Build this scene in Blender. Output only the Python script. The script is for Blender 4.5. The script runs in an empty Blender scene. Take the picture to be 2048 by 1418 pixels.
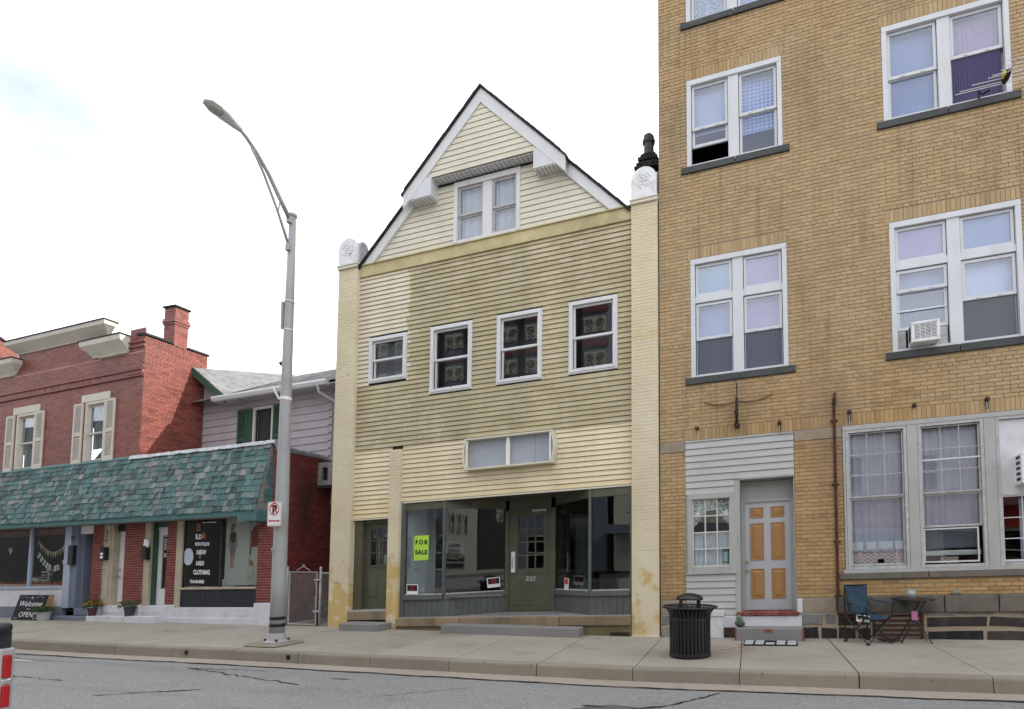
import bpy, bmesh, math, random
from mathutils import Vector, Matrix
rnd = random.Random(11)
scene = bpy.context.scene
COL = scene.collection

# ---------------------------------------------------------------- camera
CAM_Z = 1.65
YAW, TILT = math.radians(16.938), math.radians(3.731)
cd = bpy.data.cameras.new('camera')
cd.sensor_width = 36.0
cd.lens = 1150.0 / 2048.0 * 36.0
cd.shift_x = -(1234.0 - 1024.0) / 2048.0
cd.shift_y = (1040.0 - 709.0) / 2048.0
cd.clip_start = 0.05
cd.clip_end = 3000.0
cam = bpy.data.objects.new('camera', cd)
COL.objects.link(cam)
cam.location = (0, 0, CAM_Z)
cam.rotation_euler = (math.pi / 2 + TILT, 0, YAW)
scene.camera = cam
scene.render.resolution_x, scene.render.resolution_y = 1024, 709

# ---------------------------------------------------------------- sky, sun, exposure
SUN = Vector((2.2, 1.0, 1.82)).normalized()
SUN_EL = math.asin(SUN.z)
SUN_ROT = math.atan2(SUN.x, SUN.y)
world = bpy.data.worlds.new('World')
scene.world = world
world.use_nodes = True
wn, wl = world.node_tree.nodes, world.node_tree.links
wn.clear()
w_out = wn.new('ShaderNodeOutputWorld')
w_bg = wn.new('ShaderNodeBackground')
w_sky = wn.new('ShaderNodeTexSky')
w_sky.sky_type = 'NISHITA'
w_sky.sun_disc = False
w_sky.sun_elevation = SUN_EL
w_sky.sun_rotation = SUN_ROT
w_sky.air_density = 1.0
w_sky.dust_density = 2.0
w_sky.ozone_density = 1.2
# thin bright cloud veil over the whole sky
w_tc = wn.new('ShaderNodeTexCoord')
w_mp = wn.new('ShaderNodeMapping'); w_mp.inputs['Scale'].default_value = (1.0, 1.0, 2.6)
w_ns = wn.new('ShaderNodeTexNoise'); w_ns.inputs['Scale'].default_value = 1.7; w_ns.inputs['Detail'].default_value = 5.0
w_rp = wn.new('ShaderNodeMapRange')
w_rp.inputs['From Min'].default_value = 0.33; w_rp.inputs['From Max'].default_value = 0.62
w_rp.inputs['To Min'].default_value = 0.22; w_rp.inputs['To Max'].default_value = 0.97
w_mx = wn.new('ShaderNodeMix'); w_mx.data_type = 'RGBA'
w_mx.inputs[7].default_value = (9.9, 9.95, 10.1, 1)
wl.new(w_tc.outputs['Generated'], w_mp.inputs['Vector'])
wl.new(w_mp.outputs['Vector'], w_ns.inputs['Vector'])
wl.new(w_ns.outputs['Fac'], w_rp.inputs['Value'])
wl.new(w_rp.outputs['Result'], w_mx.inputs[0])
wl.new(w_sky.outputs['Color'], w_mx.inputs[6])
wl.new(w_mx.outputs[2], w_bg.inputs['Color'])
w_bg.inputs['Strength'].default_value = 0.15
wl.new(w_bg.outputs['Background'], w_out.inputs['Surface'])
sd = bpy.data.lights.new('sun', 'SUN')
sd.energy = 3.4
sd.angle = math.radians(0.6)
sd.color = (1.0, 0.95, 0.87)
sun = bpy.data.objects.new('sun', sd)
COL.objects.link(sun)
sun.rotation_euler = (-SUN).to_track_quat('-Z', 'Y').to_euler()
sun.location = (30, 14, 40)
scene.view_settings.view_transform = 'Standard'
scene.view_settings.look = 'None'
scene.view_settings.gamma = 1.0
scene.view_settings.exposure = 0.78
scene.view_settings.use_curve_mapping = False
scene.render.engine = 'CYCLES'
scene.cycles.max_bounces = 8
scene.cycles.transparent_max_bounces = 16
scene.cycles.transmission_bounces = 6

# ---------------------------------------------------------------- object helpers
BASE = {}
def tag(o, label=None, cat=None, group=None, kind=None):
    if label: o['label'] = label
    if cat: o['category'] = cat
    if group: o['group'] = group
    if kind: o['kind'] = kind
    return o
def thing(name, loc, label, cat, group=None):
    o = bpy.data.objects.new(name, None)
    o.empty_display_size = 0.2
    COL.objects.link(o); o.location = loc
    BASE[o.name] = Vector(loc)
    return tag(o, label, cat, group)
def link_mesh(name, me, parent, base, mat=None):
    o = bpy.data.objects.new(name, me)
    COL.objects.link(o)
    if parent: o.parent = parent
    BASE[o.name] = base
    return o
class M:
    """collects geometry in world coordinates; put() links it as one mesh object"""
    def __init__(s): s.v, s.f = [], []
    def add(s, vs, fs):
        n = len(s.v); s.v += [tuple(a) for a in vs]; s.f += [tuple(i + n for i in f) for f in fs]; return s
    def box(s, x0, x1, y0, y1, z0, z1):
        return s.add([(x0,y0,z0),(x1,y0,z0),(x1,y1,z0),(x0,y1,z0),(x0,y0,z1),(x1,y0,z1),(x1,y1,z1),(x0,y1,z1)],
                     [(0,3,2,1),(4,5,6,7),(0,1,5,4),(1,2,6,5),(2,3,7,6),(3,0,4,7)])
    def brick(s, x0, x1, y0, y1, z0, z1):
        return s.add([(x0,y0,z0),(x1,y0,z0),(x1,y1,z0),(x0,y1,z0),(x0,y0,z1),(x1,y0,z1),(x1,y1,z1),(x0,y1,z1)],
                     [(0,3,2,1),(4,5,6,7),(0,1,5,4),(1,2,6,5),(3,0,4,7)])
    def quad(s, a, b, c, d): return s.add([a,b,c,d], [(0,1,2,3)])
    def xz(s, pts, y0, y1):
        n = len(pts)
        fs = [tuple(range(n)), tuple(range(2*n-1, n-1, -1))]
        for i in range(n):
            j = (i+1) % n; fs.append((j, i, n+i, n+j))
        return s.add([(p[0],y0,p[1]) for p in pts] + [(p[0],y1,p[1]) for p in pts], fs)
    def yz(s, pts, x0, x1):
        n = len(pts)
        fs = [tuple(range(n)), tuple(range(2*n-1, n-1, -1))]
        for i in range(n):
            j = (i+1) % n; fs.append((j, i, n+i, n+j))
        return s.add([(x0,p[0],p[1]) for p in pts] + [(x1,p[0],p[1]) for p in pts], fs)
    def xy(s, pts, z0, z1):
        n = len(pts)
        fs = [tuple(range(n-1,-1,-1)), tuple(range(n, 2*n))]
        for i in range(n):
            j = (i+1) % n; fs.append((i, j, n+j, n+i))
        return s.add([(p[0],p[1],z0) for p in pts] + [(p[0],p[1],z1) for p in pts], fs)
    def tube(s, pts, r, n=8, r1=None):
        pts = [Vector(p) for p in pts]; k = len(pts); vs = []; fs = []
        prev = None
        for i, p in enumerate(pts):
            d = (pts[min(i+1,k-1)] - pts[max(i-1,0)]).normalized()
            if prev is None:
                a = Vector((0,0,1)) if abs(d.z) < .9 else Vector((1,0,0))
                u = d.cross(a).normalized()
            else:
                u = (prev - d * prev.dot(d)).normalized()
            prev = u; w = d.cross(u)
            rr = r if r1 is None else r + (r1 - r) * i / (k-1)
            for j in range(n):
                t = 2*math.pi*j/n; vs.append(p + (u*math.cos(t) + w*math.sin(t))*rr)
        for i in range(k-1):
            for j in range(n):
                q = (j+1) % n; fs.append((i*n+j, i*n+q, (i+1)*n+q, (i+1)*n+j))
        fs.append(tuple(range(n-1,-1,-1))); fs.append(tuple(range((k-1)*n, k*n)))
        return s.add(vs, fs)
    def lathe(s, prof, cx, cy, n=24, cap=True):
        vs = []; fs = []; k = len(prof)
        for r, z in prof:
            for j in range(n):
                t = 2*math.pi*j/n; vs.append((cx + r*math.cos(t), cy + r*math.sin(t), z))
        for i in range(k-1):
            for j in range(n):
                q = (j+1) % n; fs.append((i*n+j, i*n+q, (i+1)*n+q, (i+1)*n+j))
        if cap: fs.append(tuple(range(n-1,-1,-1))); fs.append(tuple(range((k-1)*n, k*n)))
        return s.add(vs, fs)
    def ball(s, c, r, n=8, sz=1.0):
        return s.lathe([(r*math.cos(t)+1e-4, c[2]+r*sz*math.sin(t)) for t in [(-.5+i/6)*math.pi for i in range(7)]], c[0], c[1], n)
    def put(s, name, mat, parent=None, sh=0.0, x0=0.0, smooth=False, bevel=0.0, loc=None, kind=None, label=None, cat=None, group=None, seg=1):
        base = BASE[parent.name] if parent else Vector(loc if loc else (0,0,0))
        me = bpy.data.meshes.new(name)
        me.from_pydata([(v[0]-base.x, v[1]-base.y, v[2] + sh*(v[0]-x0) - base.z) for v in s.v], [], s.f)
        me.materials.append(mat)
        bm = bmesh.new(); bm.from_mesh(me); bmesh.ops.recalc_face_normals(bm, faces=bm.faces); bm.to_mesh(me); bm.free()
        if smooth:
            for p in me.polygons: p.use_smooth = True
        o = link_mesh(name, me, parent, base)
        if not parent: o.location = base
        if bevel:
            b = o.modifiers.new('bevel', 'BEVEL'); b.width = bevel; b.segments = seg; b.limit_method = 'ANGLE'; b.angle_limit = math.radians(40)
        return tag(o, label, cat, group, kind)
def inst(name, me, parent, world_loc):
    o = bpy.data.objects.new(name, me); COL.objects.link(o)
    o.parent = parent; o.location = Vector(world_loc) - BASE[parent.name]
    BASE[o.name] = BASE[parent.name]
    return o
def text_mesh(body, size, align='CENTER', extrude=0.0, shear=0.0, spacing=1.0, bold=0.0):
    cu = bpy.data.curves.new('t', 'FONT'); cu.body = body; cu.size = size; cu.align_x = align; cu.extrude = extrude
    cu.shear = shear; cu.space_character = spacing; cu.offset = bold; cu.resolution_u = 3
    ob = bpy.data.objects.new('t', cu); COL.objects.link(ob)
    dg = bpy.context.evaluated_depsgraph_get(); dg.update()
    me = bpy.data.meshes.new_from_object(ob.evaluated_get(dg))
    bpy.data.objects.remove(ob)
    return me
def text_part(name, body, size, mat, parent, origin, xa=(1,0,0), ya=(0,0,1), sx=1.0, **kw):
    me = text_mesh(body, size, **kw); me.name = name
    xa, ya = Vector(xa).normalized(), Vector(ya).normalized(); za = xa.cross(ya)
    base = BASE[parent.name]; o0 = Vector(origin) - base
    for v in me.vertices: v.co = o0 + xa*v.co.x*sx + ya*v.co.y + za*v.co.z
    me.materials.clear(); me.materials.append(mat)
    return link_mesh(name, me, parent, base)
def lerp(a, b, t): return a + (b-a)*t
def interp(x, xs, ys):
    if x <= xs[0]: return ys[0]
    for i in range(len(xs)-1):
        if x <= xs[i+1]: return lerp(ys[i], ys[i+1], (x-xs[i])/(xs[i+1]-xs[i]))
    return ys[-1]
def wz(x):  # pavement level along the house fronts: the street climbs gently to the right
    return interp(x, [-70,-30,-18.3,-11.9,-10.2,-2.4,3.55,12,60], [-.45,-.18,-.043,.025,.06,.143,.32,.52,.9])
def pave(x, y): return wz(x) - .02*(10.9-y)

# ---------------------------------------------------------------- materials
MATS = {}
def nodes(name):
    m = bpy.data.materials.new(name); m.use_nodes = True
    nt = m.node_tree; b = nt.nodes['Principled BSDF']
    return m, nt, b
def N(nt, t, **kw):
    n = nt.nodes.new(t)
    for k, v in kw.items():
        if k in n.inputs: n.inputs[k].default_value = v
        else: setattr(n, k, v)
    return n
def mixc(nt, fac, a, b, mode='MIX'):
    n = nt.nodes.new('ShaderNodeMix'); n.data_type = 'RGBA'; n.blend_type = mode
    for i, x in ((0, fac), (6, a), (7, b)):
        if isinstance(x, (int, float)): n.inputs[i].default_value = x
        elif isinstance(x, tuple): n.inputs[i].default_value = (*x, 1) if len(x) == 3 else x
        else: nt.links.new(x, n.inputs[i])
    return n.outputs[2]
def noise(nt, scale, detail=4, vec=None, rough=.55, sxyz=None):
    if vec is None:
        vec = nt.nodes.new('ShaderNodeNewGeometry').outputs['Position']
    if sxyz:
        mp = nt.nodes.new('ShaderNodeMapping'); mp.inputs['Scale'].default_value = sxyz
        nt.links.new(vec, mp.inputs['Vector']); vec = mp.outputs['Vector']
    n = N(nt, 'ShaderNodeTexNoise'); n.inputs['Scale'].default_value = scale; n.inputs['Detail'].default_value = detail
    n.inputs['Roughness'].default_value = rough
    nt.links.new(vec, n.inputs['Vector']); return n.outputs['Fac']
def rng(nt, v, a, b, c=0.0, d=1.0):
    n = nt.nodes.new('ShaderNodeMapRange'); n.inputs['From Min'].default_value = a; n.inputs['From Max'].default_value = b
    n.inputs['To Min'].default_value = c; n.inputs['To Max'].default_value = d
    nt.links.new(v, n.inputs['Value']); return n.outputs['Result']
def math_(nt, op, a, b=None):
    n = nt.nodes.new('ShaderNodeMath'); n.operation = op
    for i, x in ((0, a), (1, b)):
        if x is None: continue
        if isinstance(x, (int, float)): n.inputs[i].default_value = x
        else: nt.links.new(x, n.inputs[i])
    return n.outputs[0]
def bump(nt, b, h, strength=.3, dist=.01):
    n = nt.nodes.new('ShaderNodeBump'); n.inputs['Strength'].default_value = strength; n.inputs['Distance'].default_value = dist
    nt.links.new(h, n.inputs['Height']); nt.links.new(n.outputs['Normal'], b.inputs['Normal'])
def rand1(nt):
    oi = nt.nodes.new('ShaderNodeObjectInfo').outputs['Random']
    ge = nt.nodes.new('ShaderNodeNewGeometry').outputs['Random Per Island']
    return math_(nt, 'FRACT', math_(nt, 'ADD', oi, ge))
def sc(c, k): return tuple(min(1, x*k) for x in c)
def paint(name, col, rough=.55, var=.10, scale=2.5, fine=60, dirt=None, dirtamt=.5, bumpk=.08, spec=.35, rv=.0, streak=False, metal=0.0):
    m, nt, b = nodes(name)
    n1 = noise(nt, scale, 5)
    c = mixc(nt, rng(nt, n1, .3, .7), sc(col, 1-var), sc(col, 1+var*.7))
    if dirt:
        n2 = noise(nt, scale*1.7, 6, sxyz=(1,1,.18) if streak else None)
        c = mixc(nt, rng(nt, n2, .52, .75, 0, dirtamt), c, dirt)
    if rv:
        c = mixc(nt, 1.0, c, rng_col(nt, rand1(nt), 1-rv, 1+rv), 'MULTIPLY')
    nt.links.new(c, b.inputs['Base Color'])
    b.inputs['Roughness'].default_value = rough; b.inputs['Specular IOR Level'].default_value = spec; b.inputs['Metallic'].default_value = metal
    if bumpk: bump(nt, b, noise(nt, fine, 4), bumpk, .004)
    MATS[name] = m; return m
def rng_col(nt, v, lo, hi):
    r = rng(nt, v, 0, 1, lo, hi)
    n = nt.nodes.new('ShaderNodeCombineColor')
    for i in range(3): nt.links.new(r, n.inputs[i])
    return n.outputs[0]
def ramp(nt, v, stops):
    n = nt.nodes.new('ShaderNodeValToRGB'); cr = n.color_ramp
    cr.elements[0].position = stops[0][0]; cr.elements[0].color = (*stops[0][1], 1)
    cr.elements[1].position = stops[-1][0]; cr.elements[1].color = (*stops[-1][1], 1)
    for p, c in stops[1:-1]:
        e = cr.elements.new(p); e.color = (*c, 1)
    nt.links.new(v, n.inputs['Fac']); return n.outputs['Color']
def brickmat(name, cols, rough=.85, soot=None, sootamt=.5, sscale=.6, bumpk=.35, spec=.2):
    m, nt, b = nodes(name)
    k = len(cols)
    c = ramp(nt, rand1(nt), [(i/(k-1), cols[i]) for i in range(k)])
    n1 = noise(nt, 18, 4)
    c = mixc(nt, 1.0, c, rng_col(nt, n1, .78, 1.22), 'MULTIPLY')
    if soot:
        n2 = noise(nt, sscale, 6, sxyz=(1,1,.45))
        c = mixc(nt, rng(nt, n2, .48, .72, 0, sootamt), c, soot)
    nt.links.new(c, b.inputs['Base Color'])
    b.inputs['Roughness'].default_value = rough; b.inputs['Specular IOR Level'].default_value = spec
    bump(nt, b, noise(nt, 70, 5), bumpk, .006)
    MATS[name] = m; return m
def glass(name, tint=(.93,.96,.97), ior=1.5, boost=1.0, rough=0.0, warp=.0):
    m = bpy.data.materials.new(name); m.use_nodes = True; nt = m.node_tree; nt.nodes.clear()
    out = N(nt, 'ShaderNodeOutputMaterial'); mx = N(nt, 'ShaderNodeMixShader')
    tr = N(nt, 'ShaderNodeBsdfTransparent'); tr.inputs['Color'].default_value = (*tint, 1)
    gl = N(nt, 'ShaderNodeBsdfGlossy'); gl.inputs['Roughness'].default_value = rough; gl.inputs['Color'].default_value = (.95,.97,1,1)
    fr = N(nt, 'ShaderNodeFresnel')
    nt.links.new(rng(nt, nt.nodes.new('ShaderNodeNewGeometry').outputs['Backfacing'], 0, 1, ior, 1/ior), fr.inputs['IOR'])   # same reflectance on both faces of the thin pane
    f = math_(nt, 'MULTIPLY', fr.outputs[0], boost); f = math_(nt, 'MINIMUM', f, 1.0)
    if warp:
        bp = N(nt, 'ShaderNodeBump'); bp.inputs['Strength'].default_value = warp; bp.inputs['Distance'].default_value = .02
        nt.links.new(noise(nt, 2.2, 1), bp.inputs['Height']); nt.links.new(bp.outputs[0], gl.inputs['Normal'])
    nt.links.new(f, mx.inputs[0]); nt.links.new(tr.outputs[0], mx.inputs[1]); nt.links.new(gl.outputs[0], mx.inputs[2])
    nt.links.new(mx.outputs[0], out.inputs[0]); MATS[name] = m; return m
def xyz(nt):
    s = nt.nodes.new('ShaderNodeSeparateXYZ')
    nt.links.new(nt.nodes.new('ShaderNodeNewGeometry').outputs['Position'], s.inputs[0])
    return s.outputs[0], s.outputs[1], s.outputs[2]
def step_(nt, v, edge, soft): return rng(nt, v, edge-soft, edge+soft)
def siding_yellow():
    m, nt, b = nodes('siding_yellow')
    x, y, z = xyz(nt)
    zp = math_(nt, 'SUBTRACT', z, math_(nt, 'MULTIPLY', x, .039))
    bd = math_(nt, 'FLOOR', math_(nt, 'DIVIDE', math_(nt, 'SUBTRACT', zp, 3.225), .107))   # board number
    cv = nt.nodes.new('ShaderNodeCombineXYZ'); nt.links.new(x, cv.inputs[0]); nt.links.new(math_(nt, 'MULTIPLY', bd, .37), cv.inputs[1])
    bv = cv.outputs[0]
    nb = noise(nt, 1.6, 3, vec=bv)           # ragged along the boards
    nj = math_(nt, 'MULTIPLY', math_(nt, 'SUBTRACT', nb, .5), .55)
    xx = math_(nt, 'ADD', x, nj); zz = math_(nt, 'ADD', zp, math_(nt, 'MULTIPLY', nj, .22))
    right = step_(nt, xx, -8.33, .03); above = step_(nt, zz, 4.46, .02); low = math_(nt, 'SUBTRACT', 1.0, step_(nt, zz, 6.02, .02))
    under = math_(nt, 'SUBTRACT', 1.0, step_(nt, zz, 8.62, .02))
    right = math_(nt, 'MAXIMUM', right, low)
    mask = math_(nt, 'MULTIPLY', right, above)
    mask = math_(nt, 'MULTIPLY', mask, math_(nt, 'SUBTRACT', 1.0, step_(nt, zp, 8.96, .01)))
    worn = rng(nt, noise(nt, 1.5, 5, vec=bv, rough=.65), .50, .56)
    worn = math_(nt, 'MULTIPLY', worn, rng(nt, noise(nt, .55, 2), .42, .62, .15, .8))
    mask = math_(nt, 'MULTIPLY', mask, math_(nt, 'SUBTRACT', 1.0, math_(nt, 'MULTIPLY', worn, .34)))
    cl = mixc(nt, rng(nt, noise(nt, 1.2, 4, vec=bv), .3, .7), (.60,.535,.41), (.655,.59,.465))
    cl = mixc(nt, math_(nt, 'SUBTRACT', 1.0, step_(nt, zz, 4.5, .1)), cl, mixc(nt, rng(nt, noise(nt, 1.2, 4, vec=bv), .3, .7), (.66,.565,.37), (.73,.645,.45)))
    cl = mixc(nt, rng(nt, zp, 3.42, 3.24, 0, .5), cl, (.66,.52,.27))
    st = mixc(nt, rng(nt, noise(nt, 1.1, 4, vec=bv), .3, .7), (.37,.32,.19), (.46,.405,.26))
    c = mixc(nt, mask, cl, st)
    # upright light/dark drip bands
    d = rng(nt, noise(nt, 1.0, 4, sxyz=(1.6,1,.10)), .3, .7, .86, 1.07)
    c = mixc(nt, 1.0, c, rng_col2(nt, d), 'MULTIPLY')
    c = mixc(nt, rng(nt, noise(nt, 9, 6, sxyz=(.5,1,3)), .62, .8, 0, .3), c, (.28,.23,.13))
    nt.links.new(c, b.inputs['Base Color']); b.inputs['Roughness'].default_value = .6; b.inputs['Specular IOR Level'].default_value = .25
    bump(nt, b, noise(nt, 40, 4, sxyz=(.2,1,1)), .12, .004)
    MATS['siding_yellow'] = m
def rng_col2(nt, v):
    n = nt.nodes.new('ShaderNodeCombineColor')
    for i in range(3): nt.links.new(v, n.inputs[i])
    return n.outputs[0]
def pier_yellow():
    m, nt, b = nodes('pier_yellow')
    x, y, z = xyz(nt)
    zp = math_(nt, 'SUBTRACT', z, math_(nt, 'MULTIPLY', x, .039))
    c = mixc(nt, rng(nt, noise(nt, 1.3, 5), .3, .7), (.57,.50,.345), (.65,.58,.42))
    n1 = noise(nt, 3.2, 6)
    hgt = rng(nt, zp, 2.6, 1.0)
    hgt = math_(nt, 'ADD', hgt, -.35)
    hgt = math_(nt, 'SUBTRACT', hgt, math_(nt, 'MULTIPLY', step_(nt, x, -6.0, .5), .38))
    oc = rng(nt, math_(nt, 'ADD', n1, math_(nt, 'MULTIPLY', hgt, .33)), .56, .68, 0, .75)
    c = mixc(nt, oc, c, (.50,.33,.085))
    sp = rng(nt, noise(nt, 1.1, 6), .62, .70, 0, .6)
    c = mixc(nt, sp, c, (.55,.40,.13))
    c = mixc(nt, rng(nt, noise(nt, 5, 8, rough=.7), .64, .74, 0, .55), c, (.30,.24,.14))
    nt.links.new(c, b.inputs['Base Color']); b.inputs['Roughness'].default_value = .75; b.inputs['Specular IOR Level'].default_value = .2
    bump(nt, b, noise(nt, 26, 6), .35, .01)
    MATS['pier_yellow'] = m
def tan_brick():
    m, nt, b = nodes('tan_brick')
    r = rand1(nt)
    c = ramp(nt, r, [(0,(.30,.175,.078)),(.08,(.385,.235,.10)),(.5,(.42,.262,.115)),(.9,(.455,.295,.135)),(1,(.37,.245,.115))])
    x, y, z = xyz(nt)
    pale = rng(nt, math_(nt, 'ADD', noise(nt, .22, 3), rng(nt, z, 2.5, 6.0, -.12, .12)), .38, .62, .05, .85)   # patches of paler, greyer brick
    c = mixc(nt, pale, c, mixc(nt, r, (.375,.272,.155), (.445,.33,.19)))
    c = mixc(nt, 1.0, c, rng_col(nt, noise(nt, 25, 4), .80, 1.18), 'MULTIPLY')
    c = mixc(nt, rng(nt, noise(nt, .8, 6, sxyz=(1.4,1,.5)), .50, .72, 0, .5), c, (.22,.165,.10))
    stk = math_(nt, 'MULTIPLY', rng(nt, noise(nt, 1.0, 5, sxyz=(7,1,.22), rough=.65), .50, .68), rng(nt, noise(nt, .55, 2), .42, .60))
    c = mixc(nt, math_(nt, 'MULTIPLY', stk, .5), c, (.14,.105,.07))
    nt.links.new(c, b.inputs['Base Color']); b.inputs['Roughness'].default_value = .85; b.inputs['Specular IOR Level'].default_value = .2
    bump(nt, b, noise(nt, 80, 5), .35, .006)
    MATS['tan_brick'] = m
def asphalt():
    m, nt, b = nodes('asphalt')
    big = noise(nt, .35, 5); sp = noise(nt, 90, 3, rough=.7); sp2 = noise(nt, 260, 2)
    c = mixc(nt, rng(nt, big, .3, .7), (.30,.293,.285), (.365,.356,.345))
    c = mixc(nt, rng(nt, sp, .36, .60), sc3((.10,.10,.102)), c)
    c = mixc(nt, rng(nt, noise(nt, 34, 2, rough=.8), .58, .66, 0, .6), c, (.52,.51,.49))
    c = mixc(nt, rng(nt, noise(nt, 30, 2, rough=.8), .40, .33, 0, .5), c, (.13,.13,.13))
    c = mixc(nt, rng(nt, noise(nt, 1.7, 7, rough=.7), .56, .72, 0, .45), c, (.15,.145,.138))
    c = mixc(nt, rng(nt, sp2, .60, .74, 0, .7), c, (.38,.38,.37))
    c = mixc(nt, rng(nt, noise(nt, 1.0, 6, sxyz=(.25,1.6,1)), .55, .75, 0, .35), c, (.10,.10,.104))
    nt.links.new(c, b.inputs['Base Color']); b.inputs['Roughness'].default_value = .85; b.inputs['Specular IOR Level'].default_value = .25
    bump(nt, b, sp, .9, .006); MATS['asphalt'] = m
def sc3(c): return c
def concrete(name, a, bcol, stain=(.20,.15,.10), amt=.35, fine=45, grain=.25, spot=None):
    m, nt, b = nodes(name)
    c = mixc(nt, rng(nt, noise(nt, .8, 6), .3, .7), a, bcol)
    c = mixc(nt, rng(nt, noise(nt, 1.4, 6, sxyz=(.7,1,1)), .54, .74, 0, amt), c, stain)
    g = noise(nt, 160, 3, rough=.7)
    c = mixc(nt, rng(nt, g, .30, .62), sc(a, 1-grain*1.6), c)
    c = mixc(nt, rng(nt, noise(nt, 14, 5), .66, .72, 0, .55), c, (.09,.085,.075))
    c = mixc(nt, rng(nt, noise(nt, 3.1, 7, rough=.7), .55, .70, 0, .30), c, (.16,.135,.105))
    if spot:
        x, y, z = xyz(nt)
        dx = math_(nt, 'SUBTRACT', x, spot[0]); dy = math_(nt, 'MULTIPLY', math_(nt, 'SUBTRACT', y, spot[1]), 1.2)
        dd = math_(nt, 'SQRT', math_(nt, 'ADD', math_(nt, 'MULTIPLY', dx, dx), math_(nt, 'MULTIPLY', dy, dy)))
        k = math_(nt, 'MULTIPLY', rng(nt, dd, .75, .15), rng(nt, noise(nt, 9, 5), .42, .62))
        c = mixc(nt, math_(nt, 'MULTIPLY', k, .6), c, (.20,.085,.045))
    c = mixc(nt, 1.0, c, rng_col(nt, nt.nodes.new('ShaderNodeObjectInfo').outputs['Random'], .93, 1.06), 'MULTIPLY')
    nt.links.new(c, b.inputs['Base Color']); b.inputs['Roughness'].default_value = .9; b.inputs['Specular IOR Level'].default_value = .2
    bump(nt, b, g, .35, .004); MATS[name] = m
def wood_shingle():
    m, nt, b = nodes('wood_shingle')
    r = rand1(nt)
    c = ramp(nt, r, [(0,(.066,.140,.138)),(.3,(.084,.172,.170)),(.55,(.108,.205,.20)),(.8,(.074,.15,.152)),(1,(.125,.225,.22))])
    g = noise(nt, 1.0, 5, sxyz=(55,5,4), rough=.65)      # grain down the shingle
    wear = noise(nt, 3.0, 5)
    r2 = math_(nt, 'FRACT', math_(nt, 'MULTIPLY', r, 7.31)); r3 = math_(nt, 'FRACT', math_(nt, 'MULTIPLY', r, 23.7))
    w = math_(nt, 'ADD', math_(nt, 'MULTIPLY', g, .75), math_(nt, 'MULTIPLY', wear, .35))
    w = math_(nt, 'ADD', w, math_(nt, 'MULTIPLY', r2, .12))
    w = rng(nt, w, .56, .70)
    bare = mixc(nt, rng(nt, math_(nt, 'ADD', r3, math_(nt, 'MULTIPLY', g, .5)), .5, 1.15), (.045,.04,.038), (.36,.32,.30))
    c = mixc(nt, math_(nt, 'MULTIPLY', w, .85), c, bare)
    nt.links.new(c, b.inputs['Base Color']); b.inputs['Roughness'].default_value = .85; b.inputs['Specular IOR Level'].default_value = .2
    bump(nt, b, g, .6, .006); MATS['wood_shingle'] = m
def asphalt_shingle(name, a, c2):
    m, nt, b = nodes(name)
    c = mixc(nt, rng(nt, noise(nt, 1.0, 4, sxyz=(2.5,9,9)), .35, .65), a, c2)
    c = mixc(nt, 1.0, c, rng_col(nt, rand1(nt), .8, 1.15), 'MULTIPLY')
    nt.links.new(c, b.inputs['Base Color']); b.inputs['Roughness'].default_value = .95
    bump(nt, b, noise(nt, 120, 3), .5, .006); MATS[name] = m
def gingham():
    m, nt, b = nodes('gingham_cloth')
    x, y, z = xyz(nt)
    a = math_(nt, 'GREATER_THAN', math_(nt, 'FRACT', math_(nt, 'MULTIPLY', x, 13.0)), .5)
    d = math_(nt, 'GREATER_THAN', math_(nt, 'FRACT', math_(nt, 'MULTIPLY', z, 13.0)), .5)
    c = mixc(nt, math_(nt, 'MULTIPLY', math_(nt, 'ADD', a, d), .5), (.26,.30,.48), (.75,.78,.85))
    nt.links.new(c, b.inputs['Base Color']); b.inputs['Roughness'].default_value = .9; MATS['gingham_cloth'] = m
def chevron():
    m, nt, b = nodes('chevron_cloth')
    x, y, z = xyz(nt)
    zg = math_(nt, 'ABSOLUTE', math_(nt, 'SUBTRACT', math_(nt, 'FRACT', math_(nt, 'MULTIPLY', x, 9.0)), .5))
    s = math_(nt, 'FRACT', math_(nt, 'ADD', math_(nt, 'MULTIPLY', z, 16.0), math_(nt, 'MULTIPLY', zg, 1.6)))
    c = mixc(nt, math_(nt, 'GREATER_THAN', s, .5), (.48,.30,.30), (.62,.55,.52))
    nt.links.new(c, b.inputs['Base Color']); b.inputs['Roughness'].default_value = .9; MATS['chevron_cloth'] = m
def moire(name, a, c2):
    m, nt, b = nodes(name)
    w = nt.nodes.new('ShaderNodeTexWave'); w.inputs['Scale'].default_value = 7.0; w.inputs['Distortion'].default_value = 9.0; w.inputs['Detail'].default_value = 1.0; w.inputs['Detail Scale'].default_value = .6
    nt.links.new(nt.nodes.new('ShaderNodeNewGeometry').outputs['Position'], w.inputs['Vector'])
    nt.links.new(mixc(nt, w.outputs['Fac'], a, c2), b.inputs['Base Color']); b.inputs['Roughness'].default_value = .9; MATS[name] = m
def lace():
    m, nt, b = nodes('lace_cloth')
    n = noise(nt, 60, 2)
    nt.links.new(mixc(nt, rng(nt, n, .45, .52), (.06,.07,.07), (.62,.65,.64)), b.inputs['Base Color']); b.inputs['Roughness'].default_value = .9; MATS['lace_cloth'] = m
def tiles():
    m, nt, b = nodes('mosaic')
    v = nt.nodes.new('ShaderNodeTexVoronoi'); v.inputs['Scale'].default_value = 38
    nt.links.new(nt.nodes.new('ShaderNodeNewGeometry').outputs['Position'], v.inputs['Vector'])
    c = mixc(nt, rng(nt, v.outputs['Distance'], .3, .55), (.36,.36,.37), (.20,.19,.18))
    nt.links.new(c, b.inputs['Base Color']); b.inputs['Roughness'].default_value = .6; MATS['mosaic'] = m
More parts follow.
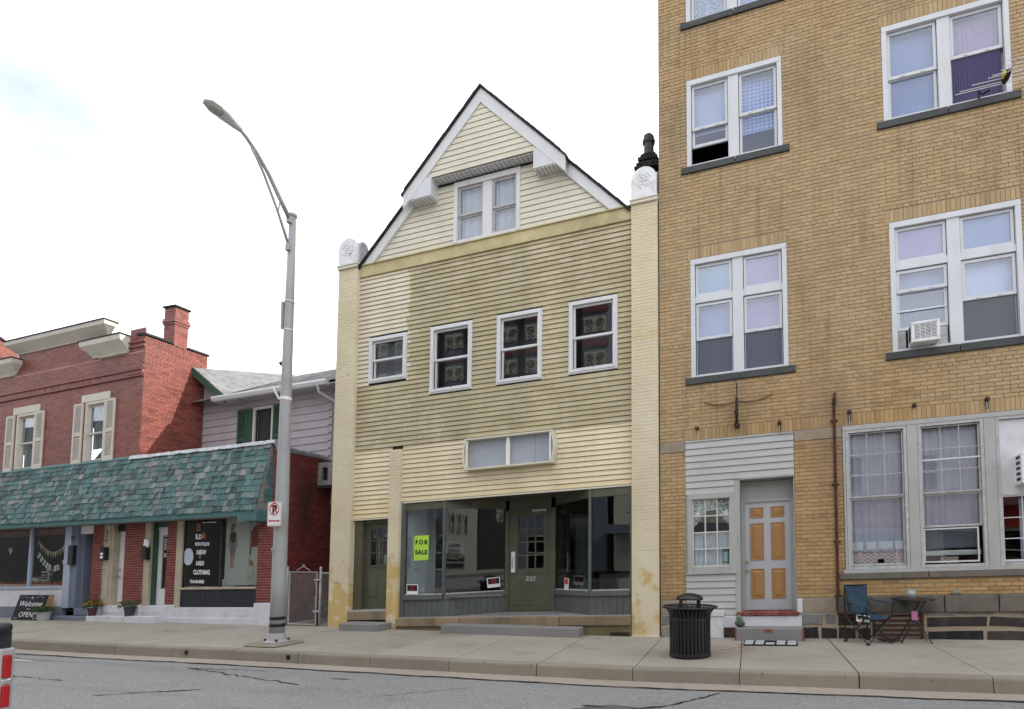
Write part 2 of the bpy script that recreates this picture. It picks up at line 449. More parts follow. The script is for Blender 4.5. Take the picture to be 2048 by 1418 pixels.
def flat(name, col, rough=.6, spec=.3, metal=0.0):
    m, nt, b = nodes(name); b.inputs['Base Color'].default_value = (*col, 1); b.inputs['Roughness'].default_value = rough
    b.inputs['Specular IOR Level'].default_value = spec; b.inputs['Metallic'].default_value = metal; MATS[name] = m; return m
def poster_mat(name, fn): pass

siding_yellow(); pier_yellow(); tan_brick(); asphalt(); wood_shingle(); gingham(); chevron(); lace(); tiles()
moire('screen_purple', (.035,.032,.085), (.07,.055,.13)); moire('curtain_swirl', (.17,.17,.175), (.27,.27,.27)); moire('screen_blue', (.075,.085,.12), (.115,.125,.16))
concrete('pavement_concrete', (.345,.318,.265), (.415,.388,.33), amt=.55, spot=(-.95,9.75))
concrete('kerb_concrete', (.265,.235,.185), (.33,.295,.235), amt=.5)
concrete('gutter_concrete', (.37,.325,.27), (.43,.38,.32))
concrete('step_concrete', (.24,.235,.225), (.29,.285,.275), amt=.2)
asphalt_shingle('shingle_black', (.018,.018,.02), (.035,.033,.035))
asphalt_shingle('shingle_grey', (.19,.19,.19), (.27,.27,.265))
brickmat('red_brick', [(.15,.042,.033),(.215,.063,.047),(.245,.073,.053),(.275,.085,.063),(.20,.060,.047)], soot=(.115,.062,.055), sootamt=.45, rough=.46, spec=.30)
brickmat('shop_brick', [(.13,.036,.030),(.19,.052,.042),(.22,.062,.050),(.165,.048,.04)])
brickmat('alley_brick', [(.13,.03,.026),(.18,.042,.034),(.20,.05,.04)], soot=(.04,.022,.02), sootamt=.8, sscale=.9)
brickmat('black_brick', [(.018,.016,.016),(.03,.026,.026),(.045,.04,.04)])
brickmat('tile_brick', [(.16,.045,.035),(.20,.06,.045),(.24,.08,.06)])
brickmat('stone_dark', [(.022,.021,.022),(.035,.032,.032),(.06,.05,.042),(.045,.042,.042)], soot=(.12,.09,.06), sootamt=.5, sscale=5, bumpk=.9)
brickmat('stone_grey', [(.15,.155,.15),(.20,.20,.19),(.24,.225,.20)], soot=(.08,.085,.085), sootamt=.7, sscale=4, bumpk=.9)
brickmat('stone_band', [(.12,.108,.092),(.15,.132,.11),(.17,.148,.122)], soot=(.06,.062,.064), sootamt=.75, sscale=3.5)
brickmat('stone_buff', [(.27,.225,.17),(.30,.245,.185)], soot=(.16,.12,.09), sootamt=.5, sscale=2.5)
brickmat('stone_step', [(.22,.165,.105),(.29,.22,.14),(.19,.15,.095)], soot=(.075,.075,.05), sootamt=.9, sscale=1.4, bumpk=.8)
brickmat('stone_moss', [(.14,.125,.055),(.20,.165,.085),(.17,.145,.07)], soot=(.06,.065,.03), sootamt=.9, sscale=1.6, bumpk=.7)
paint('mortar_grey', (.29,.25,.20), .95, .2, 1.5, dirt=(.40,.375,.335), dirtamt=.7)
paint('mortar_buff', (.33,.27,.20), .95, .15, 3)
paint('mortar_red', (.46,.31,.255), .95, .25, 2)
paint('mortar_dark', (.05,.03,.028), .95, .2, 3)
paint('trim_white', (.62,.62,.63), .5, .05, 2, dirt=(.45,.44,.42), dirtamt=.35, streak=True)
paint('vinyl_white', (.57,.585,.61), .45, .05, 2, dirt=(.42,.41,.38), dirtamt=.35, streak=True)
paint('old_white', (.42,.42,.415), .7, .12, 6, dirt=(.25,.23,.2), dirtamt=.8)
paint('cap_white', (.72,.73,.74), .7, .06, 4, dirt=(.35,.32,.27), dirtamt=.6, fine=30, bumpk=.3)
paint('strip_yellow', (.44,.375,.195), .6, .2, 1.6, dirt=(.58,.51,.30), dirtamt=.7)
paint('gable_yellow', (.605,.575,.465), .55, .06, 1.5, dirt=(.50,.43,.24), dirtamt=.3)
paint('olive_paint', (.088,.088,.058), .5, .14, 2, dirt=(.13,.125,.10), dirtamt=.5)
paint('olive_grey', (.095,.105,.095), .5, .12, 2, dirt=(.15,.155,.145), dirtamt=.4)
paint('grey_siding', (.425,.425,.415), .6, .06, 1.2, dirt=(.27,.265,.25), dirtamt=.4)
paint('grey_trim', (.37,.37,.355), .6, .08, 2, dirt=(.24,.235,.215), dirtamt=.5, streak=True)
paint('door_grey', (.42,.44,.46), .45, .05, 2)
paint('door_orange', (.37,.195,.075), .4, .10, 6)
paint('sill_dark', (.055,.058,.058), .7, .25, 2, dirt=(.10,.095,.085), dirtamt=.7)
paint('lavender', (.40,.37,.385), .7, .07, 1.2, dirt=(.30,.27,.27), dirtamt=.4)
paint('green_shutter', (.035,.085,.06), .55, .12, 3)
paint('teal_paint', (.058,.145,.145), .6, .2, 3, dirt=(.10,.12,.11), dirtamt=.6)
paint('grey_wood', (.20,.185,.17), .9, .3, 9, dirt=(.10,.09,.08), dirtamt=.7, streak=True)
paint('cream_paint', (.58,.555,.48), .6, .06, 2, dirt=(.42,.38,.30), dirtamt=.3)
paint('shutter_cream', (.56,.53,.46), .6, .05, 3)
paint('tan_trim', (.42,.37,.27), .6, .12, 3, dirt=(.25,.2,.13), dirtamt=.5)
paint('base_white', (.60,.60,.62), .7, .08, 2, dirt=(.35,.34,.33), dirtamt=.5)
paint('blue_grey', (.155,.175,.225), .6, .08, 2)
paint('blue_post', (.34,.39,.50), .5, .05, 2)
paint('black_paint', (.016,.016,.018), .45, .2, 3)
paint('black_panel', (.02,.021,.026), .6, .2, 2)
paint('black_metal', (.010,.010,.011), .38, .2, 5, spec=.5)
paint('rust_metal', (.075,.028,.018), .8, .35, 8, dirt=(.14,.055,.03), dirtamt=.7)
paint('rust_dark', (.03,.018,.015), .8, .3, 8)
paint('galvanised', (.36,.36,.36), .5, .1, 4, dirt=(.25,.2,.16), dirtamt=.4)
paint('pole_paint', (.33,.34,.34), .5, .07, 1.2, dirt=(.26,.24,.20), dirtamt=.5)
paint('lamp_metal', (.60,.60,.60), .45, .05, 3)
paint('silver_foil', (.40,.41,.42), .4, .35, 9, metal=.5, bumpk=.6, fine=18)
paint('panel_grey', (.34,.37,.42), .5, .06, 2)
paint('white_plain', (.72,.72,.72), .5, .04, 3)
paint('white_board', (.62,.62,.62), .6, .05, 3)
paint('plaster_white', (.60,.62,.66), .8, .05, 1)
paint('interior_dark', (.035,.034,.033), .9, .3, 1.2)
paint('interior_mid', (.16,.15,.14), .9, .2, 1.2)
paint('floor_wood', (.10,.07,.05), .7, .2, 3)
paint('curtain_white', (.62,.63,.66), .9, .05, 3)
paint('curtain_lilac', (.42,.40,.46), .9, .08, 3)
paint('curtain_pink', (.50,.30,.38), .9, .1, 3)
paint('sheen_pink', (.44,.33,.44), .8, .12, 1.6)  # these four tints paint iridescent reflections onto the backs of the upper panes
paint('sheen_teal', (.30,.42,.44), .8, .15, 1.6)
paint('sheen_lilac', (.34,.34,.46), .8, .10, 1.4)
paint('sheen_blue', (.30,.34,.44), .8, .10, 1.4)
paint('screen_grey', (.13,.145,.16), .9, .12, 2)
paint('cloth_blue', (.028,.055,.085), .85, .18, 9, bumpk=.3, fine=22)
paint('cloth_black', (.012,.012,.014), .8, .2, 8)
paint('chalk_black', (.012,.013,.015), .8, .2, 6)
paint('wood_pale', (.36,.22,.11), .7, .15, 8)
paint('pot_plum', (.09,.022,.03), .5, .1, 5)
paint('pot_grey', (.05,.05,.055), .6, .1, 5)
paint('pot_stone', (.36,.37,.36), .8, .1, 8)
paint('leaf_green', (.05,.095,.032), .7, .3, 30, rv=.35)
paint('leaf_dull', (.085,.11,.045), .7, .3, 30, rv=.35)
paint('flower_gold', (.62,.30,.035), .7, .2, 40, rv=.35)
paint('frog_green', (.16,.21,.16), .8, .3, 30)
paint('frog_stone', (.07,.075,.085), .8, .3, 30)
paint('turtle_stone', (.20,.20,.15), .8, .3, 40)
paint('foam_pink', (.42,.15,.28), .8, .1, 10)
paint('candle_silver', (.36,.37,.37), .45, .06, 10, metal=.3)
paint('tar', (.018,.018,.02), .75, .3, 6)
paint('road_white', (.45,.45,.44), .8, .2, 8, dirt=(.25,.25,.25), dirtamt=.9)
paint('mat_black', (.02,.02,.022), .9, .2, 20)
paint('mat_white', (.45,.45,.46), .9, .2, 25)
paint('truck_silver', (.42,.43,.45), .3, .03, 3, spec=.6, metal=.4)
paint('chrome', (.70,.70,.72), .12, .02, 3, metal=.9, bumpk=0)
paint('rubber', (.02,.02,.02), .85, .2, 8)
paint('soil', (.05,.038,.028), .95, .3, 12)
paint('clay', (.10,.095,.09), .85, .25, 8)
flat('light_red', (.36,.008,.012), .3, .5)
flat('sign_red', (.52,.035,.02), .5)
flat('sign_black', (.012,.012,.014), .5)
flat('sign_white', (.74,.74,.74), .5)
flat('lime', (.36,.62,.06), .6)
flat('brass', (.55,.38,.12), .25, .5, .9)
flat('yellow_tag', (.62,.48,.03), .5)
flat('orange_leaf', (.45,.10,.02), .7)
flat('red_leaf', (.30,.03,.015), .7)
flat('skin', (.33,.15,.10), .7)
flat('brown', (.12,.05,.025), .7)
flat('orange_bag', (.36,.12,.03), .6)
flat('red_cloth', (.22,.03,.03), .8)
flat('cloth_cream', (.50,.46,.40), .8)
flat('grey_cloth', (.16,.16,.17), .8)
flat('poster_pale', (.46,.45,.42), .7)
flat('pale_blue', (.42,.50,.58), .7)
flat('ink_gold', (.30,.13,.05), .7)
flat('maroon', (.10,.015,.02), .8)
flat('valance', (.22,.09,.09), .9)
flat('bunt_pink', (.55,.25,.20), .8); flat('bunt_mint', (.35,.50,.42), .8); flat('bunt_olive', (.36,.30,.12), .8)
flat('pink_heart', (.55,.35,.45), .8)
flat('bulb', (.8,.78,.7), .3)
glass('pane_glass', ior=1.52, boost=1.25, warp=.02)
glass('pane_sky', tint=(.84,.88,.96), ior=1.6, boost=1.6, warp=.015)
glass('pane_shop', tint=(.90,.93,.92), ior=1.52, boost=1.15, warp=.012)
lens = glass('lens_glass', tint=(.75,.75,.72), ior=1.5, rough=.2)
G = MATS

# ================================================================ SETTING
def strip(name, mat, y0, y1, zoff, x0=-70, x1=60, step=1.5, kind='structure', thick=.0, label=None):
    m = M(); n = int((x1-x0)/step)
    xs = [x0 + (x1-x0)*i/n for i in range(n+1)]
    for i in range(n):
        a, b = xs[i], xs[i+1]
        m.quad((a,y0,zoff(a,y0)), (b,y0,zoff(b,y0)), (b,y1,zoff(b,y1)), (a,y1,zoff(a,y1)))
    o = m.put(name, mat, kind=kind)
    return o
g = M(); g.quad((-900,-900,-1.6), (900,-900,-1.6), (900,900,-1.6), (-900,900,-1.6))
g.put('ground', G['soil'], kind='structure')
KY, GY = 7.95, 7.56
def road_z(x, y):
    base = wz(x) - .059 - .18 - .012
    c = max(0, min(1, (GY - y)/10.0))
    return base + .10*math.sin(math.pi*c)*.9
road = strip('road', G['asphalt'], -2.6, 7.6, lambda x, y: 0, step=60)
bpy.data.objects.remove(road)
rm = M(); ys = [-2.6,-1.2,.2,1.6,3.0,4.4,5.8,6.8,7.57]
n = 90; xs = [-70 + 130*i/n for i in range(n+1)]
for i in range(n):
    for j in range(len(ys)-1):
        rm.quad(*[(x,y,road_z(x,y)) for x,y in ((xs[i],ys[j]),(xs[i+1],ys[j]),(xs[i+1],ys[j+1]),(xs[i],ys[j+1]))])
road = rm.put('road', G['asphalt'], kind='structure', smooth=True)
# gutter, kerbstones, slabs
gut = M(); n = 90
for i in range(n):
    a, b = xs[i], xs[i+1]
    for (ya, yb, da, db) in ((GY-.01, KY+.02, -.245, -.240),):
        gut.quad((a,ya,wz(a)+da), (b,ya,wz(b)+da), (b,yb,wz(b)+db), (a,yb,wz(a)+db))
gutter = gut.put('gutter', G['gutter_concrete'], kind='structure')
sub = M()
for i in range(n):
    a, b = xs[i], xs[i+1]
    sub.quad((a,KY+.03,pave(a,KY)-.045), (b,KY+.03,pave(b,KY)-.045), (b,12.9,pave(b,12.9)-.045), (a,12.9,pave(a,12.9)-.045))
pavement = sub.put('pavement', G['mortar_dark'], kind='structure')
JX = [-.71 + 1.483*k for k in range(-26, 12)]
kerbroot = M()
for i in range(n):
    a, b = xs[i], xs[i+1]
    kerbroot.quad((a,KY+.02,wz(a)-.26), (b,KY+.02,wz(b)-.26), (b,KY+.02,pave(b,KY)-.02), (a,KY+.02,pave(a,KY)-.02))
kerb = kerbroot.put('kerb', G['mortar_dark'], kind='structure')
for k in range(len(JX)-1):
    a, b = JX[k]+.005, JX[k+1]-.005
    big = (k % 3 == 0)
    if big: a += .006
    skew = -.21
    dz = rnd.uniform(-.004, .004)
    za, zb = pave(a,KY)+dz, pave(b,KY)+dz
    ga, gb = wz(a)-.25, wz(b)-.25
    m = M()
    # kerb with a rounded nose
    prof = [(KY+.155,0),(KY+.03,0),(KY+.008,-.01),(KY,-.032),(KY-.012,None)]
    vs = []
    for x, zt, zg in ((a,za,ga),(b,zb,gb)):
        for y, d in prof: vs.append((x, y, zg if d is None else zt + d + (.02*.155 if y > KY+.1 else 0)))
        vs.append((x, KY+.155, zg))
    np_ = 6
    fs = [tuple(range(np_)), tuple(range(2*np_-1, np_-1, -1))] + [(i, (i+1)%np_, np_+(i+1)%np_, np_+i) for i in range(np_)]
    m.add(vs, fs); m.put('kerbstone', G['kerb_concrete'], kerb)
    y0, y1 = KY+.158, 10.93
    m = M()
    c = [(a,y0),(b,y0),(b+skew,y1),(a+skew,y1)]
    m.add([(x,y,pave(x,y)+dz) for x,y in c] + [(x,y,pave(x,y)-.10) for x,y in c], [(0,1,2,3),(7,6,5,4),(0,4,5,1),(1,5,6,2),(2,6,7,3),(3,7,4,0)])
    m.put('slab', G['pavement_concrete'], pavement, bevel=.006)
    m = M(); c = [(a,10.935),(b,10.935),(b,12.9),(a,12.9)]
    m.add([(x+skew,y,pave(x,y)-.004) for x,y in c], [(0,1,2,3)])
    m.put('slab', G['pavement_concrete'], pavement)
# tar seam along the asphalt edge, cracks, paint
def ribbon(name, mat, pts, w, zf, dz=.004, parent=None, jit=.3):
    m = M(); L = []
    for i, (x, y) in enumerate(pts):
        p = pts[max(i-1,0)]; q = pts[min(i+1,len(pts)-1)]
        d = Vector((q[0]-p[0], q[1]-p[1])).normalized(); nrm = Vector((-d.y, d.x))
        ww = w*rnd.uniform(1-jit, 1+jit)*(.35 if i in (0, len(pts)-1) else 1)
        L.append(((x+nrm.x*ww, y+nrm.y*ww), (x-nrm.x*ww, y-nrm.y*ww)))
    for i in range(len(L)-1):
        q = [L[i][0], L[i+1][0], L[i+1][1], L[i][1]]
        m.quad(*[(x,y,zf(x,y)+dz) for x,y in q])
    return m.put(name, mat, parent)
def wander(p0, p1, k, amp):
    out = []
    for i in range(k+1):
        t = i/k; a = amp*math.sin(math.pi*t)
        out.append((lerp(p0[0],p1[0],t)+rnd.uniform(-a,a)*.6, lerp(p0[1],p1[1],t)+rnd.uniform(-a,a)))
    return out
rz = lambda x, y: max(road_z(x,y), wz(x)-.244)
pts = [(-24 + i*.16, GY + .012*math.sin(i*.7) + rnd.uniform(-.012,.012)) for i in range(200)]
ribbon('tar_seam', G['tar'], pts, .020, rz, .005, road, .6)
for p0, p1, k, amp, w in [((-6.6,6.5),(-9.6,7.15),24,.07,.014), ((-10.2,5.8),(-12.6,5.95),18,.05,.012), ((-12.5,7.1),(-15.5,7.25),20,.05,.010), ((-8.6,5.2),(-7.6,5.9),14,.05,.014),
                          ((-5.2,6.0),(-4.2,7.0),14,.08,.006), ((-.9,7.45),(-1.4,6.6),12,.06,.020), ((-1.4,6.6),(-2.2,6.1),10,.05,.022), ((-9.6,7.15),(-8.0,7.28),14,.03,.010)]:
    ribbon('crack', G['tar'], wander(p0, p1, k, amp), w, rz, .006, road, .7)
def blob(name, mat, cx, cy, rx, ry, dz, k=22):
    m = M(); vs = [(cx,cy,rz(cx,cy)+dz)]
    for i in range(k):
        t = 2*math.pi*i/k; r = rnd.uniform(.7,1.15)
        x, y = cx+rx*r*math.cos(t), cy+ry*r*math.sin(t); vs.append((x,y,rz(x,y)+dz))
    m.add(vs, [(0,1+i,1+(i+1)%k) for i in range(k)]); return m.put(name, mat, road)
paint('patch', (.105,.106,.110), .9, .2, 12, bumpk=.6, fine=120)
blob('asphalt_patch', G['patch'], -1.95, 6.2, .62, .34, .003)
blob('asphalt_patch', G['tar'], -2.25, 6.42, .16, .04, .005)
blob('asphalt_patch', G['patch'], -6.4, 7.05, .2, .05, .004)
m = M(); zc = road_z(-2.0,6.06)
m.add([(-2.2,5.93,zc+.004),(-1.8,5.95,zc+.004),(-1.82,6.18,zc+.006),(-2.17,6.17,zc+.006),(-2.17,5.95,zc+.022),(-1.83,5.97,zc+.022),(-1.84,6.16,zc+.022),(-2.15,6.15,zc+.022)],
      [(4,5,6,7),(0,1,5,4),(1,2,6,5),(2,3,7,6),(3,0,4,7)])
m.put('valve_cover', G['gutter_concrete'], loc=(-2.0,6.06,zc), label='small pale square concrete cover set in the road patch', cat='cover')
m = M(); m.quad(*[(x,y,road_z(x,y)+.005) for x,y in ((-14.6,6.86),(-13.2,6.98),(-13.2,7.06),(-14.6,7.10))])
m.put('painted_line', G['road_white'], road)
# drain holes in the kerb face
for hx in (-10.7, -8.33):
    m = M(); z = wz(hx)-.145
    m.tube([(hx,KY-.016,z),(hx,KY+.05,z)], .042, 14); m.put('drain_hole', G['sign_black'], kerb)
# opposite pavement
strip('far_pavement', G['pavement_concrete'], -7.2, -2.6, lambda x, y: wz(x)-.03)
m = M()
for i in range(n):
    a, b = xs[i], xs[i+1]
    m.quad((a,-2.6,wz(a)-.3),(b,-2.6,wz(b)-.3),(b,-2.6,wz(b)-.03),(a,-2.6,wz(a)-.03))
m.put('far_kerb', G['kerb_concrete'], kind='structure')
# ---------------------------------------------------------------- shared builders
def cells(x0, x1, z0, z1, holes):
    xs = sorted({x0,x1} | {min(max(h[i],x0),x1) for h in holes for i in (0,1)})
    zs = sorted({z0,z1} | {min(max(h[i],z0),z1) for h in holes for i in (2,3)})
    for i in range(len(xs)-1):
        for j in range(len(zs)-1):
            cx, cz = (xs[i]+xs[i+1])/2, (zs[j]+zs[j+1])/2
            if any(h[0] < cx < h[1] and h[2] < cz < h[3] for h in holes): continue
            yield xs[i], xs[i+1], zs[j], zs[j+1]
def wall_with_holes(m, x0, x1, z0, z1, y, holes, depth=.25):
    for a, b, c, d in cells(x0, x1, z0, z1, holes): m.quad((a,y,c),(b,y,c),(b,y,d),(a,y,d))
    for h in holes:
        a, b, c, d = max(h[0],x0), min(h[1],x1), max(h[2],z0), min(h[3],z1)
        e = y+depth
        m.quad((a,y,c),(a,e,c),(a,e,d),(a,y,d)); m.quad((b,e,c),(b,y,c),(b,y,d),(b,e,d))
        m.quad((a,e,d),(b,e,d),(b,y,d),(a,y,d)); m.quad((a,y,c),(b,y,c),(b,e,c),(a,e,c))
def clear_runs(x0, x1, z0, z1, holes):
    """x intervals of a course [z0,z1] that are not cut by a hole"""
    runs = [(x0, x1)]
    for h in holes:
        if h[2] < z1-1e-4 and h[3] > z0+1e-4:
            nr = []
            for a, b in runs:
                if h[1] <= a or h[0] >= b: nr.append((a,b)); continue
                if h[0] > a: nr.append((a, h[0]))
                if h[1] < b: nr.append((h[1], b))
            runs = nr
    return runs
def brick_rects(x0, x1, z0, z1, L, H, holes, joint=.0115, header=7, off=0.0):
    out = []; k = 0; z = z0
    while z + H*.5 < z1:
        zt = min(z+H, z1)
        hd = header and (k % header == header-1)
        l = L/2 if hd else L
        for a, b in clear_runs(x0, x1, z+.004, zt-.004, holes):
            st = math.floor((a-x0)/l)*l + x0 - ((l/2) if k % 2 else 0) + off
            x = st
            while x < b:
                p, q = max(x, a), min(x+l, b)
                if q-p > .03: out.append((p+joint/2, q-joint/2, z+joint/2, zt-joint/2))
                x += l
        for h in holes:
            for lo, hi in ((z, min(zt, h[2])), (max(z, h[3]), zt)):
                if h[2] < zt-.004 and h[3] > z+.004 and hi-lo > .02 and hi-lo < H-.005:
                    xa, xb = max(h[0], x0), min(h[1], x1)
                    for a, b in clear_runs(xa, xb, lo+.003, hi-.003, holes):
                        x = a
                        while x < b-.02:
                            q = min(x+l, b); out.append((x+joint/2, q-joint/2, lo+joint/2, hi-joint/2)); x += l
        z += H; k += 1
    return out
def lay_bricks(parent, rects, y, mat, sh=0, x0s=0, proud=.008, single=300, eye=(0,0,1.65), name='brick', side=None, deep=.03):
    """the pieces that show largest are objects of their own; the rest is one mesh"""
    def rank(r): return (Vector(((r[0]+r[1])/2, y, (r[2]+r[3])/2)) - Vector(eye)).length - 3*min(r[1]-r[0], .2)
    rects = sorted(rects, key=rank); near, rest = rects[:single], rects[single:]
    cache = {}
    for r in near:
        w, h = round(r[1]-r[0], 3), round(r[3]-r[2], 3); cx, cz = (r[0]+r[1])/2, (r[2]+r[3])/2
        if (w,h) not in cache:
            mm = M()
            if side is None: mm.brick(-w/2, w/2, -proud, deep, -h/2, h/2)
            else: mm.brick(-w/2, w/2, -proud, deep, -h/2, h/2); mm.v = [(-v[1], v[0], v[2]) for v in mm.v]
            me = bpy.data.meshes.new(name); me.from_pydata([(v[0],v[1],v[2]+sh*v[0]) for v in mm.v], [], mm.f); me.materials.append(mat); cache[(w,h)] = me
        jy = rnd.uniform(-.002,.002)
        if side is None: inst(name, cache[(w,h)], parent, (cx, y+jy, cz+sh*(cx-x0s)))
        else: inst(name, cache[(w,h)], parent, (side+jy, cx, cz))
    if rest:
        mm = M()
        for r in rest:
            j = rnd.uniform(-.0025,.0025); mm.brick(r[0], r[1], y-proud+j, y+deep, r[2], r[3])
        if side is not None: mm.v = [(side-(v[1]-y), v[0], v[2]) for v in mm.v]
        mm.put(name+'work', mat, parent, sh=sh if side is None else 0, x0=x0s, kind='stuff')
def sash(win, x0, x1, z0, z1, y, fw, mat, sh=0, xs0=0, cols=1, rows=1, mw=.018, gl='pane_glass', th=.035, panes=True):
    m = M()
    m.box(x0, x1, y, y+th, z0, z0+fw*1.15); m.box(x0, x1, y, y+th, z1-fw, z1)
    m.box(x0, x0+fw, y+.001, y+th-.001, z0+fw*1.15, z1-fw); m.box(x1-fw, x1, y+.001, y+th-.001, z0+fw*1.15, z1-fw)
    gx0, gx1, gz0, gz1 = x0+fw, x1-fw, z0+fw*1.15, z1-fw
    for i in range(1, cols):
        c = lerp(gx0, gx1, i/cols); m.box(c-mw/2, c+mw/2, y+.004, y+th-.004, gz0, gz1)
    for j in range(1, rows):
        c = lerp(gz0, gz1, j/rows)
        for i in range(cols):
            a = lerp(gx0, gx1, i/cols) + (mw/2 if i else 0); b = lerp(gx0, gx1, (i+1)/cols) - (mw/2 if i < cols-1 else 0)
            m.box(a, b, y+.005, y+th-.005, c-mw/2, c+mw/2)
    m.put('sash', G[mat], win, sh=sh, x0=xs0)
    if panes:
        for i in range(cols):
            for j in range(rows):
                a, b = lerp(gx0, gx1, i/cols), lerp(gx0, gx1, (i+1)/cols); c, d = lerp(gz0, gz1, j/rows), lerp(gz0, gz1, (j+1)/rows)
                M().box(a+.001, b-.001, y+th*.45, y+th*.45+.004, c+.001, d-.001).put('pane', G[gl], win, sh=sh, x0=xs0)
def curtain(win, x0, x1, z0, z1, y, mat, sh=0, xs0=0, amp=.012, folds=9, name='curtain'):
    m = M(); k = max(8, folds*6); vs = []
    for i in range(k+1):
        x = lerp(x0, x1, i/k); a = amp*math.sin(2*math.pi*folds*i/k + math.sin(i*.37))
        vs += [(x, y+a, z0+rnd.uniform(-.004,.004)), (x, y+a*.6, z1)]
    for i in range(k): m.quad(vs[2*i], vs[2*i+2], vs[2*i+3], vs[2*i+1])
    return m.put(name, G[mat], win, sh=sh, x0=xs0, smooth=True)
def panel(win, x0, x1, z0, z1, y, mat, sh=0, xs0=0, name='blind', t=.006):
    return M().box(x0, x1, y, y+t, z0, z1).put(name, G[mat], win, sh=sh, x0=xs0)
def casing(parent, x0, x1, z0, z1, y, w, mat, sh=0, xs0=0, depth=.10, proud=.015, mull=None, transom=None, name='window', head=None, foot=None):
    m = M(); h = head or w; f = w*.6 if foot is None else foot
    m.box(x0, x0+w, y-proud, y+depth, z0, z1-h); m.box(x1-w, x1, y-proud, y+depth, z0, z1-h)
    m.box(x0, x1, y-proud-.004, y+depth, z1-h, z1)
    m.box(x0+w, x1-w, y+.004, y+depth, z0, z0+f)
    if mull: m.box(mull[0], mull[1], y+.008, y+depth, z0+f, z1-h)
    if transom:
        for a, b in ([(x0+w, mull[0]), (mull[1], x1-w)] if mull else [(x0+w, x1-w)]): m.box(a, b, y+.016, y+depth, transom[0], transom[1])
    return m.put(name, G[mat], parent, sh=sh, x0=xs0)
def lap_boards(parent, x0, x1, z0, z1, y, exp, mat, sh=0, xs0=0, holes=(), proud=.020, left=None, right=None, gap=.008, name='siding_board', top_clip=True):
    """each clapboard is a wedge: thick bottom edge, thin top edge"""
    z = z0
    while z < z1-.01:
        zt = min(z+exp, z1)
        for a, b in clear_runs(x0, x1, z+.002, zt-.002, holes):
            al, bl, at, bt = a, b, a, b
            if left: al, at = max(a, left(z)), max(a, left(zt))
            if right: bl, bt = min(b, right(z)), min(b, right(zt))
            if bt-at < .0 : at = bt = (at+bt)/2
            if bl-al < .02: continue
            j = rnd.uniform(-.0012,.0012)
            m = M(); p0, p1 = y-proud+j, y-.001; zz = z; z_ = z+gap
            m.add([(al,p0,z_),(bl,p0,z_),(bl,y+.01,z_),(al,y+.01,z_),(at,p1,zt),(bt,p1,zt),(bt,y+.01,zt),(at,y+.01,zt),(al,p0+.001,z_+.012),(bl,p0+.001,z_+.012)],
                  [(0,3,2,1),(4,5,6,7),(0,1,9,8),(8,9,5,4),(1,2,6,5,9),(3,0,8,4,7)])
            m.put(name, G[mat], parent, sh=sh, x0=xs0)
        z += exp
def arch_pts(cx, hw, z0, z1, n=12):
    """round-headed plate outline"""
    zs = z1-hw
    return [(cx-hw,z0),(cx+hw,z0)] + [(cx+hw*math.cos(t), zs+hw*math.sin(t)) for t in [math.pi*i/n for i in range(n+1)]]

# ================================================================ TAN BRICK APARTMENT BUILDING (right)
S = .036
AX0, AX1 = -2.44, 7.7
rb = thing('brick_apartment_building', (2.6, 10.9, wz(2.6)), 'tall tan brick apartment building with paired white windows at the right', 'building')
WIN = []
for (a, b) in ((-1.86,-.03),(1.73,3.75),(5.42,7.42)):
    a2, b2 = (a, b) if a > 5 else (a+.05, b+.03) if a < 0 else (a+.03, b+.04)
    WIN += [(a,b,9.45,11.26), (a2,b2,5.185,7.545), (a,b,12.50,14.35)]
HB = [(-1.94,.06,.18,3.955), (.89,7.46,1.335,3.955)]
HOLES = WIN + HB
wl_ = M(); wall_with_holes(wl_, AX0, AX1, .16, 16.4, 10.905, HOLES, .30)
wl_.put('wall', G['mortar_grey'], rb, sh=S)
m = M()   # shell behind the front: sides, back, roof
m.quad((AX0,10.905,.1),(AX0,26,.1),(AX0,26,16.4),(AX0,10.905,16.4)); m.quad((AX1,26,.1),(AX1,10.905,.1),(AX1,10.905,16.4),(AX1,26,16.4))
m.quad((AX0,26,.1),(AX1,26,.1),(AX1,26,16.4),(AX0,26,16.4)); m.quad((AX0,10.905,16.4),(AX1,10.905,16.4),(AX1,26,16.4),(AX0,26,16.4))
m.quad((AX0+.31,14.6,.1),(AX1-.3,14.6,.1),(AX1-.3,14.6,16.3),(AX0+.31,14.6,16.3))
for zf in (4.55, 8.6, 11.9): m.quad((AX0+.05,11.25,zf),(AX1-.05,11.25,zf),(AX1-.05,14.6,zf),(AX0+.05,14.6,zf))
m.put('shell', G['interior_mid'], rb, sh=S)
# bricks
sold = [(-1.90,.01,11.275,11.49), (1.69,3.79,11.275,11.49), (5.38,7.46,11.275,11.49), (-1.86,.01,7.56,7.775), (1.70,3.80,7.56,7.775), (5.38,7.46,7.56,7.775), (-1.94,AX1,3.965,4.18)]
sills = [(a-.11,b+.12,z0-.132,z0) for a,b,z0,z1 in WIN]
stones = [(AX0,-1.94,3.745,3.96), (.06,.89,3.757,3.96), (AX0,-1.94,.1,.905), (.06,.735,.1,.915), (.735,AX1,.1,.94), (.79,AX1,1.23,1.335)]
br = brick_rects(AX0+.002, AX1, .926, 15.0, .225, .0708, HOLES + sold + sills + stones)
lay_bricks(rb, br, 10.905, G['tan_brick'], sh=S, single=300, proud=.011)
lay_bricks(rb, [(a,b,z0,z1) for (s0,s1,z0,z1) in sold for n_ in [int((s1-s0)/.0735)] for i in range(n_) for a,b in [(s0+(s1-s0)*i/n_+.004, s0+(s1-s0)*(i+1)/n_-.004)]], 10.905, G['tan_brick'], sh=S, single=300, proud=.009, name='soldier_brick')
